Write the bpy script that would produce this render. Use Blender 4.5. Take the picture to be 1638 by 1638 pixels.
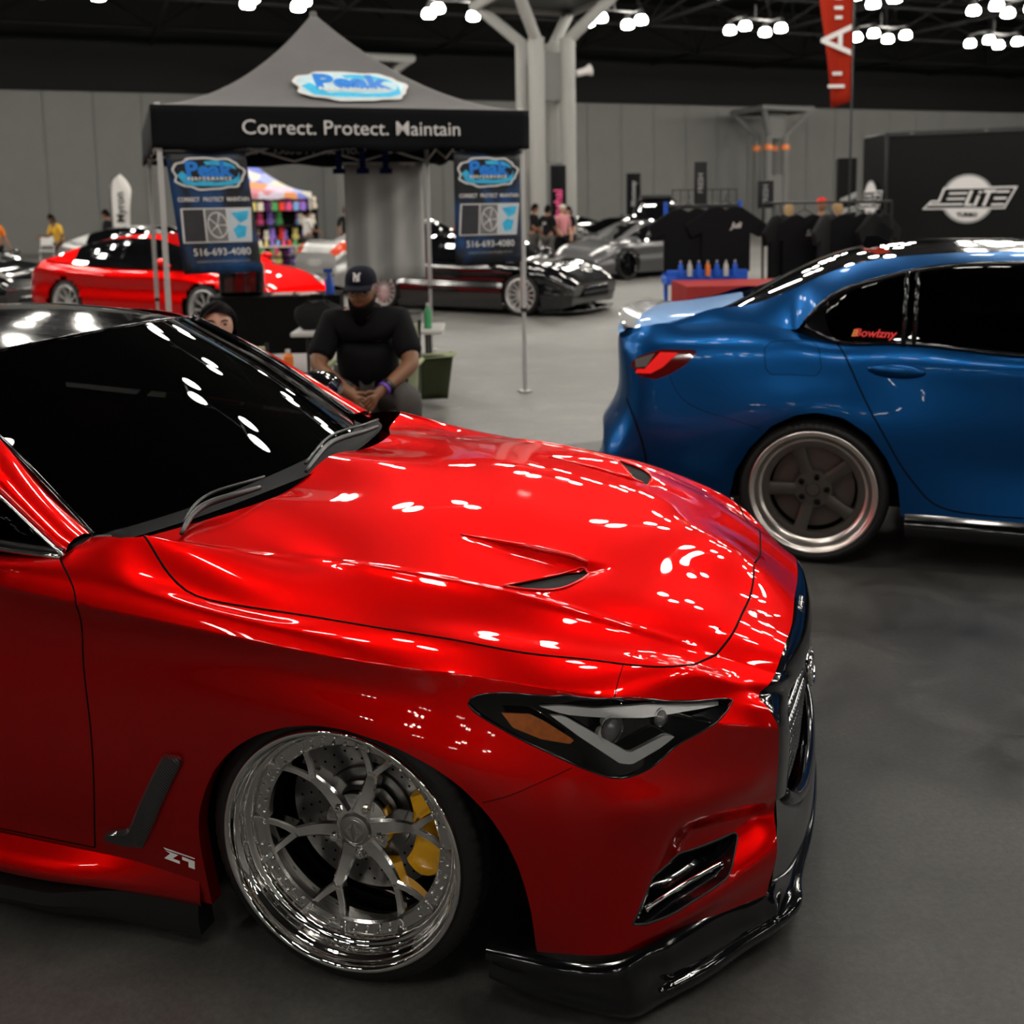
import bpy, bmesh, math, random
import numpy as np
from mathutils import Vector, Matrix
for o in list(bpy.data.objects): bpy.data.objects.remove(o)
SC = bpy.context.scene
COL = SC.collection
# ---------------------------------------------------------------- camera
cam_d = bpy.data.cameras.new('camera'); cam = bpy.data.objects.new('camera', cam_d); COL.objects.link(cam)
PITCH, ROLL = 0.1235, -0.0171
fw = Vector((0, math.cos(PITCH), -math.sin(PITCH))); up0 = Vector((0, math.sin(PITCH), math.cos(PITCH))); rt0 = Vector((1, 0, 0))
rt = math.cos(ROLL)*rt0 + math.sin(ROLL)*up0; up = -math.sin(ROLL)*rt0 + math.cos(ROLL)*up0
cam.matrix_world = Matrix(((rt.x, up.x, -fw.x, 0), (rt.y, up.y, -fw.y, 0), (rt.z, up.z, -fw.z, 1.655), (0, 0, 0, 1)))
cam_d.sensor_fit = 'HORIZONTAL'; cam_d.sensor_width = 36.0; cam_d.lens = 36.0*1661.3/1638
cam_d.shift_y = (533.8-819)/1638
cam_d.clip_start = 0.05; cam_d.clip_end = 300
cam_d.dof.use_dof = True; cam_d.dof.focus_distance = 2.45; cam_d.dof.aperture_fstop = 3.4; cam_d.dof.aperture_blades = 9
SC.camera = cam
# ---------------------------------------------------------------- world, exposure
W = bpy.data.worlds.new('hall_air'); SC.world = W; W.use_nodes = True
W.node_tree.nodes['Background'].inputs[0].default_value = (0.9, 0.95, 1.0, 1); W.node_tree.nodes['Background'].inputs[1].default_value = 0.006
vs = SC.view_settings; vs.view_transform = 'Standard'; vs.look = 'None'; vs.exposure = 0.22; vs.gamma = 1.0; vs.use_curve_mapping = False
LAMP_POWER = 52.0      # emission strength of every high bay lamp diffuser
HALL = math.radians(22.0); LAMP_Z = 8.0
# ---------------------------------------------------------------- materials
def nmat(name):
    m = bpy.data.materials.new(name); m.use_nodes = True; nt = m.node_tree
    return m, nt, nt.nodes['Principled BSDF']
def mat(name, col, rough=.5, metal=0., coat=0., coat_r=.03, spec=.5, emit=None, es=0., noise=None, bump=None, trans=0., sheen=0., ns=20.):
    m, nt, b = nmat(name); I = b.inputs
    I['Base Color'].default_value = (*col, 1); I['Roughness'].default_value = rough; I['Metallic'].default_value = metal
    if rough >= .6 and spec == .5: spec = .10
    I['Coat Weight'].default_value = coat; I['Coat Roughness'].default_value = coat_r; I['Specular IOR Level'].default_value = spec
    I['Transmission Weight'].default_value = trans
    if sheen: I['Sheen Weight'].default_value = sheen
    if emit: I['Emission Color'].default_value = (*emit, 1); I['Emission Strength'].default_value = es
    if noise or bump:
        tc = nt.nodes.new('ShaderNodeTexCoord'); nz = nt.nodes.new('ShaderNodeTexNoise'); nz.inputs['Scale'].default_value = ns; nz.inputs['Detail'].default_value = 6
        nt.links.new(tc.outputs['Object'], nz.inputs['Vector'])
        if noise:
            mx = nt.nodes.new('ShaderNodeMix'); mx.data_type = 'RGBA'
            mx.inputs[6].default_value = (*col, 1); mx.inputs[7].default_value = (*[min(1, c*(1+noise)+.003) for c in col], 1)
            nt.links.new(nz.outputs[0], mx.inputs[0]); nt.links.new(mx.outputs[2], I['Base Color'])
        if bump:
            bp = nt.nodes.new('ShaderNodeBump'); bp.inputs['Strength'].default_value = bump; bp.inputs['Distance'].default_value = .01
            nt.links.new(nz.outputs[0], bp.inputs['Height']); nt.links.new(bp.outputs[0], I['Normal'])
    return m
def paint(name, col, rough, metal, coat, flake=.0, spec=.5):
    m, nt, b = nmat(name); I = b.inputs
    I['Base Color'].default_value = (*col, 1); I['Roughness'].default_value = rough; I['Metallic'].default_value = metal
    I['Coat Weight'].default_value = coat; I['Coat Roughness'].default_value = .02; I['Coat IOR'].default_value = 1.36
    I['Specular Tint'].default_value = (*[min(1, c*1.2+.02) for c in col], 1) if metal > .5 else (1, 1, 1, 1)
    if flake:
        tc = nt.nodes.new('ShaderNodeTexCoord'); v = nt.nodes.new('ShaderNodeTexVoronoi'); v.inputs['Scale'].default_value = 900
        nt.links.new(tc.outputs['Object'], v.inputs['Vector'])
        bp = nt.nodes.new('ShaderNodeBump'); bp.inputs['Strength'].default_value = flake; bp.inputs['Distance'].default_value = .0006
        nt.links.new(v.outputs['Distance'], bp.inputs['Height']); nt.links.new(bp.outputs[0], I['Normal'])
    return m
def glassy(name, tint=.05, fres=1.45, rough=.0):
    m, nt, b = nmat(name); nt.nodes.remove(b); out = nt.nodes['Material Output']
    tr = nt.nodes.new('ShaderNodeBsdfTransparent'); tr.inputs[0].default_value = (tint if isinstance(tint, tuple) else (tint, tint, tint))+(1,)
    gl = nt.nodes.new('ShaderNodeBsdfGlossy'); gl.inputs['Roughness'].default_value = rough
    fr = nt.nodes.new('ShaderNodeFresnel'); fr.inputs[0].default_value = fres
    mx = nt.nodes.new('ShaderNodeMixShader')
    nt.links.new(fr.outputs[0], mx.inputs[0]); nt.links.new(tr.outputs[0], mx.inputs[1]); nt.links.new(gl.outputs[0], mx.inputs[2]); nt.links.new(mx.outputs[0], out.inputs[0])
    return m
def carbon(name):
    m, nt, b = nmat(name); I = b.inputs
    tc = nt.nodes.new('ShaderNodeTexCoord'); w = nt.nodes.new('ShaderNodeTexWave'); w.wave_type = 'BANDS'; w.bands_direction = 'DIAGONAL'
    w.inputs['Scale'].default_value = 70; nt.links.new(tc.outputs['Object'], w.inputs['Vector'])
    cr = nt.nodes.new('ShaderNodeValToRGB'); cr.color_ramp.elements[0].color = (.004, .004, .004, 1); cr.color_ramp.elements[1].color = (.06, .06, .06, 1)
    nt.links.new(w.outputs[0], cr.inputs[0]); nt.links.new(cr.outputs[0], I['Base Color'])
    I['Roughness'].default_value = .35; I['Metallic'].default_value = .5; I['Coat Weight'].default_value = 1.; I['Coat Roughness'].default_value = .05
    return m
M = {}
M['red'] = paint('candy_red_paint', (.62, .0012, .0008), .36, .93, 1.0)
M['red'].node_tree.nodes['Principled BSDF'].inputs['Specular Tint'].default_value = (1, .10, .08, 1)
M['blue'] = paint('satin_blue_paint', (.003, .062, .22), .33, .85, .25)
M['blue'].node_tree.nodes['Principled BSDF'].inputs['Specular Tint'].default_value = (.6, .8, 1, 1)
M['black_gloss'] = mat('gloss_black', (.003, .003, .004), .10, coat=.6, spec=.3)
M['black_satin'] = mat('satin_black', (.006, .006, .007), .38)
M['black_matte'] = mat('matte_black', (.004, .004, .004), .85, spec=.2)
M['rubber'] = mat('tyre_rubber', (.008, .008, .008), .55, spec=.35, bump=.15, ns=120)
M['chrome'] = mat('chrome', (.82, .81, .79), .045, 1.)
M['polished'] = mat('polished_aluminium', (.62, .61, .59), .16, 1.)
M['brushed'] = mat('brushed_alloy', (.42, .41, .39), .34, 1.)
M['disc'] = mat('brake_disc_steel', (.17, .165, .16), .36, 1., noise=.4, ns=60)
M['dark_metal'] = mat('dark_metal', (.05, .05, .05), .4, .8)
M['yellow'] = mat('yellow_caliper', (.80, .40, .005), .3, coat=.4)
M['glass'] = glassy('tinted_glass', .035, 1.5)
M['clear'] = glassy('clear_lens', .93, 1.35)
M['amber'] = mat('amber_reflector', (.42, .095, .004), .3, coat=.6, noise=1.6, ns=70)
M['lamp_white'] = mat('lamp_light_pipe', (.95, .95, .95), .4, .0, coat=.5)
M['carbon'] = carbon('carbon_fibre')
M['white_ink'] = mat('white_lettering', (.75, .74, .72), .6)
M['grey_ink'] = mat('grey_lettering', (.30, .30, .30), .5)
M['gap'] = mat('panel_gap', (.002, .002, .002), .9, spec=.1)
M['cabin'] = mat('cabin_trim', (.012, .012, .013), .8, spec=.2)
M['wiper'] = mat('wiper_plastic', (.016, .016, .017), .42)
# ---------------------------------------------------------------- helpers
def link(o, parent=None):
    COL.objects.link(o)
    if parent is not None: o.parent = parent
    return o
def tag(o, label=None, cat=None, group=None, kind=None):
    if label: o['label'] = label
    if cat: o['category'] = cat
    if group: o['group'] = group
    if kind: o['kind'] = kind
    return o
def thing(name, label, cat, loc=(0, 0, 0), rz=0., group=None):
    o = bpy.data.objects.new(name, None); o.empty_display_size = .1; o.location = loc; o.rotation_euler = (0, 0, rz); link(o)
    return tag(o, label, cat, group)
def mesh_obj(name, verts, faces, m, parent=None, smooth=True, mats=None, fm=None, sharp=None):
    me = bpy.data.meshes.new(name); me.from_pydata([tuple(map(float, v)) for v in verts], [], [tuple(int(i) for i in f) for f in faces])
    for mm in (mats or [m]): me.materials.append(mm)
    if fm is not None: me.polygons.foreach_set('material_index', np.array(fm, dtype=np.int32))
    me.polygons.foreach_set('use_smooth', np.full(len(me.polygons), bool(smooth)))
    me.update()
    if sharp: me.set_sharp_from_angle(angle=math.radians(sharp))
    return link(bpy.data.objects.new(name, me), parent)
class MB:
    """collects shapes that become ONE mesh"""
    def __init__(s): s.v = []; s.f = []; s.m = []
    def add(s, vs, fs, mi=0):
        b = len(s.v); s.v += [tuple(v) for v in vs]; s.f += [tuple(b+i for i in f) for f in fs]; s.m += [mi]*len(fs); return s
    def box(s, c, d, rz=0., mi=0, rx=0., ry=0.):
        x, y, z = [k/2 for k in d]; R = Matrix.Rotation(rz, 3, 'Z') @ Matrix.Rotation(ry, 3, 'Y') @ Matrix.Rotation(rx, 3, 'X'); c = Vector(c)
        vs = [c+R @ Vector((a*x, b*y, e*z)) for a in (-1, 1) for b in (-1, 1) for e in (-1, 1)]
        return s.add(vs, [(0, 1, 3, 2), (4, 6, 7, 5), (0, 4, 5, 1), (2, 3, 7, 6), (0, 2, 6, 4), (1, 5, 7, 3)], mi)
    def tube(s, pts, r, n=10, mi=0, closed=False, cap=True):
        pts = [Vector(p) for p in pts]; k = len(pts); rr = r if hasattr(r, '__len__') else [r]*k
        rings = []; prev = None
        for i, p in enumerate(pts):
            a = pts[i-1] if (i or closed) else p; c = pts[(i+1) % k] if (i < k-1 or closed) else p
            t = (c-a).normalized() if (c-a).length > 1e-9 else Vector((0, 0, 1))
            if prev is None:
                u = t.orthogonal().normalized()
            else:
                u = (prev-t*prev.dot(t)); u = u.normalized() if u.length > 1e-6 else t.orthogonal().normalized()
            prev = u; w = t.cross(u)
            rings.append([p+rr[i]*(math.cos(2*math.pi*j/n)*u+math.sin(2*math.pi*j/n)*w) for j in range(n)])
        vs = [v for g in rings for v in g]; fs = []
        for i in range(k if closed else k-1):
            i2 = (i+1) % k
            for j in range(n): fs.append((i*n+j, i*n+(j+1) % n, i2*n+(j+1) % n, i2*n+j))
        if not closed and cap: fs += [tuple(range(n))[::-1], tuple((k-1)*n+j for j in range(n))]
        return s.add(vs, fs, mi)
    def lathe(s, prof, n=48, T=None, mi=0, a0=0., a1=2*math.pi, closed=False):
        """prof: (radius, axial) about local Z, T maps to place"""
        full = abs(a1-a0-2*math.pi) < 1e-6; k = n if full else n+1
        vs = []
        for i in range(k):
            a = a0+(a1-a0)*i/n
            for r, z in prof:
                p = Vector((r*math.cos(a), r*math.sin(a), z)); vs.append(T @ p if T else p)
        m_ = len(prof); fs = []
        for i in range(n):
            i2 = (i+1) % k
            for j in range(m_ if closed else m_-1):
                j2 = (j+1) % m_
                fs.append((i*m_+j, i2*m_+j, i2*m_+j2, i*m_+j2))
        return s.add(vs, fs, mi)
    def prism(s, poly, z0, z1, T=None, mi=0):
        n = len(poly); vs = [Vector((x, y, z0)) for x, y in poly]+[Vector((x, y, z1)) for x, y in poly]
        if T: vs = [T @ v for v in vs]
        return s.add(vs, [tuple(range(n))[::-1], tuple(range(n, 2*n))]+[(i, (i+1) % n, n+(i+1) % n, n+i) for i in range(n)], mi)
    def build(s, name, m, parent=None, smooth=True, sharp=35, mats=None, bevel=0.):
        o = mesh_obj(name, s.v, s.f, m, parent, smooth, mats, s.m if mats else None, sharp)
        bm = bmesh.new(); bm.from_mesh(o.data); bmesh.ops.recalc_face_normals(bm, faces=bm.faces); bm.to_mesh(o.data); bm.free()
        if sharp: o.data.set_sharp_from_angle(angle=math.radians(sharp))
        if bevel:
            md = o.modifiers.new('bevel', 'BEVEL'); md.width = bevel; md.segments = 2; md.limit_method = 'ANGLE'
        return o
def text_mesh(txt, size=1., align='CENTER', ext=0., bold=0., shear=0., sx=1.):
    cu = bpy.data.curves.new('t', 'FONT'); cu.body = txt; cu.size = size; cu.align_x = align; cu.align_y = 'CENTER'; cu.extrude = ext; cu.offset = bold; cu.shear = shear; cu.resolution_u = 3
    o = bpy.data.objects.new('t', cu); COL.objects.link(o)
    dg = bpy.context.evaluated_depsgraph_get(); dg.update()
    me = bpy.data.meshes.new_from_object(o.evaluated_get(dg)); bpy.data.objects.remove(o)
    vs = [(v.co.x*sx, v.co.y, v.co.z) for v in me.vertices]; fs = [tuple(p.vertices) for p in me.polygons]
    return vs, fs
def put_text(name, txt, size, T, m, parent=None, **k):
    vs, fs = text_mesh(txt, size, **k)
    return mesh_obj(name, [T @ Vector(v) for v in vs], fs, m, parent, smooth=False)
def frame(o, x, y, z=None):
    """matrix with origin o and unit axes x (right), y (up)"""
    x = Vector(x).normalized(); y = Vector(y).normalized(); z = x.cross(y).normalized(); y = z.cross(x)
    return Matrix(((x.x, y.x, z.x, o[0]), (x.y, y.y, z.y, o[1]), (x.z, y.z, z.z, o[2]), (0, 0, 0, 1)))
def copy_tree(o, parent=None, name=None):
    c = o.copy(); COL.objects.link(c); c.parent = parent
    for ch in list(o.children): copy_tree(ch, c)
    return c
def rr2d(w, h, r, n=5):
    """rounded rectangle outline"""
    P_ = []
    for cx, cy, a in ((w/2-r, h/2-r, 0), (-w/2+r, h/2-r, 90), (-w/2+r, -h/2+r, 180), (w/2-r, -h/2+r, 270)):
        for i in range(n+1):
            t = math.radians(a+90*i/n); P_.append((cx+r*math.cos(t), cy+r*math.sin(t)))
    return P_
M['dark_chrome'] = mat('dark_chrome', (.34, .34, .345), .18, 1.)
M['polished_chrome'] = mat('polished_spokes', (.86, .85, .83), .12, 1.)
M['clear_glass'] = mat('lens_glass', (.25, .25, .25), .05, .2, coat=1.)
def vent_mesh_mat():
    m, nt, b = nmat('black_wire_mesh'); tc = nt.nodes.new('ShaderNodeTexCoord'); mp = nt.nodes.new('ShaderNodeMapping'); mp.inputs['Rotation'].default_value = (0, 0, math.radians(45))
    nt.links.new(tc.outputs['Object'], mp.inputs[0]); out = []
    for d in ('X', 'Y'):
        w = nt.nodes.new('ShaderNodeTexWave'); w.bands_direction = d; w.inputs['Scale'].default_value = 48; nt.links.new(mp.outputs[0], w.inputs[0]); out.append(w)
    mx = nt.nodes.new('ShaderNodeMath'); mx.operation = 'MAXIMUM'; nt.links.new(out[0].outputs['Fac'], mx.inputs[0]); nt.links.new(out[1].outputs['Fac'], mx.inputs[1])
    cr = nt.nodes.new('ShaderNodeValToRGB'); cr.color_ramp.elements[0].position = .94; cr.color_ramp.elements[0].color = (.002, .002, .002, 1); cr.color_ramp.elements[1].position = .985; cr.color_ramp.elements[1].color = (.05, .055, .055, 1)
    nt.links.new(mx.outputs[0], cr.inputs[0]); nt.links.new(cr.outputs[0], b.inputs['Base Color']); b.inputs['Roughness'].default_value = .7; b.inputs['Specular IOR Level'].default_value = .1
    return m
M['vent_mesh'] = vent_mesh_mat()
# ---------------------------------------------------------------- the hall
ch, sh = math.cos(HALL), math.sin(HALL)
def hall(a, b, z=0): return (-1.7+a*ch-b*sh, 36+a*sh+b*ch, z)       # a along the far wall, b towards it
def concrete():
    m, nt, b = nmat('polished_concrete'); tc = nt.nodes.new('ShaderNodeTexCoord'); L = nt.links
    def nz(s, d=8, r=.6, dist=0.):
        n = nt.nodes.new('ShaderNodeTexNoise'); n.inputs['Scale'].default_value = s; n.inputs['Detail'].default_value = d; n.inputs['Roughness'].default_value = r; n.inputs['Distortion'].default_value = dist; L.new(tc.outputs['Object'], n.inputs['Vector']); return n
    n1 = nz(.35, 5, .6, .6); n2 = nz(3.0, 10, .7, .4); n3 = nz(60, 6, .7)
    def ramp(n, p0, c0, p1, c1):
        r = nt.nodes.new('ShaderNodeValToRGB'); r.color_ramp.elements[0].position = p0; r.color_ramp.elements[0].color = (*c0, 1); r.color_ramp.elements[1].position = p1; r.color_ramp.elements[1].color = (*c1, 1); L.new(n.outputs[0], r.inputs[0]); return r
    r1 = ramp(n1, .3, (.075, .074, .071), .7, (.15, .147, .141)); r2 = ramp(n2, .3, (.50,)*3, .68, (1.25,)*3); n4 = nz(260, 2, .5); r4 = ramp(n4, .70, (0,)*3, .74, (.10,)*3); r3 = ramp(n3, .35, (.75,)*3, .62, (1.1,)*3)
    mx = nt.nodes.new('ShaderNodeMix'); mx.data_type = 'RGBA'; mx.blend_type = 'MULTIPLY'; mx.inputs[0].default_value = 1; L.new(r1.outputs[0], mx.inputs[6]); L.new(r2.outputs[0], mx.inputs[7])
    m2 = nt.nodes.new('ShaderNodeMix'); m2.data_type = 'RGBA'; m2.blend_type = 'MULTIPLY'; m2.inputs[0].default_value = 1; L.new(mx.outputs[2], m2.inputs[6]); L.new(r3.outputs[0], m2.inputs[7])
    sx = nt.nodes.new('ShaderNodeSeparateXYZ'); L.new(tc.outputs['Object'], sx.inputs[0])
    # straight joint between slabs; foreground shade is put into the nearer slab's darker colour
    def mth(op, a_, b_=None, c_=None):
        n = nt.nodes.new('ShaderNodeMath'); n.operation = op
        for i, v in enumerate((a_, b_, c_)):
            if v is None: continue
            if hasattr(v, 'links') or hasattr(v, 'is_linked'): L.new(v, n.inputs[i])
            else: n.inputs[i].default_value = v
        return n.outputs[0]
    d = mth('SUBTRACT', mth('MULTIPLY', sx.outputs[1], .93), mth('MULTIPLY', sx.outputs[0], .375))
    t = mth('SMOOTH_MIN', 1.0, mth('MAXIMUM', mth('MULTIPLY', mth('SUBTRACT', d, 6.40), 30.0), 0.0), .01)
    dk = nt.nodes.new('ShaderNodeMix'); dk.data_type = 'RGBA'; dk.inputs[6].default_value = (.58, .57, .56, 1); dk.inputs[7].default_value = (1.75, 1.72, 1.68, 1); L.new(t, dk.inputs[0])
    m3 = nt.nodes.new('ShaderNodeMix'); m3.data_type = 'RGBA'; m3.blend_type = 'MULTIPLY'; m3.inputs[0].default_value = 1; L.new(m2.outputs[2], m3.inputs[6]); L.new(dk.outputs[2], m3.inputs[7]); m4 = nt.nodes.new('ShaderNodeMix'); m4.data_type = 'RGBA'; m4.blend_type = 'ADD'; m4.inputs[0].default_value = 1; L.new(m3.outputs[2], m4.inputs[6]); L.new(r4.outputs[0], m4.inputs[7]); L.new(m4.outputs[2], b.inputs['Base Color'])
    rr_ = ramp(n2, .3, (.38,)*3, .75, (.62,)*3); L.new(rr_.outputs[0], b.inputs['Roughness'])
    bp = nt.nodes.new('ShaderNodeBump'); bp.inputs['Strength'].default_value = .12; bp.inputs['Distance'].default_value = .01; L.new(n3.outputs[0], bp.inputs['Height']); L.new(bp.outputs[0], b.inputs['Normal'])
    return m
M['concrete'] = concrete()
M['wall'] = mat('grey_wall_paint', (.165, .165, .157), .8, noise=.15, ns=1.5)
M['ceiling'] = mat('dark_ceiling', (.008, .008, .008), .9)
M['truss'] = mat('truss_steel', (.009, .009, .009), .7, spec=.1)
M['column'] = mat('column_paint', (.30, .30, .285), .6)
M['diffuser'] = mat('lamp_diffuser', (.9, .9, .85), .4, emit=(1., .95, .86), es=LAMP_POWER)
M['housing'] = mat('lamp_housing', (.10, .10, .10), .4, .5)
def struct(name, mb, m, **k):
    o = mb.build(name, m, None, **k); o['kind'] = 'structure'; return o
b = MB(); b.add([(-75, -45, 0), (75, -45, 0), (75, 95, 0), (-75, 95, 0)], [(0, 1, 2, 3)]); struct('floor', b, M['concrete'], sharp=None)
WB = 13.2
b = MB()                                                            # far wall: flat panels with narrow joints
for i in range(-30, 40):
    a0, a1 = i*1.9, i*1.9+1.86; p = [hall(a0, WB), hall(a1, WB), hall(a1, WB, 6.6), hall(a0, WB, 6.6)]; b.add(p, [(0, 1, 2, 3)])
p = [hall(-60, WB+.05), hall(80, WB+.05), hall(80, WB+.05, 12), hall(-60, WB+.05, 12)]; b.add(p, [(0, 1, 2, 3)])
struct('wall_far', b, M['wall'], sharp=None)
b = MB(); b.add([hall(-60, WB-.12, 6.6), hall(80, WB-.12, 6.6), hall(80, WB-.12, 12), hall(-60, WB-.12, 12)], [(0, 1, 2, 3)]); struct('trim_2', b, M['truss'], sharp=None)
for nm, q in (('wall_left', ((-60, WB), (-60, -85))), ('wall_right', ((75, -95), (75, WB))), ('wall_near', ((-60, -85), (75, -95)))):
    b = MB(); (a0, b0), (a1, b1) = q; b.add([hall(a0, b0), hall(a1, b1), hall(a1, b1, 12), hall(a0, b0, 12)], [(0, 1, 2, 3)]); struct(nm, b, M['wall'], sharp=None)
b = MB(); b.add([hall(-62, 17, 11.5), hall(77, 17, 11.5), hall(77, -97, 11.5), hall(-62, -97, 11.5)], [(0, 1, 2, 3)]); struct('ceiling', b, M['ceiling'], sharp=None)
# roof trusses (space frame) above the lamps
b = MB()
for i in range(-5, 8):
    for j in range(-3, 3):
        A = Vector(hall(i*6+3, j*6+3, 8.6)); B = Vector(hall(i*6+9, j*6+3, 8.6)); C = Vector(hall(i*6+3, j*6+9, 8.6)); D = Vector(hall(i*6+6, j*6+6, 11.0))
        for p, q, r in ((A, B, .07), (A, C, .07), (A, D, .055), (B, D, .055), (C, D, .055), (Vector(hall(i*6+9, j*6+9, 8.6)), D, .055), (D, D+Vector((6*ch, 6*sh, 0)), .07)): b.tube([p, q], r, 6, cap=False)
struct('trim_1', b, M['truss'], sharp=None)
# high bay lights in clusters of four
def cluster_proto():
    t = thing('high_bay_light', 'x', 'light', (0, 0, 0)); b = MB()
    for x, y in ((-.8, 0), (.8, 0)): b.tube([(x, -.55, .48), (x, .55, .48)], .025, 6)
    b.tube([(-.8, 0, .48), (.8, 0, .48)], .03, 6); b.tube([(0, 0, .48), (0, 0, 1.0)], .03, 6); b.build('hanger_frame', M['housing'], t)
    for x, y in ((-.8, -.5), (-.8, .5), (.8, -.5), (.8, .5)):
        b = MB(); T = Matrix.Translation((x, y, 0)); b.lathe([(.14, .255), (.12, .30), (.10, .42), (.03, .50), (0, .50)], 20, T); h = b.build('lamp', M['housing'], t)
        b = MB(); b.lathe([(.22, .08), (.214, .02), (.18, -.02), (.10, -.04), (0, -.045)], 20, T); b.lathe([(.22, .08), (.205, .16), (.17, .23), (.13, .26)], 20, T); b.build('diffuser', M['diffuser'], h)
    return t
CL = cluster_proto(); first = True
seen = {(-2, 0): 'pair of lit lamps high above the tent side, leftmost in the hall', (-1, 0): 'lit lamp cluster peeping out beside the grey tent peak', (0, 0): 'lit lamp cluster between tent peak and white column head',
        (1, 0): 'lit lamp cluster just right of the white column head', (2, 0): 'lit lamp cluster above the small far column', (3, 0): 'lit lamp cluster just right of the red flag foot', (4, 0): 'lower lit lamp cluster above the black trailer corner',
        (1, -1): 'highest lit lamp cluster near the top edge, over the far column', (2, -1): 'lit lamp cluster beside the red flag top', (3, -1): 'upper lit lamp cluster above the black trailer'}
SPOTS = [(a, c) for a in range(-5, 8) for c in range(-8, 1)]+[(a, c) for a in range(-8, 6, 2) for c in (-9, -11, -13)]  # sparse rows far behind the camera are added for chrome reflections and side light
for a, c in SPOTS:
    if True:
        if -9 < c <= -7 or (-9 < c and a <= -5 and c <= -4) or (c == -6 and a > 0) or (a <= -3 and c == -5): continue
        o = CL if first else copy_tree(CL); first = False
        o.location = hall(a*6, c*6, LAMP_Z); o.rotation_euler = (0, 0, HALL+math.radians(0)); lab = seen.get((a, c))
        o['label'] = lab or 'lit high bay lamp cluster hanging in the hall roof out of view'
        if not lab: o['group'] = 'high bay light clusters beyond the frame'
        else: o['group'] = 'high bay light clusters in view'
# ---------------------------------------------------------------- surface machinery for the two near cars
def nat(x, Y):
    n = len(x); A = np.zeros((n, n)); R = np.zeros((n,)+Y.shape[1:]); A[0, 0] = A[-1, -1] = 1
    for i in range(1, n-1):
        h0 = x[i]-x[i-1]; h1 = x[i+1]-x[i]
        A[i, i-1] = h0; A[i, i] = 2*(h0+h1); A[i, i+1] = h1
        R[i] = 6*((Y[i+1]-Y[i])/h1-(Y[i]-Y[i-1])/h0)
    return np.linalg.solve(A, R.reshape(n, -1)).reshape(R.shape)
def basis(x, t):
    n = len(x); D = nat(x, np.eye(n)); i = np.clip(np.searchsorted(x, t, side='right')-1, 0, n-2)
    h = x[i+1]-x[i]; a = (x[i+1]-t)/h; b = (t-x[i])/h; I = np.eye(n)
    return a[:, None]*I[i]+b[:, None]*I[i+1]+(((a**3-a)*h*h/6)[:, None]*D[i]+((b**3-b)*h*h/6)[:, None]*D[i+1])
def spline_pts(pts, n):
    pts = np.array(pts, float); x = np.r_[0, np.cumsum(np.linalg.norm(np.diff(pts, axis=0), axis=1))]
    return basis(x, np.linspace(0, x[-1], n)) @ pts
def in_poly(px, py, poly):
    poly = np.array(poly, float); inside = np.zeros(px.shape, bool); n = len(poly); j = n-1
    for i in range(n):
        xi, yi = poly[i]; xj, yj = poly[j]
        c = ((yi > py) != (yj > py)) & (px < (xj-xi)*(py-yi)/(yj-yi+1e-15)+xi); inside ^= c; j = i
    return inside
def snap_mesh(nr, nc, r_rng, c_rng, drop, polys):
    """param grid whose vertices are moved onto the polygons' outlines; returns params (n,2), triangles/quads, region of each face"""
    R, C = np.meshgrid(np.linspace(*r_rng, nr), np.linspace(*c_rng, nc), indexing='ij')
    V = np.stack([R.ravel(), C.ravel()], 1); idx = np.arange(nr*nc).reshape(nr, nc)
    q = np.stack([idx[:-1, :-1], idx[1:, :-1], idx[1:, 1:], idx[:-1, 1:]], -1).reshape(-1, 4)
    snapped = np.zeros(len(V), bool); hr = (r_rng[1]-r_rng[0])/(nr-1); hc = (c_rng[1]-c_rng[0])/(nc-1)
    E = np.concatenate([q[:, [0, 1]], q[:, [1, 2]], q[:, [2, 3]], q[:, [3, 0]], q[:, [0, 2]], q[:, [1, 3]]]); E.sort(1); E = np.unique(E, axis=0)
    for name, poly in polys:
        poly = np.array(poly, float)
        for it in range(3):
            ins = in_poly(V[:, 0], V[:, 1], poly); loc = snapped_on(V, poly, hr, hc)
            ed = E[(ins[E[:, 0]] != ins[E[:, 1]]) & ~loc[E[:, 0]] & ~loc[E[:, 1]]]
            if it == 2: ed = ed[:0]
            a, b = V[ed[:, 0]], V[ed[:, 1]]
            lo = np.zeros(len(ed)); hi = np.ones(len(ed)); sa = ins[ed[:, 0]]
            for _ in range(14):
                mid = (lo+hi)/2; p = a+(b-a)*mid[:, None]; same = in_poly(p[:, 0], p[:, 1], poly) == sa
                lo = np.where(same, mid, lo); hi = np.where(same, hi, mid)
            t = (lo+hi)/2; p = a+(b-a)*t[:, None]; which = np.where(t < .5, ed[:, 0], ed[:, 1])
            dist = np.minimum(t, 1-t); order = np.argsort(-dist)
            for k in order:
                w = which[k]
                if snapped[w]:
                    w = ed[k, 0] if w == ed[k, 1] else ed[k, 1]
                    if snapped[w]: continue
                V[w] = p[k]; snapped[w] = True
    faces = []; cen = []
    on = snapped
    for f in q:
        s = on[f]
        if s.any():
            if s[0] and s[2]: tr = ((0, 1, 2), (0, 2, 3))
            elif s[1] and s[3]: tr = ((0, 1, 3), (1, 2, 3))
            else: tr = ((0, 1, 2), (0, 2, 3)) if (f[0] % 2 == 0) else ((0, 1, 3), (1, 2, 3))
            for t in tr: faces.append(tuple(f[list(t)]))
        else: faces.append(tuple(f))
    cen = np.array([V[list(f)].mean(0) for f in faces])
    return V, faces, cen
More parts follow.
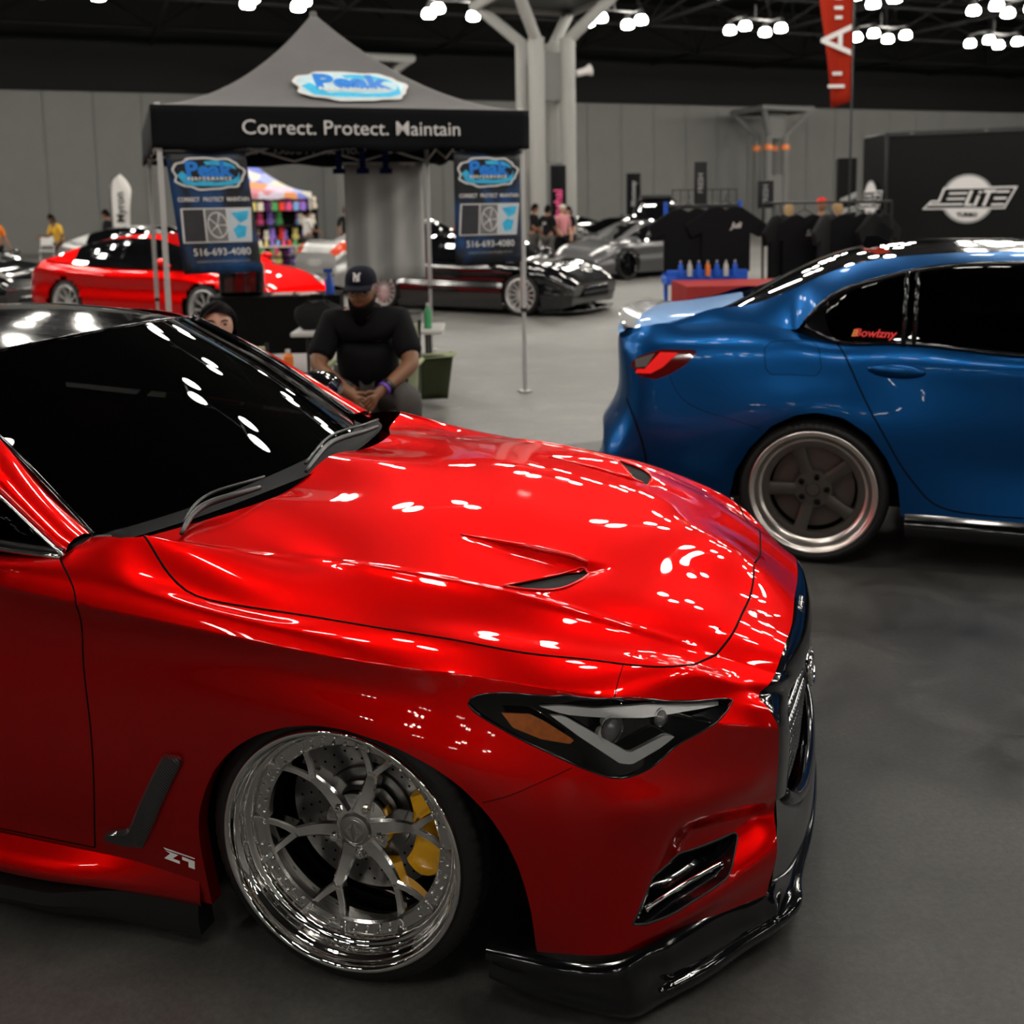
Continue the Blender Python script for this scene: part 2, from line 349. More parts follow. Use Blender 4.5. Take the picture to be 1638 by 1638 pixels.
def snapped_on(V, poly, hr, hc):
    """vertices lying on the outline (scaled distance below 2 percent of a cell)"""
    S = np.array([1/hr, 1/hc]); X = V*S; P_ = poly*S; out = np.zeros(len(V), bool)
    lo = P_.min(0)-1; hi = P_.max(0)+1; m = np.where(((X > lo) & (X < hi)).all(1))[0]; X = X[m]; d = np.full(len(m), 9.)
    for i in range(len(P_)):
        a = P_[i-1]; b = P_[i]; ab = b-a; L = ab @ ab
        if L < 1e-12: continue
        t = np.clip((X-a) @ ab/L, 0, 1); d = np.minimum(d, np.linalg.norm(X-a-t[:, None]*ab, axis=1))
    out[m] = d < .02
    return out
def grid_normals(P3, faces):
    N = np.zeros_like(P3)
    for k in (3, 4):
        F = np.array([f for f in faces if len(f) == k])
        if len(F) == 0: continue
        n = np.cross(P3[F[:, 1]]-P3[F[:, 0]], P3[F[:, 2]]-P3[F[:, 0]]) if k == 3 else np.cross(P3[F[:, 2]]-P3[F[:, 0]], P3[F[:, 3]]-P3[F[:, 1]])
        for j in range(k): np.add.at(N, F[:, j], n)
    return N/np.maximum(np.linalg.norm(N, axis=1), 1e-12)[:, None]
def panel(name, P3, N3, faces, m, parent, mirror=False, thick=.0, flip=False, both=False):
    """one mesh from a subset of the big grid; keeps the normals of the whole so panels shade as one skin"""
    faces = np.array([tuple(f)+(-1,)*(4-len(f)) for f in faces]); used = np.unique(faces[faces >= 0]); mp = -np.ones(len(P3)+1, int); mp[used] = np.arange(len(used))
    v = P3[used].copy(); n = N3[used].copy(); fs = [tuple(mp[i] for i in f if i >= 0) for f in faces]
    if flip: n = -n; fs = [f[::-1] for f in fs]
    v2, n2, f2 = v*[1, -1, 1], n*[1, -1, 1], [f[::-1] for f in fs]
    if both: b = len(v); fs = fs+[tuple(b+i for i in f) for f in f2]; v = np.concatenate([v, v2]); n = np.concatenate([n, n2])
    elif mirror: v, n, fs = v2, n2, f2
    o = mesh_obj(name, v, fs, m, parent)
    nn = np.empty((len(o.data.loops), 3)); li = np.empty(len(o.data.loops), dtype=np.int32); o.data.loops.foreach_get('vertex_index', li)
    o.data.normals_split_custom_set([tuple(x) for x in n[li]])
    if both:
        bm = bmesh.new(); bm.from_mesh(o.data); bm.free()
    return o
QP = np.array([[(0,0,0),(0,0,0),(0,0,0),(0,0,0),(-1.2700,-0.7500,0.9000),(-1.2200,-0.7900,0.9000),(-1.1928,-0.8132,0.8762),(-1.1999,-0.8559,0.8628),(-1.2039,-0.8768,0.8328),(-1.2003,-0.8684,0.7011),(-1.1999,-0.8920,0.5751),(-1.2000,-0.9130,0.4355),(-1.2000,-0.9131,0.2896),(-1.2001,-0.8895,0.1516)],[(0,0,0),(0,0,0),(0,0,0),(0,0,0),(-0.9700,-0.7500,0.8700),(-0.9200,-0.7900,0.8720),(-0.8993,-0.8191,0.8579),(-0.8999,-0.8583,0.8497),(-0.9012,-0.8834,0.8082),(-0.9000,-0.8716,0.7011),(-0.9000,-0.8926,0.5811),(-0.9000,-0.9122,0.4418),(-0.9000,-0.9121,0.2917),(-0.9000,-0.8901,0.1470)],[(0,0,0),(0,0,0),(0,0,0),(0,0,0),(-0.7600,-0.7100,0.8840),(-0.7000,-0.7800,0.8880),(-0.6697,-0.8175,0.8720),(-0.6606,-0.8609,0.8378),(-0.6589,-0.8890,0.7873),(-0.6599,-0.8759,0.7020),(-0.6600,-0.8952,0.5897),(-0.6600,-0.9131,0.4507),(-0.6600,-0.9124,0.2947),(-0.6599,-0.8919,0.1418)],[(-0.4785,-0.0000,0.9241),(-0.4694,-0.2032,0.8973),(-0.4672,-0.3889,0.8974),(-0.5344,-0.5439,0.8891),(-0.5754,-0.7368,0.9005),(-0.5673,-0.7542,0.8983),(-0.5061,-0.8201,0.8437),(-0.4997,-0.8649,0.8221),(-0.4976,-0.8922,0.7763),(-0.4999,-0.8812,0.7032),(-0.5000,-0.9008,0.5995),(-0.5000,-0.9167,0.4607),(-0.5000,-0.9151,0.2978),(-0.4997,-0.8952,0.1376)],[(-0.2919,-0.0000,0.9121),(-0.2844,-0.2023,0.8973),(-0.2818,-0.3864,0.8896),(-0.3080,-0.5377,0.8746),(-0.2537,-0.6583,0.8493),(-0.3215,-0.7545,0.8522),(-0.2991,-0.8315,0.8047),(-0.2978,-0.8712,0.7991),(-0.2966,-0.8976,0.7632),(-0.2999,-0.8910,0.7029),(-0.3001,-0.9132,0.6128),(-0.3001,-0.9260,0.4740),(-0.3001,-0.9226,0.3017),(-0.2994,-0.9022,0.1354)],[(-0.0990,-0.0000,0.8948),(-0.0956,-0.2019,0.8894),(-0.0943,-0.3842,0.8773),(-0.1027,-0.5364,0.8621),(-0.0854,-0.6501,0.8463),(-0.1055,-0.7552,0.8228),(-0.0999,-0.8328,0.7940),(-0.0958,-0.8739,0.7806),(-0.0966,-0.9015,0.7510),(-0.1001,-0.9021,0.6960),(-0.1003,-0.9274,0.6157),(-0.1002,-0.9373,0.4775),(-0.1002,-0.9319,0.3003),(-0.0990,-0.9098,0.1407)],[(0.0986,-0.0000,0.8696),(0.0992,-0.2022,0.8688),(0.0995,-0.3808,0.8545),(0.0993,-0.5286,0.8410),(0.0982,-0.6414,0.8303),(0.1012,-0.7447,0.7970),(0.0985,-0.8228,0.7820),(0.1073,-0.8683,0.7610),(0.1027,-0.8956,0.7402),(0.0996,-0.9069,0.6758),(0.0995,-0.9347,0.5941),(0.0998,-0.9431,0.4580),(0.0998,-0.9364,0.2872),(0.1015,-0.9131,0.1540)],[(0.2782,-0.0000,0.8411),(0.2777,-0.2020,0.8400),(0.2774,-0.3730,0.8252),(0.2797,-0.5124,0.8141),(0.2801,-0.6195,0.8032),(0.2830,-0.7190,0.7708),(0.2771,-0.7968,0.7613),(0.2891,-0.8500,0.7376),(0.2792,-0.8723,0.7297),(0.2792,-0.8959,0.6402),(0.2794,-0.9250,0.5482),(0.2798,-0.9328,0.4175),(0.2801,-0.9264,0.2646),(0.2818,-0.9057,0.1693)],[(0.4188,-0.0000,0.8153),(0.4180,-0.1993,0.8102),(0.4168,-0.3602,0.7963),(0.4181,-0.4917,0.7861),(0.4199,-0.5938,0.7690),(0.4216,-0.6832,0.7448),(0.4166,-0.7566,0.7377),(0.4262,-0.8194,0.7117),(0.4160,-0.8383,0.7026),(0.4192,-0.8657,0.5989),(0.4196,-0.8940,0.4997),(0.4200,-0.9009,0.3772),(0.4208,-0.8966,0.2436),(0.4212,-0.8846,0.1736)],[(0.5406,-0.0000,0.7883),(0.5399,-0.1925,0.7760),(0.5373,-0.3420,0.7642),(0.5362,-0.4651,0.7544),(0.5379,-0.5603,0.7299),(0.5385,-0.6375,0.7150),(0.5381,-0.7006,0.7127),(0.5348,-0.7733,0.6835),(0.5362,-0.7886,0.6602),(0.5400,-0.8129,0.5589),(0.5403,-0.8380,0.4593),(0.5405,-0.8426,0.3463),(0.5419,-0.8424,0.2292),(0.5379,-0.8471,0.1649)],[(0.6442,-0.0000,0.7564),(0.6436,-0.1813,0.7369),(0.6392,-0.3198,0.7286),(0.6354,-0.4338,0.7193),(0.6363,-0.5200,0.6907),(0.6344,-0.5873,0.6823),(0.6372,-0.6372,0.6866),(0.6124,-0.7131,0.6576),(0.6380,-0.7238,0.6180),(0.6418,-0.7415,0.5275),(0.6416,-0.7608,0.4332),(0.6413,-0.7611,0.3300),(0.6429,-0.7666,0.2256),(0.6214,-0.7836,0.1610)],[(0.7290,0.0000,0.7172),(0.7287,-0.1679,0.6955),(0.7230,-0.2962,0.6912),(0.7168,-0.4009,0.6829),(0.7158,-0.4787,0.6518),(0.7099,-0.5391,0.6487),(0.7081,-0.5819,0.6511),(0.6791,-0.6473,0.6297),(0.7213,-0.6530,0.5814),(0.7243,-0.6626,0.5051),(0.7235,-0.6734,0.4195),(0.7222,-0.6681,0.3258),(0.7240,-0.6802,0.2310),(0.6903,-0.7043,0.1585)],[(0.8045,0.0000,0.6660),(0.8050,-0.1536,0.6515),(0.7992,-0.2719,0.6514),(0.7915,-0.3669,0.6445),(0.7849,-0.4352,0.6166),(0.7756,-0.4918,0.6141),(0.7653,-0.5315,0.6109),(0.7536,-0.5749,0.5958),(0.7958,-0.5786,0.5476),(0.7974,-0.5788,0.4870),(0.7958,-0.5787,0.4127),(0.7932,-0.5670,0.3286),(0.7951,-0.5862,0.2420),(0.7706,-0.6115,0.1510)],[(0.8587,-0.0000,0.6228),(0.8601,-0.1426,0.6175),(0.8547,-0.2532,0.6204),(0.8462,-0.3408,0.6148),(0.8342,-0.4019,0.5911),(0.8226,-0.4564,0.5875),(0.8048,-0.4950,0.5793),(0.8263,-0.5174,0.5640),(0.8498,-0.5217,0.5225),(0.8501,-0.5142,0.4746),(0.8478,-0.5047,0.4099),(0.8440,-0.4878,0.3331),(0.8455,-0.5128,0.2524),(0.8292,-0.5396,0.1417)]])
QC = {
'shut': [(2.98,4.77),(3.15,5.45),(3.34,5.87),(3.63,6.12),(3.97,6.05),(4.66,5.94),(5.65,6.0),(6.73,6.0),(7.42,6.07),(8.48,6.0),(9.38,6.07),(10.0,5.95),(10.48,5.12),(10.87,4.13),(11.25,3.11),(11.33,1.66),(11.36,0.33),(11.32,0.06)],
'door': [(1.62,6.21),(1.91,7.32),(2.03,8.17),(2.04,9.39),(2.2,10.47),(2.25,11.42),(2.13,12.5)],
'doorb': [(0.97,12.53),(1.37,12.53),(2.13,12.5)],
'seamlow': [(8.44,9.25),(7.93,9.72),(7.53,10.1),(7.21,10.35)],
'seamup': [(9.07,6.04),(9.09,6.54),(9.1,7.28)],
'lamp': [(6.96,8.61),(7.0,8.45),(7.12,8.35),(7.52,8.2),(8.23,8.04),(9.09,7.28),(10.1,7.17),(11.38,7.05),(12.04,6.9),(11.77,7.4),(11.15,7.94),(10.65,8.31),(10.32,8.51),(10.01,8.78),(9.74,9.04),(9.4,9.23),(9.16,9.3),(8.85,9.27),(8.55,9.2),(8.07,9.08),(7.55,8.95),(7.21,8.82),(7.02,8.7)],
'fog': [(9.81,11.25),(10.48,11.19),(11.79,11.39),(11.86,11.49),(11.51,11.84),(11.37,11.95),(10.49,12.01),(9.65,12.18),(9.41,12.12),(9.56,11.71)],
'vent': [(6.84,3.74),(7.12,3.16),(7.47,2.47),(7.78,2.13),(7.86,2.24),(7.83,2.85),(7.52,3.43),(7.13,3.67)],
'fvent': [(3.43,10.88),(3.63,10.89),(3.64,11.0),(3.19,11.98),(3.03,12.28),(2.75,12.32),(2.36,12.27),(2.4,12.18),(2.56,12.11),(2.8,12.05),(2.91,11.91)],
'badge': [(3.31,12.25),(3.74,12.27),(3.73,12.41),(3.29,12.41)],
'foot': [(1.62,6.21),(1.77,5.21),(2.03,4.3),(2.28,4.59),(2.57,4.97),(2.85,4.93),(2.98,4.77)],
'arch': [(3.83,13.0),(3.81,12.54),(3.79,12.09),(3.79,11.79),(3.84,11.54),(3.9,11.34),(4.02,11.05),(4.18,10.8),(4.38,10.58),(4.6,10.39),(4.92,10.19),(5.29,10.02),(5.6,9.96),(5.88,9.96),(6.13,9.96),(6.37,10.01),(6.66,10.09),(6.95,10.23),(7.27,10.49),(7.44,10.7),(7.55,10.87),(7.68,11.13),(7.78,11.43),(7.85,11.76),(7.88,12.19),(7.89,12.96)],
'pipe': [(7.96,8.33),(8.27,8.19),(8.85,8.07),(9.84,7.53),(11.02,7.28),(11.97,7.05),(11.77,7.3),(10.67,7.66),(9.7,8.07),(8.85,8.27),(8.32,8.37)],
'drl': [(8.13,8.47),(8.32,8.41),(9.26,8.82),(9.38,8.87),(10.05,8.43),(10.25,8.44),(10.12,8.59),(9.42,9.06),(9.22,9.07),(8.56,8.73)],
'amber': [(7.43,8.65),(7.82,8.53),(8.09,8.62),(8.49,8.81),(8.43,8.89),(8.01,8.92),(7.6,8.85)],
'proj': [(9.1,8.46)],
'proj2': [(10.01,8.05)],
'hoodrear': [(3.0,0),(3.0,1),(3.0,2),(3.0,3),(3.0,4),(3.0,4.5),(3.0,4.77)],
}
def evalsurf(P, r, c):
    r = np.asarray(r, float).ravel(); c = np.asarray(c, float).ravel(); Wc = np.zeros((len(c), 14)); xs = np.arange(14.)
    m0 = (c < 4); wx = wy = None
    if m0.any():
        B = basis(np.arange(-4., 5.), c[m0]); wx = np.zeros((m0.sum(), 14)); wy = wx.copy()
        for k in range(9):
            j = abs(k-4); wx[:, j] += B[:, k]; wy[:, j] += B[:, k]*(1 if k >= 4 else -1)
    for a, b in ((4, 8), (8, 13)):
        m = (c >= a) & ((c < b) if b < 13 else (c <= b+1e-9))
        if m.any(): Wc[m, a:b+1] = basis(np.arange(a, b+1.), c[m])
    Bf = basis(xs, r); Bh = np.zeros((len(r), 14)); Bh[:, 3:] = basis(xs[3:], np.maximum(r, 3.))
    C = np.einsum('ni,ijk->njk', Bf, P); Hd = np.einsum('ni,ijk->njk', Bh, P); C[c < 4] = Hd[c < 4]
    out = np.einsum('nj,njk->nk', Wc, C)
    if m0.any():
        out[m0, 0] = (wx*C[m0][:, :, 0]).sum(1); out[m0, 2] = (wx*C[m0][:, :, 2]).sum(1); out[m0, 1] = (wy*C[m0][:, :, 1]).sum(1)
    return out
TRI = np.array([(5.637, 2.131), (7.80, 1.99), (6.74, 3.80)])     # the scooped hollow ahead of each bonnet vent
def q_point(rc):
    rc = np.atleast_2d(np.array(rc, float)); X = evalsurf(QP, rc[:, 0], rc[:, 1])
    a, b, d = TRI; T_ = np.linalg.inv(np.array([b-a, d-a]).T); uv = (rc-a) @ T_.T; u, v = uv[:, 0], uv[:, 1]; s = u+v
    w = np.where((u > 0) & (v > 0), 1., 0.)
    f = np.clip(u, 0, 1)/np.maximum(s, 1e-6)                     # 1 on the ridge side
    ff = np.clip(f, 0, 1); dep = w*.019*np.clip(s, 0, 1)**1.2*ff*ff*(3-2*ff)*np.clip(v*9, 0, 1)
    past = np.clip((s-1)/.30, 0, 1); dep = dep*(1-past*past*(3-2*past))
    X[:, 2] -= dep
    X[:, 2] += .0045*np.exp(-((rc[:, 1]-4)/.13)**2)*np.clip((rc[:, 0]-3.3)/.8, 0, 1)*np.clip((10.9-rc[:, 0])/1.2, 0, 1)
    # bumper corner: hollow around the fog lamp, ridge under it
    r, c = rc[:, 0], rc[:, 1]; diag = np.interp(c, [9.6, 10.13, 10.91, 11.56, 12.0, 13], [10.6, 10.23, 9.81, 9.45, 9.37, 9.35])
    e = np.clip((r-diag)/.9, 0, 1); e = e*e*(3-2*e); sm = lambda t: np.clip(t, 0, 1)**2*(3-2*np.clip(t, 0, 1))
    hollow = sm((c-np.interp(r, [10.2, 11.4, 12.7], [10.0, 10.3, 10.75]))/.7)*sm((12.05-c)/.75); fade = sm((13.3-r)/1.0)
    ridge = np.exp(-((c-12.25)/.42)**2)
    off = e*(-.034*hollow*fade+.010*ridge)
    under = np.exp(-((c-9.9)/.45)**2)*sm((r-8.6)/1.)*sm((12.9-r)/1.)*.008
    X += np.array([.62, -.78, .0])*(off+under)[:, None]
    return X
def q_normal(rc, e=.02):
    rc = np.atleast_2d(np.array(rc, float)); a = q_point(rc+[e, 0]); b = q_point(rc-[e, 0]); c = q_point(np.clip(rc+[0, e], 0, 13)); d = q_point(np.clip(rc-[0, e], 0, 13))
    n = np.cross(a-b, c-d); n /= np.maximum(np.linalg.norm(n, axis=1), 1e-12)[:, None]
    return n*np.where((n @ np.array([.3, -1, 1.])) < 0, -1, 1)[:, None]
def q_line(rc, n=40, off=0.):
    rc = spline_pts(rc, n) if n else np.array(rc, float)
    return q_point(rc)+q_normal(rc)*off
def resample(rc, k):
    rc = np.array(rc, float); x = np.r_[0, np.cumsum(np.linalg.norm(np.diff(rc, axis=0), axis=1))]; t = np.linspace(0, x[-1], k)
    return np.stack([np.interp(t, x, rc[:, 0]), np.interp(t, x, rc[:, 1])], 1)
def wheel_frame(x, y, z, camber, toe, side=-1):
    """local Z = outward, X = forward-ish, Y = up"""
    n0 = Vector((math.sin(toe), side*math.cos(toe), 0)); n = (n0*math.cos(camber)+Vector((0, 0, 1))*math.sin(camber)).normalized()
    upv = (Vector((0, 0, 1))-n*n.z).normalized(); xx = upv.cross(n)
    return Matrix(((xx.x, upv.x, n.x, x), (xx.y, upv.y, n.y, y), (xx.z, upv.z, n.z, z), (0, 0, 0, 1)))

def build_coupe():
    root = thing('coupe', 'candy red lowered coupe with bonnet vents and a chrome deep dish wheel, nearest car', 'car', (-0.0894, 2.8758, 0), -0.3088)
    shut = list(QC['shut']); door = QC['door']; doorb = QC['doorb']
    hood_poly = [(2.5, -1), (2.5, 4.78)]+shut+[(11.327, -1)]
    door_poly = [(-1, 12.53)]+list(doorb)[:-1]+list(door)[::-1]+[(1.6, 5.5), (-1, 5.5)]
    foot_poly = [(-1, 3.5), (-1, 6.02), (1.61, 6.05), (1.77, 5.18), (2.03, 4.4), (2.3, 4.62), (2.59, 4.95), (2.87, 4.92), (2.999, 4.77), (2.999, 3.5)]
    bump_poly = [(9.07, 5.5), (9.07, 6.5), (9.078, 7.212), (8.8, 8.2)]+list(QC['seamlow'])+[(7.2, 13.5), (13.5, 13.5), (13.5, -1), (10.9, -1), (10.9, 3), (10, 5.5)]
    arch = resample(QC['arch'], 60); arch_poly = list(map(tuple, arch))+[(arch[-1][0]+.02, 13.6), (arch[0][0]-.02, 13.6)]
    lamp = QC['lamp']; fog = QC['fog']; vent = QC['vent']
    polys = [('foot', foot_poly), ('arch', arch_poly), ('lamp', lamp), ('fog', fog), ('vent', vent), ('hood', hood_poly), ('door', door_poly), ('bump', bump_poly)]
    V, faces, cen = snap_mesh(196, 170, (0, 13), (0, 13), None, polys)
    P3 = q_point(V); P3[V[:, 1] < 1e-9, 1] = 0
    I = lambda p: in_poly(cen[:, 0], cen[:, 1], p)
    missing = ((cen[:, 0] < 3) & (cen[:, 1] < 4)) | I(foot_poly)
    ins = {n: I(p) for n, p in polys}
    live = ~missing & ~ins['arch']
    N3 = grid_normals(P3, [f for f, k in zip(faces, live) if k]); 
    nn = q_normal([(6, 2)])[0]
    k0 = np.argmin(np.abs(V[:, 0]-6)+np.abs(V[:, 1]-2)); flip = (N3[k0] @ nn) < 0
    if flip: N3 = -N3
    N3[V[:, 1] < 1e-9, 1] = 0
    F = lambda mask: [f if not flip else f[::-1] for f, k in zip(faces, mask) if k]
    body = live & ~ins['lamp'] & ~ins['fog']
    hood = panel('bonnet', P3, N3, F(body & ins['hood'] & ~ins['vent']), M['red'], root, both=True)
    dr = panel('door', P3, N3, F(body & ins['door']), M['red'], root)
    bp = panel('front_bumper', P3, N3, F(body & ins['bump'] & ~ins['hood']), M['red'], root, both=True)
    fend = body & ~ins['hood'] & ~ins['door'] & ~ins['bump']
    fr_ = panel('front_fender', P3, N3, F(fend), M['red'], root)
    fl_ = panel('front_fender', P3, N3, F(fend), M['red'], root, mirror=True)
    panel('door', P3, N3, F(body & ins['door']), M['red'], root, mirror=True)
    # seams
    def seam(name, rc, parent, r=.0022, off=-.0008, n=60, mirror=False, m='gap'):
        b = MB(); pts = q_line(rc, n, off); b.tube(pts, r, 8)
        if mirror: b.tube([(p[0], -p[1], p[2]) for p in pts], r, 8)
        return b.build(name, M[m], parent, sharp=None)
    seam('shut_line', [(3.0, 4.70)]+shut[1:13]+shut[13:], hood, .0028, n=90, mirror=True)
    seam('shut_line', [(1.60, 6.0)]+list(door), dr, .0024)
    seam('shut_line', [(0, 12.53), (1, 12.53), (2.12, 12.507)], dr, .002, n=20)
    seam('shut_line', QC['seamlow'], fr_, .0013, n=20); seam('shut_line', QC['seamup'], fr_, .0014, n=16)
    seam('shut_line', [(1.619, 6.163), (1.8, 5.3), (2.0, 4.45)], fr_, .0013, n=12)
    # rolled edges that give the skins thickness
    b = MB(); a = q_point(arch); na = np.array([0, 1, 0.]); b_ = []
    for k in range(len(a)): b_.append([a[k], a[k]+[0, .012, 0]-np.array([0, 0, 0]), a[k]+np.array([0, .035, 0])])
    n_ = len(a); vs = [p for row in b_ for p in row]; fs = []
    for i in range(n_-1):
        for j in range(2): fs.append((i*3+j, (i+1)*3+j, (i+1)*3+j+1, i*3+j+1))
    b.add(vs, fs); b.build('arch_lip', M['red'], fr_, sharp=None)
    # wheel well: a dark liner
    b = MB(); vs = []; fs = []
    c0 = np.array([.02, 0, .28])
    for k in range(n_):
        p = a[k]; q = c0+(p-c0)*[1.12, 0, 1.12]; vs += [(p[0], p[1]+.03, p[2]), (q[0], p[1]+.05, q[2]), (q[0], -.52, q[2]), (c0[0]+(q[0]-c0[0])*.05, -.50, .3)]
    for i in range(n_-1):
        for j in range(3): fs.append((i*4+j, (i+1)*4+j, (i+1)*4+j+1, i*4+j+1))
    b.add(vs, fs); b.build('wheel_well', M['black_matte'], root, sharp=None)
    # vents
    for sgn in (1, -1):
        vm = live & ins['vent']; used = F(vm); Pv = P3.copy(); Pv[:, 2] -= .004
        if sgn < 0: o = panel('bonnet_vent', Pv, N3, used, M['vent_mesh'], root, mirror=True)
        else: o = panel('bonnet_vent', Pv, N3, used, M['vent_mesh'], root)
        b = MB(); vv = list(vent); pts = q_line(vv+[vv[0]], 60, .0012); b.tube([(p[0], sgn*p[1], p[2]) for p in pts], .0032, 8); b.build('vent_lip', M['red'], o, sharp=None)
        b = MB()                                              # raised hood over the opening
        top = q_line([(5.9, 2.13), (6.75, 2.06), (7.4, 2.01), (7.80, 2.02)], 24, .001); b.tube([(p[0], sgn*p[1], p[2]) for p in top], [.001+.006*min(1, i/10)*(1 if i < 21 else .6) for i in range(24)], 10)
        b.build('vent_ridge', M['red'], o, sharp=None)
    # ---- headlight
    for sgn in (1, -1):
        S = lambda pts: [(p[0], sgn*p[1], p[2]) for p in pts]
        hl = panel('headlight', P3, N3, F(live & ins['lamp']), M['clear'], root, mirror=sgn < 0)
        inward = np.array([-.035, .05, -.004])
        Pb = P3.copy(); Nn = N3.copy(); dist = np.ones(len(P3))
        # depth falls to zero at the outline so the bowl closes on it
        lam = np.array(lamp); d = np.full(len(V), 9.)
        for i in range(len(lam)):
            A_, B_ = lam[i-1], lam[i]; ab = B_-A_; t = np.clip((V-A_) @ ab/(ab @ ab), 0, 1); d = np.minimum(d, np.linalg.norm((V-A_-t[:, None]*ab)*[1, 1], axis=1))
        dep = np.clip(d/.35, 0, 1)[:, None]; nv = np.array([.50, -.84, .20]); nv = nv/np.linalg.norm(nv); Pb = P3-nv*(.002+.055*dep)
        li_ = np.where(in_poly(V[:, 0], V[:, 1], np.array(lamp)))[0]; quad = lambda q: np.stack([np.ones(len(q)), q[:, 0], q[:, 1], q[:, 0]**2, q[:, 0]*q[:, 1], q[:, 1]**2], 1); Cq = np.linalg.lstsq(quad(V[li_]-[9, 8]), P3[li_], rcond=None)[0]; q_smooth = lambda q: quad(np.atleast_2d(np.array(q, float))-[9, 8]) @ Cq
        panel('lamp_housing', Pb, N3, F(live & ins['lamp']), M['black_gloss'], hl, mirror=sgn < 0)
        def inset(name, rc, off, m, thick=.006, k=60):
            rc = resample(list(rc)+[rc[0]], k)[:-1]; cc = rc.mean(0)
            front = (q_smooth(rc)*.75+q_point(rc)*.25)-nv*(off+.006); back = front-nv*thick
            # triangulate with a centre fan per ear: use bmesh polygon fill
            me = bpy.data.meshes.new(name); bm = bmesh.new()
            vf = [bm.verts.new(S([p])[0]) for p in front]; vb = [bm.verts.new(S([p])[0]) for p in back]
            n = len(vf)
            for i in range(n): bm.faces.new((vf[i], vf[(i+1) % n], vb[(i+1) % n], vb[i]))
            f = bm.faces.new(vf); bmesh.ops.triangulate(bm, faces=[f], ngon_method='BEAUTY'); bmesh.ops.recalc_face_normals(bm, faces=bm.faces)
            bm.to_mesh(me); bm.free(); me.materials.append(m); return link(bpy.data.objects.new(name, me), hl)
        inset('light_pipe', QC['pipe'], .010, M['lamp_white'], .012)
        inset('daytime_light', QC['drl'], .014, M['lamp_white'], .014)
        inset('side_reflector', QC['amber'], .010, M['amber'], .006)
        for key, rr in (('proj', .026), ('proj2', .018)):
            p = q_point([QC[key][0]])[0]-q_normal([QC[key][0]])[0]*.024; T = frame(S([p])[0], (0.55, 0.835*sgn*1., 0) if sgn > 0 else (.55, -.835, 0), (0, 0, 1)) if False else Matrix.Translation(S([p])[0]) @ Matrix.Rotation(math.radians(90), 4, 'Y')
            T = Matrix.Translation(S([p])[0]) @ Matrix.Rotation(math.radians(-35*sgn), 4, 'Z') @ Matrix.Rotation(math.radians(90), 4, 'Y')
            b = MB(); b.lathe([(0, .012), (rr*.5, .010), (rr*.85, .004), (rr*.95, -.006)], 24, T); o = b.build('projector_lens', M['clear_glass'], hl)
            b = MB(); b.lathe([(rr*.95, -.006), (rr*1.15, .003), (rr*1.2, -.01), (rr*.9, -.03)], 24, T); b.build('projector_bezel', M['chrome'], hl)
        b = MB(); b.tube(S(q_line(list(lamp)+[lamp[0]], 90, -.0005)), .0022, 8); b.build('lamp_seal', M['black_gloss'], hl, sharp=None)
    # ---- fog pocket
    for sgn in (1, -1):
        S = lambda p: (p[0], sgn*p[1], p[2])
        rc = resample(list(fog)+[fog[0]], 80)[:-1]; fo = q_point(rc); nrm = q_normal(rc); c = fo.mean(0); ax = np.array([-.75, .62, 0]); k = len(rc)
        back = c+(fo-c)*.86+ax*.055; b = MB(); vs = [S(p) for p in fo]+[S(p) for p in back]+[S(c+ax*.06)]
        fs = [(i, (i+1) % k, k+(i+1) % k, k+i) for i in range(k)]+[(k+i, k+(i+1) % k, 2*k) for i in range(k)]
        b.add(vs, fs); fp = b.build('fog_lamp_pocket', M['black_gloss'], root, sharp=60)
        b = MB(); b.tube([S(p) for p in np.concatenate([fo-nrm*.001, fo[:1]])], .0028, 8); b.build('pocket_trim', M['black_satin'], fp, sharp=None)
        fp_ = q_point(fog); A_ = fp_[7]*.80+fp_[0]*.20; B_ = fp_[5]*.72+fp_[2]*.28
        b = MB(); pts = [A_+(B_-A_)*t+ax*.016+np.array([0, 0, .004])*math.sin(t*3.1) for t in np.linspace(.03, .97, 14)]; b.tube([S(p) for p in pts], .0065, 10)
        b.build('fog_light_bar', M['chrome'], fp, sharp=None)
        b = MB(); C_ = [p+ax*f for p, f in ((fp_[8]*.95+fp_[2]*.05, .004), (fp_[9]*.97+fp_[2]*.03, .006), (fp_[9]*.35+fp_[0]*.62+fp_[5]*.03, .008), (fp_[0]*.5+fp_[7]*.42+fp_[5]*.08, .022), (fp_[8]*.35+fp_[7]*.62+fp_[0]*.03, .010))]
        b.add([S(p) for p in C_]+[S(p+ax*.004) for p in C_], [(0, 1, 2, 3, 4), (9, 8, 7, 6, 5)]+[(i, (i+1) % 5, 5+(i+1) % 5, 5+i) for i in range(5)]); b.build('chrome_accent', M['polished'], fp, sharp=20)
    # ---- grille: trim band, woven bars, emblem
    edge_rc = [(13, c) for c in np.linspace(0, 11, 50)]; E_ = q_point(edge_rc); cen_g = np.array([.86, 0, .43])
    def ring(scale, dx, push=0.):
        out = []
        for i, p in enumerate(E_):
            q = cen_g+(p-cen_g)*[1, scale, scale]; out.append(np.array([q[0]+dx*(1-.25*(abs(q[1])/.45)**2), q[1], q[2]]))
        return np.array(out)
    inn = spline_pts([(.893, 0, .515), (.892, -.05, .510), (.887, -.12, .502), (.876, -.20, .500), (.862, -.28, .505), (.854, -.325, .490), (.851, -.345, .45), (.850, -.342, .40), (.848, -.33, .34), (.846, -.30, .27)], len(E_))
    wid = [.0, .08, .25, .5, .75, .92, 1.0, 1.0]; hgt = [0, .008, .016, .020, .018, .010, .0, -.03]
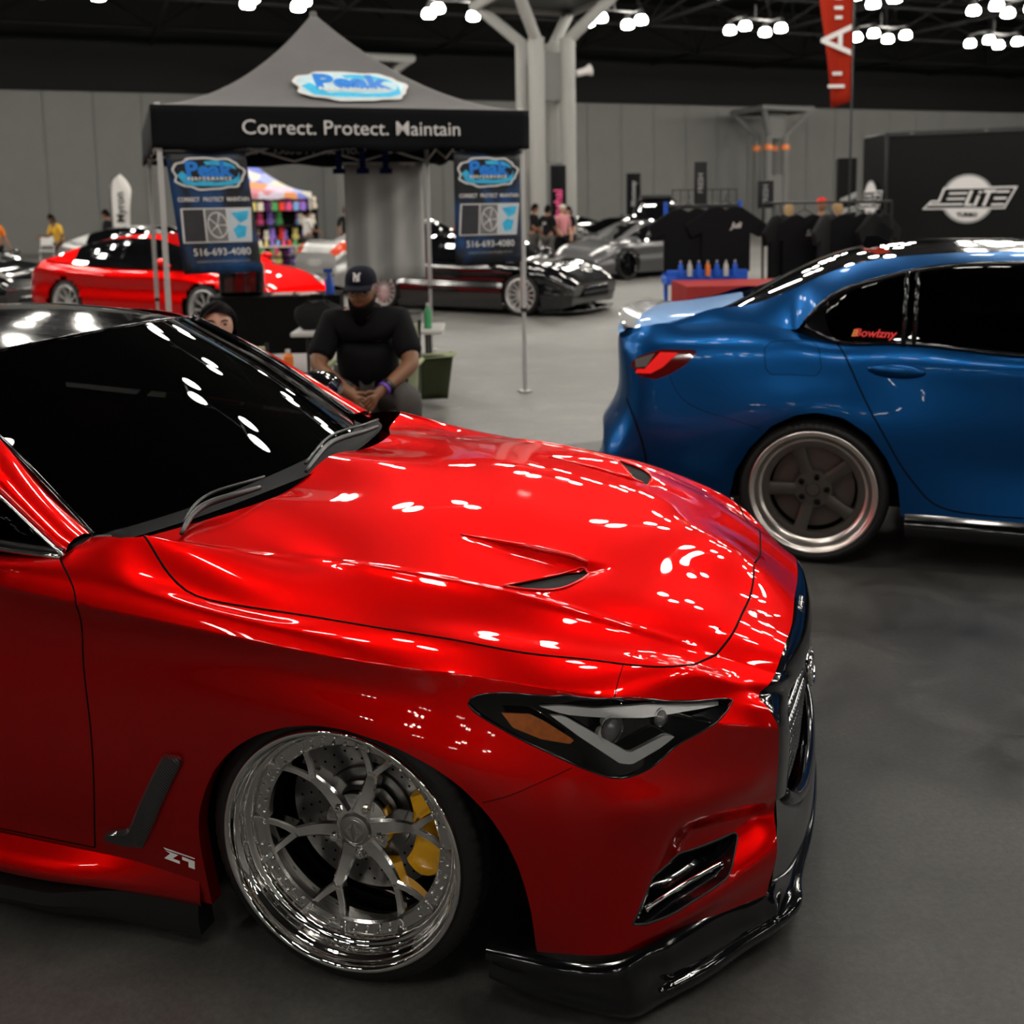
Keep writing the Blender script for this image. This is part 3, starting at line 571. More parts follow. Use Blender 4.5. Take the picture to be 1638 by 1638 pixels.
    rings = [E_+(inn-E_)*w_+np.array([h_, 0, h_*.25]) for w_, h_ in zip(wid, hgt)]
    b = MB(); k = len(E_); nr_ = len(rings)
    for sg in (1, -1):
        vs = [(p[0], sg*p[1], p[2]) for r_ in rings for p in r_]; fs = [(j*k+i, j*k+i+1, (j+1)*k+i+1, (j+1)*k+i) for j in range(nr_-1) for i in range(k-1)]
        b.add(vs, fs)
    # lower run of the frame joins both sides under the grille
    g_lo = [np.array([.862, -.34, .255]), np.array([.882, -.25, .225]), np.array([.893, -.12, .205]), np.array([.896, 0, .20])]
    lo = spline_pts([(E_[-1]+inn[-1])/2]+g_lo, 16)
    pts = [(p[0]+.006, p[1], p[2]+.005) for p in lo]; pts = pts+[(p[0], -p[1], p[2]) for p in pts[::-1][1:]]; b.tube(pts, .016, 12)
    tr = b.build('grille_surround', M['black_gloss'], root, sharp=None)
    b = MB(); nz = 10
    zs = np.linspace(.235, .60, nz)
    inner = rings[6]; zi = inner[:, 2]; order = np.argsort(zi)
    for z in zs:
        ymax = float(np.interp(z, np.sort(zi), np.abs(inner[order, 1]))) if z < zi.max() else 0
        cand = np.abs(inner[np.abs(zi-z) < .02, 1]); ymax = cand.max() if len(cand) else .05
        n = max(6, int(ymax*2/.018)); pts = []; rad = []
        for i in range(n*4+1):
            y = -ymax+2*ymax*i/(n*4); x = .905-.18*(abs(y)**1.8)-.25*abs(z-.45)*.35; pts.append((x-.022, y, z+.004*math.sin(i*math.pi/2))); rad.append(.0085+.0060*abs(math.sin(i*math.pi/4)))
        b.tube(pts, rad, 8)
    b.build('grille_bars', M['dark_chrome'], root, sharp=None)
    b = MB(); vs = []; fs = []; L_ = rings[-1]
    for i, p in enumerate(L_): vs += [(p[0]-.03, p[1], p[2]), (p[0]-.03, -p[1], p[2])]
    for i in range(len(L_)-1): fs.append((2*i, 2*i+1, 2*i+3, 2*i+2))
    b.add(vs, fs); b.add([(.80, -.40, .30), (.80, .40, .30), (.84, .30, .16), (.84, -.30, .16)], [(0, 1, 2, 3)]); b.build('grille_back', M['black_matte'], root, sharp=None)
    T = Matrix.Translation((.888, 0, .455)) @ Matrix.Rotation(math.radians(80), 4, 'Y') @ Matrix.Rotation(math.radians(90), 4, 'Z')
    b = MB(); ov = [(.085*math.cos(t), .058*math.sin(t)) for t in np.linspace(0, 2*math.pi, 49)[:-1]]
    b.prism(ov, -.02, .006, T); b.prism([(x*.92, y*.9) for x, y in ov], .006, .011, T); em = b.build('emblem', M['dark_chrome'], root, sharp=30)
    b = MB(); b.tube([T @ Vector((x, y, .012)) for x, y in ov], .0055, 8, closed=True)
    b.tube([T @ Vector(p) for p in ((-.05, -.035, .013), (0, .02, .014), (.05, -.035, .013))], .006, 8); b.build('emblem_ring', M['chrome'], em, sharp=None)
    # ---- lower centre bumper and splitter, both gloss black
    b = MB(); rows = []
    yy = np.linspace(0, 1, 22)
    for z, xe, ye, xc in ((.315, .842, -.44, .882), (.26, .846, -.455, .900), (.20, .846, -.475, .914), (.14, .838, -.495, .918), (.10, .834, -.50, .918)):
        rows.append([(xe+(xc-xe)*(1-(1-t)**2.2)-.0, ye*(1-t), z-(.05*t*(1-t) if z > .3 else 0)-(.10*min(1, t*2.2) if z > .3 else .045*min(1, t*2.2) if z > .25 else 0)) for t in yy])
    for sg in (1, -1):
        n = len(yy); b.add([(p[0], sg*p[1], p[2]) for r_ in rows for p in r_], [(j*n+i, j*n+i+1, (j+1)*n+i+1, (j+1)*n+i) for j in range(len(rows)-1) for i in range(n-1)])
    b.build('lower_bumper', M['black_gloss'], root, sharp=None)
    lipp = [(.30, -.875, .10), (.392, -.878, .085), (.50, -.868, .07), (.600, -.835, .055), (.626, -.800, .052), (.71, -.71, .058), (.80, -.592, .066), (.885, -.478, .072), (.900, -.440, .074), (.898, -.38, .075), (.905, -.28, .078), (.918, -.14, .08), (.922, 0, .08)]
    topp = [(.30, -.893, .15), (.40, -.890, .148), (.50, -.880, .142), (.575, -.850, .145), (.615, -.815, .155), (.69, -.722, .155), (.775, -.602, .142), (.842, -.500, .125), (.846, -.47, .13), (.85, -.40, .14), (.868, -.28, .15), (.888, -.14, .15), (.893, 0, .15)]
    n = 150; L1 = spline_pts(lipp, n); L0 = spline_pts(topp, n); b = MB()
    secs = []
    for i in range(n):
        o_, t_ = L1[i], L0[i]; side = i < n*.30
        out = np.array([o_[0]-t_[0], o_[1]-t_[1], 0]); ln = np.linalg.norm(out); out = out/ln if ln > 1e-4 else np.array([0, -1, 0])
        if ln < .02: out = np.array([0., -1, 0])
        w = min(1, max(0, (i-n*.24)/(n*.08)))                     # 0: flat side plate, 1: rolled lip
        nrm_ = out
        sec = [t_-nrm_*.012+[0, 0, .012], t_+[0, 0, .002], t_*(1-.45*w)+o_*.45*w+np.array([0, 0, -.022*w-.004*(1-w)])+nrm_*.002, o_-nrm_*.012*w+[0, 0, .006*w+.02*(1-w)], o_+[0, 0, .006], o_+nrm_*.003+[0, 0, -.006], o_-nrm_*.004+[0, 0, -.022], o_-nrm_*.09+[0, 0, -.022]]
        secs.append(sec)
    m_ = 8
    P_ = []
    for s_ in secs:
        s_ = np.array(s_); P_.append(spline_pts(s_, 22))
    m_ = 22
    for sg in (1, -1):
        b.add([(p[0], sg*p[1], max(p[2], .012)) for s_ in P_ for p in s_], [(i*m_+j, i*m_+j+1, (i+1)*m_+j+1, (i+1)*m_+j) for i in range(n-1) for j in range(m_-1)])
    b.build('front_splitter', M['black_gloss'], root, sharp=None)
    # ---- side: skirt, carbon trim, lettering
    b = MB(); SK = [(-3.0, -.905), (-1.2, -.905), (-.92, -.905), (-.70, -.905), (-.50, -.905), (-.42, -.903), (-.36, -.898)]; n = 60; L = spline_pts([(x, y, 0) for x, y in SK], n)
    rows = []
    for p in L:
        t = np.clip((-.36-p[0])/.45, 0, 1); t = t*t*(3-2*t); bul = .045*t
        rows.append([(p[0], -.903, .205), (p[0], -.908-bul*.35, .186), (p[0], -.908-bul*.9, .165), (p[0], -.91-bul*.9, .145), (p[0], -.905-bul*.3, .128), (p[0], -.88, .118)])
    for sk in (1, -1): b = MB(); b.add([(q[0], sk*q[1], q[2]) for r_ in rows for q in r_], [(i*6+j, i*6+j+1, (i+1)*6+j+1, (i+1)*6+j) for i in range(n-1) for j in range(5)]); b.build('side_skirt', M['red'], root, sharp=None)
    for sk in (1, -1):
      b = MB(); prof = []
      for x, z0, z1, out in ((-3., .095, .05, .05), (-1.0, .100, .055, .05), (-.75, .105, .055, .045), (-.60, .125, .06, .022), (-.52, .128, .052, .006), (-.40, .135, .050, .002), (-.375, .130, .055, .002)):
          prof.append([(x, -.86, z0+.03), (x, -.885, z0+.012), (x, -.893-out, z0), (x, -.897-out, (z0+z1)/2-.005), (x, -.890-out*.7, z1-.01), (x, -.84, z1-.012)])
      b.add([(q[0], sk*q[1], q[2]) for r_ in prof for q in r_], [(i*6+j, i*6+j+1, (i+1)*6+j+1, (i+1)*6+j) for i in range(len(prof)-1) for j in range(5)]+[tuple(range(36, 42))[::-1]]); b.build('skirt_extension', M['black_satin'], root, sharp=30)
    rc = resample(list(QC['fvent'])+[QC['fvent'][0]], 70)[:-1]; base = q_point(rc); nn = q_normal(rc); cc = base.mean(0); k = len(rc)
    me = bpy.data.meshes.new('fender_trim'); bm = bmesh.new(); r0 = [bm.verts.new(p-n_*.004) for p, n_ in zip(base, nn)]; r1 = [bm.verts.new(p+n_*.009) for p, n_ in zip(base, nn)]
    ctr = spline_pts([q_point([q])[0] for q in ((3.52, 10.9), (3.35, 11.3), (3.1, 11.8), (2.9, 12.15), (2.45, 12.2))], 30)
    r2 = []
    for p, n_ in zip(base, nn):
        q = ctr[np.argmin(np.linalg.norm(ctr-p, axis=1))]; r2.append(bm.verts.new(p+(q-p)*.35+n_*.016))
    for A_, B_ in ((r0, r1), (r1, r2)):
        for i in range(k): bm.faces.new((A_[i], A_[(i+1) % k], B_[(i+1) % k], B_[i]))
    f = bm.faces.new(r2); bmesh.ops.triangulate(bm, faces=[f]); bmesh.ops.recalc_face_normals(bm, faces=bm.faces); bm.to_mesh(me); bm.free(); me.materials.append(M['carbon'])
    me.set_sharp_from_angle(angle=math.radians(40)); me.polygons.foreach_set('use_smooth', np.full(len(me.polygons), True)); link(bpy.data.objects.new('fender_trim', me), root)
    a_ = q_point([(3.28, 12.34)])[0]; c_ = q_point([(3.72, 12.36)])[0]; xd = c_-a_
    Tz = frame(a_+(c_-a_)*.5+np.array([0, -.0025, 0]), xd, (0, 0, 1))
    b = MB(); w = .082; h = .034
    def lp_(pts): b.add([Tz @ Vector((x*w-w/2, y*h-h/2, 0)) for x, y in pts], [tuple(range(len(pts)))])
    lp_([(0, .98), (1.0, .78), (1.0, .70), (.06, .86)]); lp_([(.05, .80), (.48, .70), (.30, .36), (.52, .30), (.52, .10), (.02, .22), (.22, .66)]); lp_([(.60, .66), (1.0, .56), (1.0, .0), (.80, .04), (.80, .40), (.60, .44)])
    b.build('sticker', M['white_ink'], root, smooth=False, sharp=None)
    # ---- rear half of the body, mostly outside the picture
    b = MB(); sec0 = q_point([(0, c) for c in np.linspace(6, 13, 30)]); xs_ = np.linspace(-1.2, -3.78, 30); rowsR = []
    for x in xs_:
        t = (-1.2-x)/2.58; hump = .05*math.exp(-((x+2.75)/.45)**2); up_ = .10*min(1, t*1.5)
        tail = max(0, (t-.84)/.16); row = []
        for j, p in enumerate(sec0):
            f = j/29; row.append((x+tail*.10*math.sin(f*3.1), (p[1]-hump*math.sin(f*math.pi))*(1-.16*tail**2), p[2]+up_*(1-f)+.07*f*max(0, t-.8)*5))
        rowsR.append(row)
    for sg in (1, -1): b.add([(p[0], sg*p[1], p[2]) for r_ in rowsR for p in r_], [(i*30+j, i*30+j+1, (i+1)*30+j+1, (i+1)*30+j) for i in range(29) for j in range(29) if not (sum(1 for d in (1,) if math.hypot((xs_[i]+xs_[i+1])/2+2.83, (rowsR[i][j][2]+rowsR[i][j+1][2])/2-.30) < .345))])
    b.add([(p[0], p[1], p[2]) for p in rowsR[-1]]+[(p[0], -p[1], p[2]) for p in rowsR[-1]], [(j, j+1, 30+j+1, 30+j) for j in range(29)])
    b.build('rear_body', M['red'], root, sharp=None)
    # ---- glasshouse
    wb = [(-.755, -.705, .880), (-.66, -.52, .892), (-.60, -.28, .902), (-.575, 0, .908), (-.60, .28, .902), (-.66, .52, .892), (-.755, .705, .880)]
    wm = [(-1.055, -.655, 1.088), (-.975, -.45, 1.112), (-.925, -.22, 1.126), (-.905, 0, 1.130), (-.925, .22, 1.126), (-.975, .45, 1.112), (-1.055, .655, 1.088)]
    wt = [(-1.36, -.600, 1.252), (-1.27, -.42, 1.277), (-1.21, -.21, 1.292), (-1.19, 0, 1.297), (-1.21, .21, 1.292), (-1.27, .42, 1.277), (-1.36, .600, 1.252)]
    n = 40; curves_ = [spline_pts(c_, n) for c_ in (wb, wm, wt)]; G = np.array([spline_pts([curves_[0][i], curves_[1][i], curves_[2][i]], 24) for i in range(n)])
    b = MB(); b.add(G.reshape(-1, 3), [(i*24+j, i*24+j+1, (i+1)*24+j+1, (i+1)*24+j) for i in range(n-1) for j in range(23)]); ws = b.build('windshield', M['glass'], root, sharp=None)
    b = MB(); b.tube([tuple(p+[0, 0, .001]) for p in G[0]], .007, 8); b.tube([tuple(p+[0, .01, .004]) for p in G[-1]], .016, 8); b.tube([tuple(p+[0, 0, .002]) for p in G[:, -1]], .0035, 8); b.build('windshield_trim', M['black_gloss'], ws, sharp=None)
    roofr = []
    for x, zc, wy, ze in ((-1.19, 1.297, .600, 1.252), (-1.40, 1.327, .590, 1.272), (-1.70, 1.345, .580, 1.287), (-2.05, 1.338, .570, 1.280), (-2.4, 1.300, .560, 1.245), (-2.75, 1.215, .575, 1.165), (-3.15, 1.075, .60, 1.035), (-3.4, 1.02, .62, 1.0), (-3.72, 1.00, .66, .985)):
        dx = (-1.36+1.19)*max(0, 1-(abs(x+1.19))/1.1); roofr.append([(x+dx*(u**2), u*wy, zc+(ze-zc)*abs(u)**2.2) for u in np.linspace(-1, 1, 21)])
    RR = np.array([spline_pts([roofr[k][i] for k in range(len(roofr))], 50) for i in range(21)])
    b = MB(); b.add(RR.reshape(-1, 3), [(i*50+j, i*50+j+1, (i+1)*50+j+1, (i+1)*50+j) for i in range(20) for j in range(49)]); rf = b.build('roof', M['black_gloss'], root, sharp=None)
    b = MB(); b.tube([tuple(p+[0, 0, .0015]) for p in RR[16][2:44]], .003, 6); b.tube([tuple(p+[0, 0, .0015]) for p in RR[4][2:44]], .003, 6); b.build('roof_channel', M['wiper'], rf, sharp=None)
    for sg in (-1, 1):
        inn = spline_pts([(-.755, -.705, .884), (-.90, -.686, .978), (-1.055, -.655, 1.092), (-1.20, -.628, 1.178), (-1.36, -.600, 1.256), (-1.70, -.580, 1.289), (-2.05, -.570, 1.282), (-2.4, -.56, 1.247), (-2.75, -.575, 1.167), (-3.15, -.60, 1.037)], 70)
        out = spline_pts([(-.735, -.822, .872), (-.84, -.805, .932), (-.93, -.790, .985), (-1.12, -.760, 1.083), (-1.40, -.705, 1.195), (-1.75, -.685, 1.235), (-2.1, -.675, 1.230), (-2.45, -.67, 1.19), (-2.80, -.70, 1.09), (-3.15, -.74, 1.0)], 70)
        b = MB(); vs = []
        for p, q in zip(inn, out):
            mid = (p+q)/2+np.array([.0, -.012, .018]); mid2 = p*.75+q*.25+np.array([0, -.004, .014]); mid3 = p*.25+q*.75+np.array([0, -.012, .014]); vs += [tuple(p), tuple(mid2), tuple(mid), tuple(mid3), tuple(q), tuple(q+np.array([0, .012, -.012]))]
        b.add([(x, -sg*y, z) for x, y, z in vs] if sg > 0 else vs, [(i*6+j, i*6+j+1, (i+1)*6+j+1, (i+1)*6+j) for i in range(69) for j in range(5)]); b.build('roof_pillar', M['red'], root, sharp=None)
        # side window and chrome strips
        belt = spline_pts([(-.745, -.822, .866), (-.93, -.822, .872), (-1.3, -.818, .905), (-1.9, -.81, .945), (-2.5, -.80, .975), (-2.9, -.79, .985)], 50)
        topl = np.array([out[int(i*60/49)]+[0, .012, -.008] for i in range(50)])
        b = MB(); vs = []
        for p, q in zip(belt, topl): vs += [tuple(p+[0, .012, 0]), tuple((p+q)/2+[0, .0, 0]), tuple(q)]
        mir = lambda v_: [(x, -sg*y if sg > 0 else y, z) for x, y, z in v_]
        b.add(mir(vs), [(i*3+j, i*3+j+1, (i+1)*3+j+1, (i+1)*3+j) for i in range(49) for j in range(2)]); sw = b.build('side_window', M['glass'], root, sharp=None)
        b = MB(); b.tube(mir([tuple(p+[0, -.002, .0]) for p in belt]), .0075, 8); b.tube(mir([tuple(p+[0, -.004, -.002]) for p in out[:62]]), .0045, 8); b.build('chrome_strip', M['polished'], sw, sharp=None)
        b = MB(); b.tube(mir([tuple(p+[0, .004, .010]) for p in belt[:48]]), .009, 8); b.build('window_seal', M['black_satin'], sw, sharp=None)
    # door mirror on the near side, only its inner end shows
    for sg in (1, -1):
        b = MB(); b.lathe([(0, .11), (.05, .10), (.08, .06), (.088, 0), (.07, -.05), (0, -.06)], 24, Matrix.Translation((-1.07, -.99*sg, .935)) @ Matrix.Diagonal((1.0, 1.35, .8, 1)) @ Matrix.Rotation(math.radians(90), 4, 'Y')); mm = b.build('door_mirror', M['black_gloss'], root)
        b = MB(); b.tube([(-1.03, -.87*sg, .895), (-1.05, -.93*sg, .91), (-1.06, -.98*sg, .93)], .022, 10); b.build('mirror_arm', M['black_gloss'], mm)
    # cowl, wipers, dash, seats
    cw = spline_pts([(-.715, -.76, .872), (-.60, -.58, .890), (-.51, -.3, .905), (-.475, 0, .908), (-.51, .3, .905), (-.60, .58, .890), (-.715, .76, .872)], 40); cb = spline_pts(wb, 40)
    b = MB(); vs = []
    for p, q in zip(cw, cb): vs += [tuple(p+[.02, 0, .0]), tuple((p+q)/2+[0, 0, -.028]), tuple(q+[.004, 0, -.004])]
    b.add(vs, [(i*3+j, i*3+j+1, (i+1)*3+j+1, (i+1)*3+j) for i in range(39) for j in range(2)]); cwl = b.build('cowl_panel', M['cabin'], root, sharp=None)
    for pts in ([(-.516, -.685, .897), (-.545, -.604, .912), (-.548, -.516, .922), (-.520, -.455, .926), (-.50, -.36, .922)], [(-.483, -.142, .912), (-.520, .002, .922), (-.545, .15, .930), (-.53, .30, .925), (-.54, .46, .912)]):
        b = MB(); P_ = spline_pts(pts, 20); b.tube([tuple(p) for p in P_], [.003+.006*math.sin(math.pi*(i+3)/26) for i in range(20)], 10)
        b.tube([tuple(p+[-.035, .06+.02*i/20, .006]) for i, p in enumerate(P_)], .0045, 8); b.build('wiper', M['wiper'], root, sharp=None)
    b = MB(); b.box((-.735, -.735, .868), (.07, .09, .02), rz=.3); b.build('cowl_cap', M['wiper'], cwl, bevel=.004)
    b = MB(); b.box((-1.0, 0, .80), (.62, 1.38, .16)); b.box((-2.0, 0, .35), (2.2, 1.5, .1)); b.build('dashboard', M['cabin'], root, bevel=.03)
    for y in (-.37, .37):
        b = MB(); b.box((-1.75, y, .62), (.5, .5, .18)); b.box((-2.0, y, .90), (.16, .50, .62), ry=-.25); b.box((-2.1, y, 1.16), (.09, .26, .17), ry=-.2); b.build('seat', M['cabin'], root, bevel=.05)
    b = MB(); T = Matrix.Translation((-1.38, .37, .90)) @ Matrix.Rotation(math.radians(-68), 4, 'Y'); b.tube([T @ Vector((.18*math.cos(t), .18*math.sin(t), 0)) for t in np.linspace(0, 2*math.pi, 40)[:-1]], .014, 8, closed=True); b.box((-1.38, .37, .90), (.04, .34, .05)); b.build('steering_wheel', M['cabin'], root, sharp=None)
    b = MB(); b.box((-1.30, 0, .30), (3.2, 1.3, .3)); b.box((.36, 0, .36), (.50, 1.0, .36)); b.build('underbody', M['black_matte'], root)
    # ---- wheels
    deep_wheel(root, wheel_frame(-.021, -.898, .314, -.014, .02), .272, .317, True)
    deep_wheel(root, wheel_frame(-.021, .898, .314, -.014, -.02, 1), .272, .317, True)
    deep_wheel(root, wheel_frame(-2.83, -.905, .314, .05, .0), .272, .317, False)
    deep_wheel(root, wheel_frame(-2.83, .905, .314, .05, .0, 1), .272, .317, False)
    return root
def deep_wheel(root, T, R, RT, front):
    """T: local Z outward with z=0 in the plane of the outer lip"""
    k = R/.272
    b = MB(); prof = [(.258, .000), (.264, .004), (.270, .005), (.272, .001), (.272, -.006), (.267, -.012), (.262, -.008), (.259, -.002), (.2555, -.012), (.250, -.028), (.245, -.036), (.244, -.050), (.240, -.060), (.231, -.066), (.2285, -.078), (.2265, -.088)]
    pr = spline_pts([(r*k, z, 0) for r, z in prof[5:]], 40)[:, :2]
    full = [(r*k, z) for r, z in prof[:0]]
    lip = [(.266*k, -.014), (.272*k, -.008), (.2725*k, -.001), (.270*k, .003), (.265*k, .004), (.260*k, .0005), (.2575*k, -.006)]
    chain = spline_pts([(r, z, 0) for r, z in lip]+[(.254*k, -.016, 0), (.2480*k, -.023, 0), (.2462*k, -.036, 0), (.2435*k, -.043, 0), (.2365*k, -.047, 0), (.2325*k, -.053, 0), (.2310*k, -.064, 0)], 90)
    b.lathe([(p[0], p[1]) for p in chain], 128, T); b.lathe([(.231*k, -.064), (.228*k, -.070), (.220*k, -.10), (.224*k, -.20), (.25*k, -.235), (.262*k, -.24)], 96, T)
    rim = b.build('wheel', M['chrome'], root, sharp=None)
    b = MB(); tp = [(.262*k, -.012), (.270*k, -.008), (.280*k, -.006), (.295*k, -.012), (.310*k, -.026), (RT-.006, -.040), (RT-.001, -.052), (RT, -.075), (RT+.001, -.13), (RT, -.185), (RT-.002, -.205), (.312*k, -.222), (.29*k, -.236), (.262*k, -.235)]
    tp = spline_pts([(r, z, 0) for r, z in tp], 70)[:, :2]; n = 240; grooves = (-.095, -.125, -.155)
    vs = []
    for i in range(n):
        a = 2*math.pi*i/n
        for r, z in tp:
            if r > RT-.004:
                if any(abs(z-g-.0) < .0045 for g in grooves): r -= .007
                elif z > -.088 and i % 4 == 0: r -= .005
            elif r > RT-.014 and z > -.06 and i % 4 == 0: r -= .003
            vs.append(T @ Vector((r*math.cos(a), r*math.sin(a), z)))
    m_ = len(tp); b.add(vs, [(i*m_+j, ((i+1) % n)*m_+j, ((i+1) % n)*m_+j+1, i*m_+j+1) for i in range(n) for j in range(m_-1)]); b.build('tyre', M['rubber'], rim, sharp=None)
    # spokes: six, each forking into two
    b = MB(); zR = -.062; zH = -.080
    def arm(p0, p1, w0, w1, t0, t1, z0, z1, d0, d1):
        nseg = 8; L = []
        for i in range(nseg+1):
            t = i/nseg; x = p0[0]+(p1[0]-p0[0])*t; y = p0[1]+(p1[1]-p0[1])*t; d = Vector((p1[0]-p0[0], p1[1]-p0[1])).normalized(); n_ = Vector((-d.y, d.x)); w = w0+(w1-w0)*t; z = z0+(z1-z0)*t-.010*math.sin(math.pi*t); dd = d0+(d1-d0)*t
            for s_, zz in ((-1, -dd), (-1.0, -.004), (-.72, 0), (.72, 0), (1.0, -.004), (1, -dd)): L.append(T @ Vector((x+n_.x*w*s_, y+n_.y*w*s_, z+zz)))
        b.add(L, [(i*6+j, i*6+(j+1) % 6, (i+1)*6+(j+1) % 6, (i+1)*6+j) for i in range(nseg) for j in range(6)]+[tuple(range(6))[::-1], tuple(nseg*6+j for j in range(6))])
    for s_ in range(6):
        a = math.radians(71+60*s_); A2 = lambda r, da: (r*k*math.cos(a+math.radians(da)), r*k*math.sin(a+math.radians(da)))
        arm(A2(.040, 0), A2(.150, 0), .021, .012, 0, 0, zH, zH+.006, .044, .034)
        for sg in (-1, 1): arm(A2(.144, sg*.6), A2(.232, sg*12.5), .0092, .0070, 0, 0, zH+.006, zR+.012, .028, .018)
    hubp = []
    b.lathe([(0, zH-.006), (.040*k, zH-.006), (.056*k, zH-.010), (.074*k, zH-.016), (.080*k, zH-.03), (.080*k, zH-.06)], 60, T)
    sp = b.build('spokes', M['polished_chrome'], rim, sharp=28)
    b = MB(); b.lathe([(.232*k, -.063), (.228*k, -.061), (.206*k, -.063), (.201*k, -.067), (.201*k, -.085), (.215*k, -.09)], 96, T); fr = b.build('face_ring', M['polished'], rim, sharp=30)
    b = MB()
    for i in range(48):
        if (i % 8) in (0,): continue
        for rr_, off in ((.2225, 0), (.2085, 3.7)):
            a = math.radians(67+7.5*i+off*.5); c = T @ Vector((rr_*k*math.cos(a), rr_*k*math.sin(a), -.061)); Tb = Matrix.Translation(c) @ T.to_3x3().to_4x4()
            b.lathe([(0, .0045), (.0022, .005), (.0040, .003), (.0044, 0)], 8, Tb)
    tag(b.build('rim_bolts', M['chrome'], rim, sharp=None), kind='stuff')
    for i in range(5):
        a = math.radians(62+72*i); c = T @ Vector((.057*k*math.cos(a), .057*k*math.sin(a), zH-.012)); Tb = Matrix.Translation(c) @ T.to_3x3().to_4x4()
        b = MB(); b.lathe([(.0165, -.004), (.0165, .001), (.014, .002), (.0135, -.008)], 20, Tb); hexa = [(.0095*math.cos(t), .0095*math.sin(t)) for t in [math.radians(60*j) for j in range(6)]]
        b.prism(hexa, -.008, .014, Tb); b.lathe([(.0065, .014), (.0055, .018), (0, .019)], 12, Tb); b.build('lug_nut', M['chrome'], rim, sharp=30)
    b = MB(); b.lathe([(0, zH+.006), (.030*k, zH+.006), (.0345*k, zH+.004), (.036*k, zH-.001), (.038*k, zH-.008)], 48, T); cap = b.build('centre_cap', M['brushed'], rim)
    if front:
        b = MB()
        for sc in (1, -1):
            for q in ([(-.002, .022), (-.022, 0), (-.006, 0)], [(.002, .022), (.022, 0), (.006, 0)], [(-.004, .008), (-.004, .002), (-.014, .002)], [(.004, .008), (.004, .002), (.014, .002)]):
                b.add([T @ Vector((x, y*sc, zH+.0068)) for x, y in q], [(0, 1, 2) if sc > 0 else (2, 1, 0)])
        b.tube([T @ Vector((.027*math.cos(t), .027*math.sin(t), zH+.0065)) for t in np.linspace(0, 2*math.pi, 40)[:-1]], .0006, 5, closed=True)
        b.build('cap_logo', M['polished'], rim, sharp=None)
    b = MB(); b.lathe([(.075, -.150), (.105, -.150), (.107, -.158), (.185, -.158), (.186, -.162), (.186, -.184), (.10, -.184)], 96, T); dsc = b.build('brake_disc', M['disc'], rim, sharp=30)
    b = MB()
    for i in range(30):
        for j in range(3):
            a = 2*math.pi*(i+j*.33)/30; rr_ = .122+.022*j; b.lathe([(0, .0008), (.0032, .0008)], 8, Matrix.Translation(T @ Vector((rr_*math.cos(a), rr_*math.sin(a), -.158))) @ T.to_3x3().to_4x4())
    tag(b.build('disc_holes', M['gap'], rim, sharp=None), kind='stuff')
    b = MB(); a0, a1 = math.radians(-40), math.radians(30); n = 24; rows = []
    for i in range(n+1):
        t = i/n; a = a0+(a1-a0)*t; e = 1-.35*(abs(2*t-1)**4); ri, ro = .128, .128+.082*e; zt = -.112-.012*(abs(2*t-1)**3)-(.004 if .42 < t < .58 else 0)
        rows.append([T @ Vector((r*math.cos(a), r*math.sin(a), z)) for r, z in ((ri, -.152), (ri, zt-.006), (ri+.008, zt), ((ri+ro)/2, zt+.003), (ro-.008, zt), (ro, zt-.008), (ro, -.20))])
    b.add([p for r_ in rows for p in r_], [(i*7+j, i*7+j+1, (i+1)*7+j+1, (i+1)*7+j) for i in range(n) for j in range(6)]+[tuple(range(7)), tuple(n*7+j for j in range(7))[::-1]])
    cal = b.build('brake_caliper', M['yellow'], rim, sharp=30)
    b = MB()
    for a in (-.03, .03):
        q = [(.150, a-.015), (.176, a-.015), (.176, a+.012), (.150, a+.012)]; b.add([T @ Vector((r*math.cos(t_), r*math.sin(t_), -.1078)) for r, t_ in q], [(0, 1, 2, 3)])
    b.build('caliper_mark', M['gap'], rim, sharp=None)
    b = MB(); b.lathe([(0, -.19), (.19, -.19)], 48, T); b.lathe([(0, -.215), (.215*k, -.215)], 48, T); b.build('wheel_backing', M['black_matte'], rim, sharp=None)
    return rim
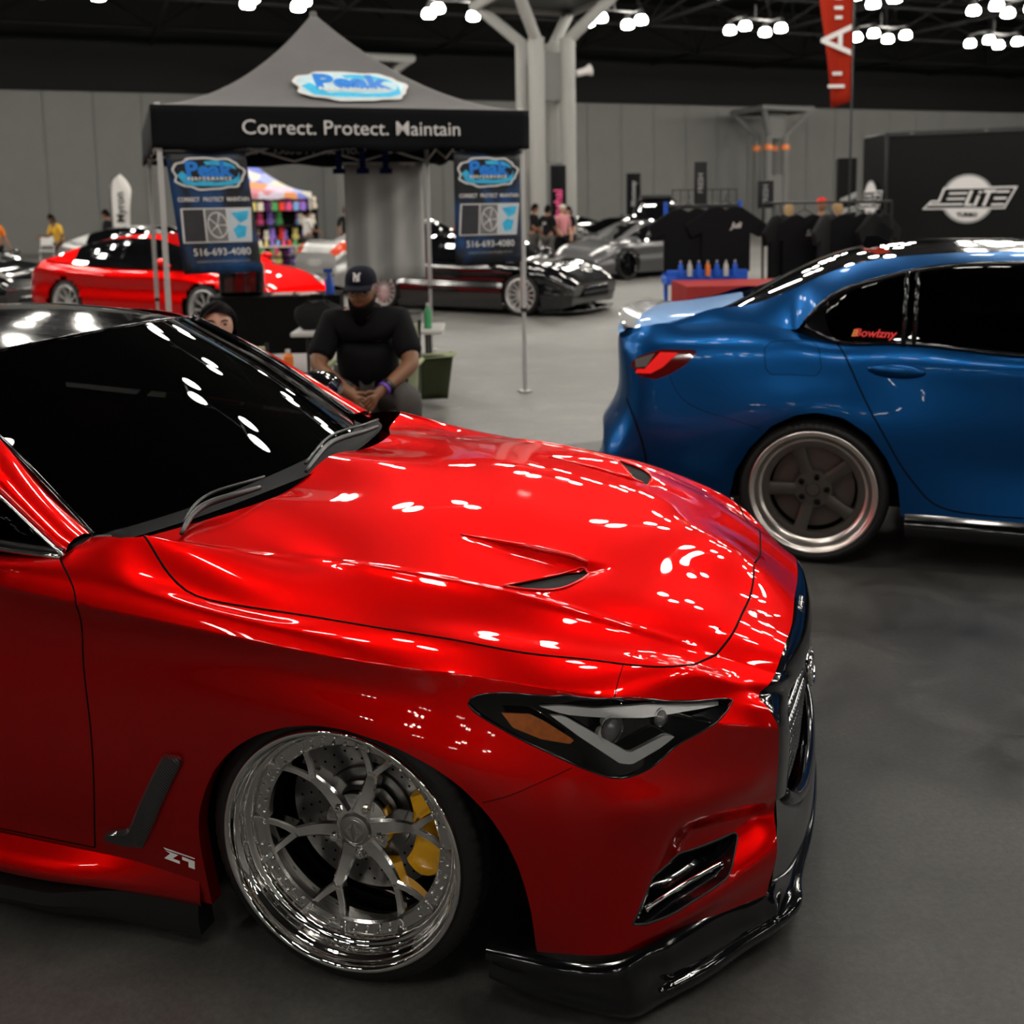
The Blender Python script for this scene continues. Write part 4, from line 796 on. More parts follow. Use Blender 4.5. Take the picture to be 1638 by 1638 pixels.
BP = np.array([[(-1.030,0.000,1.011),(-1.034,0.000,0.927),(-1.030,0.000,0.800),(-1.046,0.000,0.660),(-1.119,0.000,0.523),(-1.166,0.000,0.420),(-1.153,0.000,0.301)],[(-1.000,-0.400,1.005),(-1.003,-0.419,0.922),(-0.999,-0.439,0.800),(-1.015,-0.459,0.663),(-1.078,-0.477,0.543),(-1.063,-0.475,0.512),(-1.106,-0.497,0.307)],[(-0.930,-0.659,0.988),(-0.928,-0.698,0.927),(-0.911,-0.728,0.811),(-0.909,-0.759,0.675),(-0.947,-0.799,0.539),(-0.985,-0.834,0.403),(-0.954,-0.801,0.308)],[(-0.775,-0.700,1.060),(-0.801,-0.784,0.964),(-0.803,-0.827,0.830),(-0.802,-0.860,0.679),(-0.803,-0.886,0.539),(-0.804,-0.897,0.417),(-0.803,-0.887,0.300)],[(-0.632,-0.703,1.066),(-0.635,-0.810,0.985),(-0.635,-0.855,0.849),(-0.635,-0.885,0.691),(-0.635,-0.910,0.542),(-0.635,-0.918,0.409),(-0.635,-0.906,0.285)],[(-0.460,-0.715,1.080),(-0.459,-0.830,0.996),(-0.459,-0.878,0.864),(-0.459,-0.908,0.704),(-0.459,-0.930,0.552),(-0.459,-0.933,0.403),(-0.459,-0.920,0.270)],[(-0.284,-0.733,1.082),(-0.284,-0.846,0.996),(-0.284,-0.895,0.871),(-0.284,-0.929,0.724),(-0.284,-0.944,0.572),(-0.284,-0.940,0.407),(-0.284,-0.929,0.259)],[(-0.122,-0.762,1.056),(-0.124,-0.856,0.986),(-0.125,-0.902,0.871),(-0.124,-0.942,0.743),(-0.124,-0.950,0.596),(-0.124,-0.942,0.420),(-0.124,-0.931,0.251)],[(0.025,-0.791,1.015),(0.022,-0.860,0.968),(0.022,-0.902,0.865),(0.022,-0.944,0.744),(0.022,-0.951,0.603),(0.022,-0.942,0.428),(0.022,-0.931,0.250)],[(0.173,-0.811,1.001),(0.172,-0.861,0.953),(0.172,-0.897,0.852),(0.172,-0.937,0.721),(0.172,-0.947,0.585),(0.172,-0.940,0.420),(0.172,-0.930,0.250)],[(0.340,-0.820,1.008),(0.337,-0.864,0.942),(0.337,-0.889,0.838),(0.337,-0.921,0.686),(0.337,-0.932,0.547),(0.337,-0.932,0.399),(0.337,-0.929,0.250)],[(0.549,-0.822,0.995),(0.553,-0.867,0.930),(0.554,-0.882,0.826),(0.554,-0.901,0.657),(0.554,-0.907,0.507),(0.554,-0.916,0.372),(0.554,-0.925,0.248)],[(0.850,-0.819,0.968),(0.868,-0.865,0.918),(0.870,-0.876,0.814),(0.869,-0.886,0.643),(0.869,-0.886,0.484),(0.869,-0.901,0.354),(0.869,-0.919,0.244)],[(1.310,-0.813,0.954),(1.319,-0.860,0.908),(1.320,-0.872,0.802),(1.320,-0.879,0.640),(1.319,-0.877,0.480),(1.320,-0.891,0.349),(1.320,-0.910,0.240)],[(1.882,-0.810,0.941),(1.872,-0.857,0.897),(1.871,-0.871,0.796),(1.871,-0.877,0.640),(1.871,-0.875,0.480),(1.871,-0.888,0.349),(1.871,-0.900,0.239)]])
BC = {'arch': [(5.48, 5.86), (5.63, 4.96), (5.99, 4.31), (6.6, 3.71), (7.33, 3.41), (7.91, 3.3), (8.72, 3.34), (9.43, 3.71), (9.87, 4.29), (10.14, 4.97), (10.23, 6.0)],'tail': [(2.49, 1.62), (2.7, 1.41), (3.56, 1.2), (4.5, 1.28), (4.54, 1.39), (4.28, 1.75), (3.83, 2.04), (3.45, 2.17), (2.87, 2.04)],'door': [(8.46, 0.04), (8.94, 1.76), (9.34, 2.7), (9.79, 3.57), (10.2, 4.41), (10.55, 5.02), (10.95, 5.56), (11.4, 5.71), (12.02, 5.71)],'fuel': [(6.5, 0.85), (7.74, 0.41), (7.94, 0.74), (8.04, 1.72), (7.9, 2.0), (6.57, 2.05), (6.41, 1.87), (6.35, 1.14)],'handle': [(9.39, 1.47), (10.06, 1.22), (10.6, 1.59)],'seam': [(3.83, 2.06), (3.99, 2.47), (4.24, 2.8), (5.2, 3.27), (6.28, 3.75)],'refl': [(2.22, 2.8), (2.88, 3.65), (3.21, 5.17)]}
def b_point(rc):
    rc = np.atleast_2d(np.array(rc, float)); Br = basis(np.arange(15.), rc[:, 0]); Bc = basis(np.arange(7.), rc[:, 1]); return np.einsum('ni,nj,ijk->nk', Br, Bc, BP)
def b_normal(rc, e=.02):
    rc = np.atleast_2d(np.array(rc, float)); n = np.cross(b_point(rc+[e, 0])-b_point(rc-[e, 0]), b_point(rc+[0, e])-b_point(rc-[0, e])); n /= np.maximum(np.linalg.norm(n, axis=1), 1e-12)[:, None]
    return n*np.where((n @ np.array([-.2, -1, .2])) < 0, -1, 1)[:, None]
def grid_mesh(rows, mb=None, mi=0, sy=1, closed=False):
    mb = mb or MB(); n = len(rows[0]); mb.add([(p[0], sy*p[1], p[2]) for r in rows for p in r], [(i*n+j, i*n+(j+1) % n, (i+1)*n+(j+1) % n, (i+1)*n+j) for i in range(len(rows)-1) for j in range(n if closed else n-1)], mi); return mb
def build_sedan():
    root = thing('sedan', 'satin blue sedan with black roof, carbon lip spoiler and dark five spoke wheel', 'car', (1.645, 5.485, 0), -0.3169)
    polys = [('arch', list(BC['arch'])+[(10.2, 6.6), (5.5, 6.6)]), ('tail', BC['tail']), ('door', [(8.4, -.6)]+list(BC['door'])+[(14.5, 5.71), (14.5, -.6)]), ('fuel', BC['fuel']), ('bump', [(-1, 2.05), (2.87, 2.04), (3.83, 2.05)]+list(BC['seam'])[1:]+[(6.3, 6.6), (-1, 6.6)])]
    V, faces, cen = snap_mesh(200, 90, (0, 14), (0, 6), None, polys); P3 = b_point(V); ins = {n: in_poly(cen[:, 0], cen[:, 1], p) for n, p in polys}
    N3 = grid_normals(P3, faces); nn = b_normal([(7, 2)])[0]; k0 = np.argmin(np.abs(V[:, 0]-7)+np.abs(V[:, 1]-2)); flip = (N3[k0] @ nn) < 0
    if flip: N3 = -N3
    F = lambda mask: [f if not flip else f[::-1] for f, k in zip(faces, mask) if k]
    live = ~ins['arch'] & ~ins['tail']
    bp = panel('rear_bumper', P3, N3, F(live & ins['bump']), M['blue'], root, both=True)
    dr = panel('rear_door', P3, N3, F(live & ins['door']), M['blue'], root); panel('rear_door', P3, N3, F(live & ins['door']), M['blue'], root, mirror=True)
    q = live & ~ins['bump'] & ~ins['door']; qp = panel('quarter_panel', P3, N3, F(q & ~ins['fuel']), M['blue'], root); panel('quarter_panel', P3, N3, F(q), M['blue'], root, mirror=True)
    fd = panel('fuel_flap', P3, N3, F(q & ins['fuel']), M['blue'], root)
    def seam(rc, parent, r=.003, n=50, m='gap'):
        L_ = spline_pts(rc, n) if tuple(rc[0]) != tuple(rc[-1]) else resample(rc, n); pts = b_point(L_)-b_normal(L_)*.001; b = MB(); b.tube(pts, r, 6); b.build('shut_line', M[m], parent, sharp=None)
    seam(BC['door'], dr, .004); seam(BC['fuel']+[BC['fuel'][0]], fd, .0022, 60); seam(BC['seam'], bp, .002, 30); seam(BC['refl'], bp, .006, 20)
    # tail lamps
    for sg in (1, -1):
        tl = panel('tail_light', P3, N3, F(ins['tail']), M['tail_lens'], root, mirror=sg < 0)
        def patch(nm, rc, off, m):
            rc = np.array(rc, float); pts = b_point(rc)+b_normal(rc)*off; b = MB(); b.add([(p[0], sg*p[1], p[2]) for p in pts], [tuple(range(len(pts)))]); b.build(nm, m, tl, sharp=None)
        patch('light_bar', [(2.75, 1.93), (3.3, 1.98), (3.65, 1.80), (4.05, 1.36), (3.55, 1.30), (3.30, 1.60), (3.1, 1.82), (2.8, 1.8)], .004, M['tail_red'])
        patch('reverse_lamp', [(2.72, 1.45), (3.4, 1.32), (3.15, 1.75), (2.75, 1.74)], .004, M['grey_lens'])
    # boot lid, shoulder, C pillar
    dk = []
    for x, zc, ze, ye in ((-1.005, 1.035, 1.005, .66), (-.95, 1.055, 1.03, .67), (-.80, 1.085, 1.055, .685), (-.64, 1.108, 1.085, .68), (-.50, 1.125, 1.115, .66), (-.42, 1.135, 1.13, .64)):
        dk.append([(x+.05*abs(u)**2-(.03 if x < -.9 else 0)*(1-u*u), u*ye, zc+(ze-zc)*abs(u)**2.5) for u in np.linspace(-1, 1, 25)])
    dkr = np.array([spline_pts([dk[k][i] for k in range(len(dk))], 24) for i in range(25)]); grid_mesh(dkr).build('boot_lid', M['blue'], root, sharp=None)
    rail = spline_pts([(-.98, -.655, 1.0), (-.80, -.69, 1.055), (-.62, -.67, 1.092), (-.48, -.64, 1.140), (-.35, -.615, 1.150+.0), (-.272, -.60, 1.168), (-.015, -.575, 1.285), (.241, -.56, 1.368), (.607, -.55, 1.402), (.885, -.545, 1.408), (1.35, -.55, 1.395), (1.9, -.57, 1.33), (2.35, -.63, 1.17), (2.75, -.70, 1.0)], 90)
    c0 = b_point([(r, 0) for r in np.linspace(1.75, 14, 60)])
    wtop = spline_pts([(-.055, -.790, 1.085), (-.05, -.785, 1.115), (-.01, -.77, 1.155), (.05, -.745, 1.208), (.251, -.705, 1.290), (.407, -.692, 1.330), (.868, -.682, 1.365), (1.35, -.685, 1.350), (1.9, -.71, 1.27), (2.3, -.76, 1.12), (2.6, -.80, 1.0)], 60)
    k1 = int(np.argmin(np.abs(c0[:, 0]+.06))); lowl = np.concatenate([c0[:k1], wtop]); x = np.r_[0, np.cumsum(np.linalg.norm(np.diff(lowl, axis=0), axis=1))]; low = np.stack([np.interp(np.linspace(0, x[-1], 90), x, lowl[:, j]) for j in range(3)], 1)
    # pair the two lines by x
    xs = np.linspace(-.95, 2.55, 90); A_ = np.stack([xs, np.interp(xs, rail[:, 0], rail[:, 1]), np.interp(xs, rail[:, 0], rail[:, 2])], 1); B_ = np.stack([xs, np.interp(xs, low[:, 0], low[:, 1]), np.interp(xs, low[:, 0], low[:, 2])], 1)
    for sg in (1, -1):
        rows = []
        for a, c in zip(A_, B_):
            h = np.linalg.norm(a-c); row = []
            for t in np.linspace(0, 1, 9): row.append(a+(c-a)*t+np.array([0, -.16, .16])*h*.5*t*(1-t)*(1 if h > .12 else .8))
            rows.append(row)
        grid_mesh(rows, sy=sg).build('roof_side', M['blue'], root, sharp=None)
        # black window frame and glass
        belt = [c0[i] for i in range(k1, 60)]; xb = np.array([p[0] for p in belt]); n = 50; xs2 = np.linspace(-.05, 2.5, n); up_ = np.stack([xs2, np.interp(xs2, wtop[:, 0], wtop[:, 1]), np.interp(xs2, wtop[:, 0], wtop[:, 2])], 1)
        lowb = [(xx, -.785, 1.08) if xx < -.03 else None for xx in xs2]; lo_ = []
        tipz = lambda xx: np.interp(xx, [-.05, .0, .05, .10], [1.075, 1.045, 1.02, 1.0]); c0z = c0
        for xx in xs2:
            z = np.interp(xx, c0[:, 0], c0[:, 2]); z = max(z, tipz(xx)) if xx < .1 else z; lo_.append((xx, np.interp(xx, c0[:, 0], c0[:, 1])+.004, z))
        rows = [[u, np.array(u)*.9+np.array(l)*.1+[0, .010, 0], (np.array(u)+np.array(l))/2+[0, .004, 0], np.array(u)*.1+np.array(l)*.9+[0, .006, 0], l] for u, l in zip(up_, lo_)]
        sw = grid_mesh(rows, sy=sg).build('side_window', M['glass'], root, sharp=None)
        b = MB(); S = lambda L: [(p[0], sg*p[1], p[2]) for p in L]
        b.tube(S([tuple(p+[0, -.002, -.004]) for p in up_]), .011, 8); b.tube(S([(p[0], p[1]-.006, p[2]+.004) for p in lo_]), .010, 8)
        b.add(S([(-.06, -.792, 1.10), (.0, -.778, 1.155), (.055, -.75, 1.205), (.035, -.775, 1.12), (.06, -.795, 1.05), (.10, -.808, 1.005), (.02, -.80, 1.03)]), [(0, 6, 3, 1), (1, 3, 2), (6, 5, 4, 3)])
        T0, T1 = (.395, -.828, 1.0), (.412, -.700, 1.325)
        for dx in (-.022, .022): b.tube(S([(T0[0]+dx, T0[1], T0[2]), ((T0[0]+T1[0])/2+dx, -.778, 1.17), (T1[0]+dx, T1[1], T1[2])]), .011, 8)
        b.build('window_frame', M['black_gloss'], sw, sharp=None)
    for txt, xx, m, sz in (('Bowlzny', .25, M['red_ink'], .052), ('B', .165, M['orange_ink'], .045)):
        T = frame((xx, -.812, 1.052), (1, -.03, -.02), (0, .38, 1)); put_text('window_sticker', txt, sz, T, m, root, shear=.3, bold=.0012)
    # rear glass + roof as one dark skin
    ctr = spline_pts([(-.42, 0, 1.135), (-.30, 0, 1.205), (-.177, 0, 1.272), (.038, 0, 1.368), (.261, 0, 1.424), (.653, 0, 1.446), (.96, 0, 1.444), (1.35, 0, 1.43), (1.9, 0, 1.35), (2.35, 0, 1.19), (2.70, 0, 1.03)], 80)
    re_ = spline_pts([(-.50, -.60, 1.120), (-.35, -.60, 1.150), (-.272, -.60, 1.166), (-.015, -.575, 1.287), (.241, -.56, 1.369), (.607, -.55, 1.403), (.885, -.545, 1.409), (1.35, -.55, 1.396), (1.9, -.57, 1.331), (2.35, -.63, 1.17), (2.68, -.70, 1.0)], 80)
    rows = [[(c[0]+(e[0]-c[0])*u*u, e[1]*u, c[2]+(e[2]-c[2])*abs(u)**2.3) for u in np.linspace(-1, 1, 21)] for c, e in zip(ctr, re_)]
    grid_mesh(rows[:26]).build('rear_window', M['glass_dark'], root, sharp=None); grid_mesh(rows[25:52]).build('roof', M['black_gloss'], root, sharp=None); grid_mesh(rows[51:]).build('windshield', M['glass_dark'], root, sharp=None)
    b = MB(); b.add([(.20, -.02, 1.415), (.36, -.028, 1.425), (.36, .028, 1.425), (.20, .02, 1.415), (.215, 0, 1.462), (.27, 0, 1.462)], [(0, 1, 5, 4), (1, 2, 5), (2, 3, 4, 5), (3, 0, 4)]); b.build('antenna_fin', M['black_gloss'], root)
    # carbon lip spoiler on the boot edge
    rows = []
    for u in np.linspace(-1, 1, 41):
        y = u*.66; x0 = -.985+.10*abs(u)**3; z0 = 1.05-.035*abs(u)**2.5; k = 1-.45*abs(u)**4
        rows.append([(x0+.10, y, z0+.012), (x0+.04, y, z0+.022*k+.006), (x0-.035*k, y, z0+.050*k), (x0-.050*k, y, z0+.046*k), (x0-.035, y, z0+.012), (x0-.02, y, z0-.02)])
    grid_mesh(rows).build('lip_spoiler', M['carbon'], root, sharp=25)
    # bumper underside, diffuser, skirts
    rows = []
    for r in np.linspace(0, 5.6, 40):
        p = b_point([(r, 6)])[0]; n_ = b_normal([(r, 6)])[0]; n_[2] = 0; k = np.clip(r/1.5, 0, 1)
        rows.append([p+[0, 0, .02], p+n_*.012, p+n_*.02+[0, 0, -.05], p+n_*.0+[0, 0, -.12], p-n_*.12+[0, 0, -.12]])
    b = grid_mesh(rows); grid_mesh(rows, b, sy=-1); b.build('diffuser', M['black_gloss'], root, sharp=None)
    rows = []
    for r in np.linspace(10.3, 14, 30):
        p = b_point([(r, 6)])[0]; rows.append([p+[0, .0, .012], p+[0, -.012, -.005], p+[0, -.030, -.035], p+[0, -.020, -.075], p+[0, .0, -.10], p+[0, .12, -.10]])
    [grid_mesh(rows, sy=sk).build('side_skirt', M['black_gloss'], root, sharp=None) for sk in (1, -1)]
    h = MB(); a, m_, c = [b_point([q])[0] for q in BC['handle']]; mid = (a+c)/2
    T = Matrix.Translation(tuple(mid+[0, .004, .0])) @ Matrix.Rotation(math.radians(3), 4, 'Y') @ Matrix.Diagonal((.125, .036, .034, 1))
    bm = bmesh.new(); bmesh.ops.create_uvsphere(bm, u_segments=24, v_segments=14, radius=1); me = bpy.data.meshes.new('door_handle'); bm.transform(T); bm.to_mesh(me); bm.free(); me.materials.append(M['blue']); me.polygons.foreach_set('use_smooth', np.full(len(me.polygons), True)); link(bpy.data.objects.new('door_handle', me), dr)
    rc = np.array(resample(BC['arch'], 50)); a = b_point(rc); b = MB(); vs = []; c1 = np.array([0, 0, .33])
    for k in range(50): q_ = c1+(a[k]-c1)*[1.10, 0, 1.10]; vs += [tuple(a[k]), (a[k][0], a[k][1]+.02, a[k][2]), (q_[0], a[k][1]+.05, q_[2]), (q_[0], -.55, q_[2]), (0, -.54, .35)]
    b.add(vs, [(i*5+j, (i+1)*5+j, (i+1)*5+j+1, i*5+j+1) for i in range(49) for j in range(4)], 0); b.build('wheel_well', M['black_matte'], root, sharp=None)
    b = MB(); b.box((1.2, 0, .42), (4.2, 1.2, .46)); b.box((.9, 0, .80), (2.4, 1.4, .2)); b.build('underbody', M['cabin'], root, bevel=.03)
    for x in (.55, 1.5):
        for y in (-.37, .37): b = MB(); b.box((x, y, .95), (.15, .48, .55), ry=-.2); b.box((x-.06, y, 1.22), (.09, .25, .16), ry=-.2); b.build('seat', M['cabin'], root, bevel=.04)
    # front end, outside the picture
    rows = []; sec = b_point([(14, c) for c in np.linspace(0, 6, 16)])
    for x in np.linspace(1.9, 3.72, 20):
        t = (x-1.9)/1.82; nose = max(0, (t-.75)/.25); rows.append([(x-nose*.12*math.sin(j/15*3.1)*0, p[1]*(1-.14*nose**2), p[2]-(.16*t*(1-j/15)+.02*t)) for j, p in enumerate(sec)])
    b = grid_mesh(rows); grid_mesh(rows, b, sy=-1); b.add([(3.72, p[1], p[2]) for p in rows[-1]]+[(3.72, -p[1], p[2]) for p in rows[-1]], [(j, j+1, 17+j, 16+j) for j in range(15)]); b.build('front_body', M['blue'], root, sharp=None)
    rows = [[(x, u*.70, .99-.19*((x-2.6)/1.12)+.03*(1-u*u)) for u in np.linspace(-1.14, 1.14, 15)] for x in np.linspace(2.6, 3.72, 12)]; grid_mesh(rows).build('bonnet', M['blue'], root, sharp=None)
    for x, sg in ((0, -1), (0, 1), (2.857, -1), (2.857, 1)): five_spoke(root, wheel_frame(x, sg*.94, .333, .02, 0, sg), .283, .333)
    return root
def five_spoke(root, T, R, RT):
    b = MB(); ch_ = spline_pts([(R-.004, -.012, 0), (R, -.006, 0), (R-.001, .002, 0), (R-.006, .004, 0), (R-.012, .0, 0), (R-.020, -.004, 0), (R-.030, -.018, 0), (R-.038, -.034, 0), (R-.046, -.044, 0), (R-.056, -.050, 0)], 50)
    b.lathe([(p[0], p[1]) for p in ch_], 96, T); b.lathe([(R-.02, -.03), (R-.03, -.16), (R-.01, -.235)], 64, T); rim = b.build('wheel', M['brushed_lip'], root, sharp=None)
    b = MB(); tp = spline_pts([(R-.01, -.012, 0), (R+.002, -.002, 0), (R+.018, .004, 0), (R+.032, -.004, 0), (RT-.008, -.020, 0), (RT-.001, -.038, 0), (RT, -.06, 0), (RT, -.2, 0), (RT-.012, -.245, 0), (R, -.25, 0)], 50)
    b.lathe([(r - (.006 if r > RT-.003 and (abs(z+.09) < .006 or abs(z+.13) < .006 or abs(z+.17) < .006) else 0), z) for r, z, _ in tp], 96, T); ty = b.build('tyre', M['rubber'], rim, sharp=None)
    for txt, a0 in (('MICHELIN', 90), ):
        for i, c_ in enumerate(txt):
            a = math.radians(a0+20-i*5.6); p = T @ Vector(((R+.026)*math.cos(a), (R+.026)*math.sin(a), .0055)); X = T.to_3x3() @ Vector((math.sin(a), -math.cos(a), 0)); Y = T.to_3x3() @ Vector((math.cos(a), math.sin(a), 0))
            put_text('sidewall_letter', c_, .026, frame(p, X, Y), M['grey_ink_dark'], ty, bold=.0006)
    b = MB(); z0 = -.048; r1 = R-.054
    b.lathe([(r1+.004, z0-.002), (r1-.004, z0), (r1-.030, z0-.004), (r1-.034, z0-.02), (r1-.03, z0-.05)], 72, T)
    for s_ in range(5):
        a = math.radians(38+72*s_); L = []
        for i in range(9):
            t = i/8; r = .045+(r1-.010-.045)*t; w = .030-.006*math.sin(t*3.1)+.004*t; z = z0-.012-.010*(1-t)+.004*t
            for s2, zz in ((-1, -.035), (-1, -.003), (-.75, 0), (.75, 0), (1, -.003), (1, -.035)):
                x = r; y = w*s2; L.append(T @ Vector((x*math.cos(a)-y*math.sin(a), x*math.sin(a)+y*math.cos(a), z+zz)))
        b.add(L, [(i*6+j, i*6+(j+1) % 6, (i+1)*6+(j+1) % 6, (i+1)*6+j) for i in range(8) for j in range(6)])
    b.lathe([(0, z0-.018), (.040, z0-.018), (.085, z0-.020), (.092, z0-.03), (.092, z0-.06)], 48, T); b.build('spokes', M['gunmetal'], rim, sharp=30)
    b = MB(); b.lathe([(0, z0-.006), (.028, z0-.007), (.032, z0-.012), (.034, z0-.02)], 32, T); b.build('centre_cap', M['gunmetal'], rim, sharp=30)
    for i in range(5):
        a = math.radians(2+72*i); c = T @ Vector((.060*math.cos(a), .060*math.sin(a), z0-.018)); Tb = Matrix.Translation(c) @ T.to_3x3().to_4x4(); b = MB(); b.lathe([(.015, 0), (.015, .001), (.012, -.002), (.0105, .004), (.0105, .016), (.008, .019), (0, .019)], 16, Tb); b.build('lug_bolt', M['black_gloss'], rim, sharp=30)
    b = MB(); b.lathe([(.07, -.11), (.08, -.12), (.185, -.12), (.185, -.15), (.08, -.15)], 64, T); b.build('brake_disc', M['dark_disc'], rim, sharp=30)
    b = MB(); b.lathe([(0, -.17), (R-.03, -.17)], 32, T); b.build('wheel_backing', M['black_matte'], rim, sharp=None)
M['tail_lens'] = mat('dark_red_lens', (.10, .002, .002), .12, coat=1.)
M['tail_red'] = mat('red_light_bar', (.85, .01, .008), .2, coat=1., emit=(1, .02, .02), es=.25)
M['grey_lens'] = mat('grey_lens', (.12, .11, .10), .3, coat=1.)
M['glass_dark'] = mat('dark_glass', (.003, .003, .004), .02, coat=1.)
M['red_ink'] = mat('red_sticker', (.85, .01, .01), .4); M['orange_ink'] = mat('orange_sticker', (.8, .25, .02), .4)
M['brushed_lip'] = mat('brushed_wheel_lip', (.80, .74, .70), .28, 1.)
M['gunmetal'] = mat('gunmetal_spokes', (.085, .078, .070), .42, .6)
M['dark_disc'] = mat('dark_disc', (.12, .10, .09), .45, .8)
M['grey_ink_dark'] = mat('raised_rubber_letters', (.030, .030, .030), .5)
# ---------------------------------------------------------------- cars further back: one shaped body each
def far_car(name, label, loc, yaw, col, L=4.7, Wd=1.82, wb=2.75, top=None, roof=None, belt=.88, wheel_r=.33, rim='bright_rim', clear=.14, front_dx=.0, spokes=10, group=None, rear_lamp=None, front_lamp='lamp_white', plate=False, wing=False, grille='black_gloss', lip=False):
    """x forward, origin midway between the axles. top: (x,z) of bonnet/boot line; roof: (x,z) of the glasshouse line"""
    root = thing(name, label, 'car', (loc[0], loc[1], 0), yaw, group); hw = Wd/2
    top = np.array(top); x0, x1 = top[0][0], top[-1][0]; n = 70; xs = np.linspace(x0, x1, n); zt = spline_line(top, xs)
    rows = []
    for x, z in zip(xs, zt):
        e0 = max(0, 1-(x-x0)/.55); e1 = max(0, 1-(x1-x)/.75); taper = 1-.20*e1**2.2-.14*e0**2.2; w = hw*taper
        flare = .02*(math.exp(-((abs(x)-wb/2)/.32)**2)); zb = clear+.06*max(e0, e1)**3; zs = z-.035-.02*taper
        sec = [(0, z+.012), (w*.45, z+.010), (w*.78, z-.008), (w*.92, zs-.01), (w*.975, zs-.07), (w*.965+flare, (zs+zb)*.60), (w*1.0+flare, (zs+zb)*.47), (w*.99+flare, zb+.14), (w*.955+flare*.5, zb)]
        px_ = lambda zz: x-.10*e1**6*(abs(zz-.45)/.45)+.08*e0**6*(abs(zz-.5)/.5)
        rows.append(spline_pts([(px_(zz), yy, zz) for yy, zz in sec], 30))
    R_ = np.array(rows); arch = wheel_r+.035
    b = MB()
    for sg in (1, -1):
        vs = [(p[0], sg*p[1], p[2]) for r in R_ for p in r]; fs = []
        for i in range(n-1):
            for j in range(29):
                c = (R_[i, j]+R_[i+1, j+1])/2
                if abs(c[1]) > hw*.72 and min(math.hypot(c[0]-wb/2, c[2]-wheel_r), math.hypot(c[0]+wb/2, c[2]-wheel_r)) < arch: continue
                fs.append((i*30+j, i*30+j+1, (i+1)*30+j+1, (i+1)*30+j))
        b.add(vs, fs)
    for i in (0, n-1):
        r = R_[i]; b.add([tuple(p) for p in r]+[(p[0], -p[1], p[2]) for p in r], [(j, j+1, 30+j+1, 30+j) for j in range(29)])
    body = b.build('body', col, root, sharp=None)
    # glasshouse
    roof = np.array(roof); gx = np.linspace(roof[0][0], roof[-1][0], 50); gz = spline_line(roof, gx); rows = []; zb_ = np.interp(gx, xs, zt)
    for x, z, q in zip(gx, gz, zb_):
        h = max(0., z-q+.02); t = min(1, h/.35); wr = hw*(.62+.22*(1-t)); wl = hw*.90; zl = q-.03
        rows.append(spline_pts([(x, 0, z+.0), (x, wr*.5, z-.006), (x, wr*.9, z-.025*t-.004), (x, wr+(wl-wr)*.25, z-(z-zl)*.22), (x, wr+(wl-wr)*.6, z-(z-zl)*.62), (x, wl, zl)], 16))
    G = np.array(rows); b = MB(); xa, xb = [roof[k][0] for k in (0, -1)]; zmax = gz.max(); xr = gx[gz > zmax-.055]; r0, r1 = xr.min(), xr.max()
    for sg in (1, -1):
        vs = [(p[0], sg*p[1], p[2]) for r in G for p in r]; k = 16
        for i in range(49):
            xm = (gx[i]+gx[i+1])/2; onroof = r0-.02 < xm < r1+.02
            for j in range(15):
                side = j >= 6; pil = side and (j <= 7 or not (r0-.62*(r0-xa) < xm < r1+.72*(xb-r1)) or abs(xm-(r0+r1)/2+.05) < .035) and j < 14
                m_ = 1
                if (onroof and not side): m_ = 0
                elif side and (j <= 7 or xm < r0-.42*(r0-xa) or xm > r1+.80*(xb-r1)): m_ = 0
                elif side and abs(xm-(r0+r1)/2+.05) < .04: m_ = 2
                elif not side and j >= 4: m_ = 0
                q = [vs[i*k+j], vs[i*k+j+1], vs[(i+1)*k+j+1], vs[(i+1)*k+j]]; b.add(q, [(0, 1, 2, 3)], m_)
    b.build('glasshouse', None, root, sharp=None, mats=[col, M['glass_dark'], M['black_gloss']])
    # lamps, grille, bumper trim that follow the nose and tail
    def strip(nm, i_from, j0, j1, z_off, m, sgn=(1, -1), out=.006, k0=0, k1=8):
        for sg in sgn:
            b = MB(); idx = [n-1-k if i_from == 'f' else k for k in range(k0, k1)]; rows = []
            for i in idx: r = R_[i]; rows.append([(p[0]+(out if i_from == 'f' else -out), sg*(p[1]+out), p[2]+z_off) for p in r[j0:j1]])
            kk = j1-j0; b.add([p for r in rows for p in r], [(i*kk+j, i*kk+j+1, (i+1)*kk+j+1, (i+1)*kk+j) for i in range(len(rows)-1) for j in range(kk-1)]); b.build(nm, m, root, sharp=None)
    strip('headlight', 'f', 12, 16, 0, M[front_lamp], k0=1, k1=9)
    if rear_lamp: strip('tail_light', 'r', 11, 17, 0, M[rear_lamp], k0=0, k1=6)
    fx = R_[n-1][0][0]; rx_ = R_[0][0][0]; zn = R_[n-1][0][2]; zr = R_[0][0][2]
    b = MB(); b.add([(fx+.012, -hw*.42, zn-.07), (fx+.012, hw*.42, zn-.07), (fx+.012, hw*.48, .24), (fx+.012, -hw*.48, .24), (fx-.03, -hw*.42, zn-.05), (fx-.03, hw*.42, zn-.05)], [(0, 1, 2, 3), (4, 5, 1, 0)]); b.build('grille', M[grille], root, sharp=None)
    for sg in (1, -1):
        b = MB(); b.box((fx-.16, sg*hw*.66, .30), (.10, .22, .09), rz=-sg*.5); b.build('bumper_vent', M['black_matte'], root, bevel=.01)
        b = MB(); b.lathe([(0, .09), (.06, .06), (.085, 0), (.07, -.04), (0, -.05)], 16, Matrix.Translation((wb/2-.62+front_dx, sg*(hw+.09), belt+.10)) @ Matrix.Diagonal((1, 1.2, .75, 1)) @ Matrix.Rotation(math.radians(90), 4, 'Y')); b.tube([(wb/2-.62+front_dx, sg*(hw-.05), belt+.05), (wb/2-.62+front_dx, sg*(hw+.06), belt+.09)], .02, 6); b.build('door_mirror', col, root)
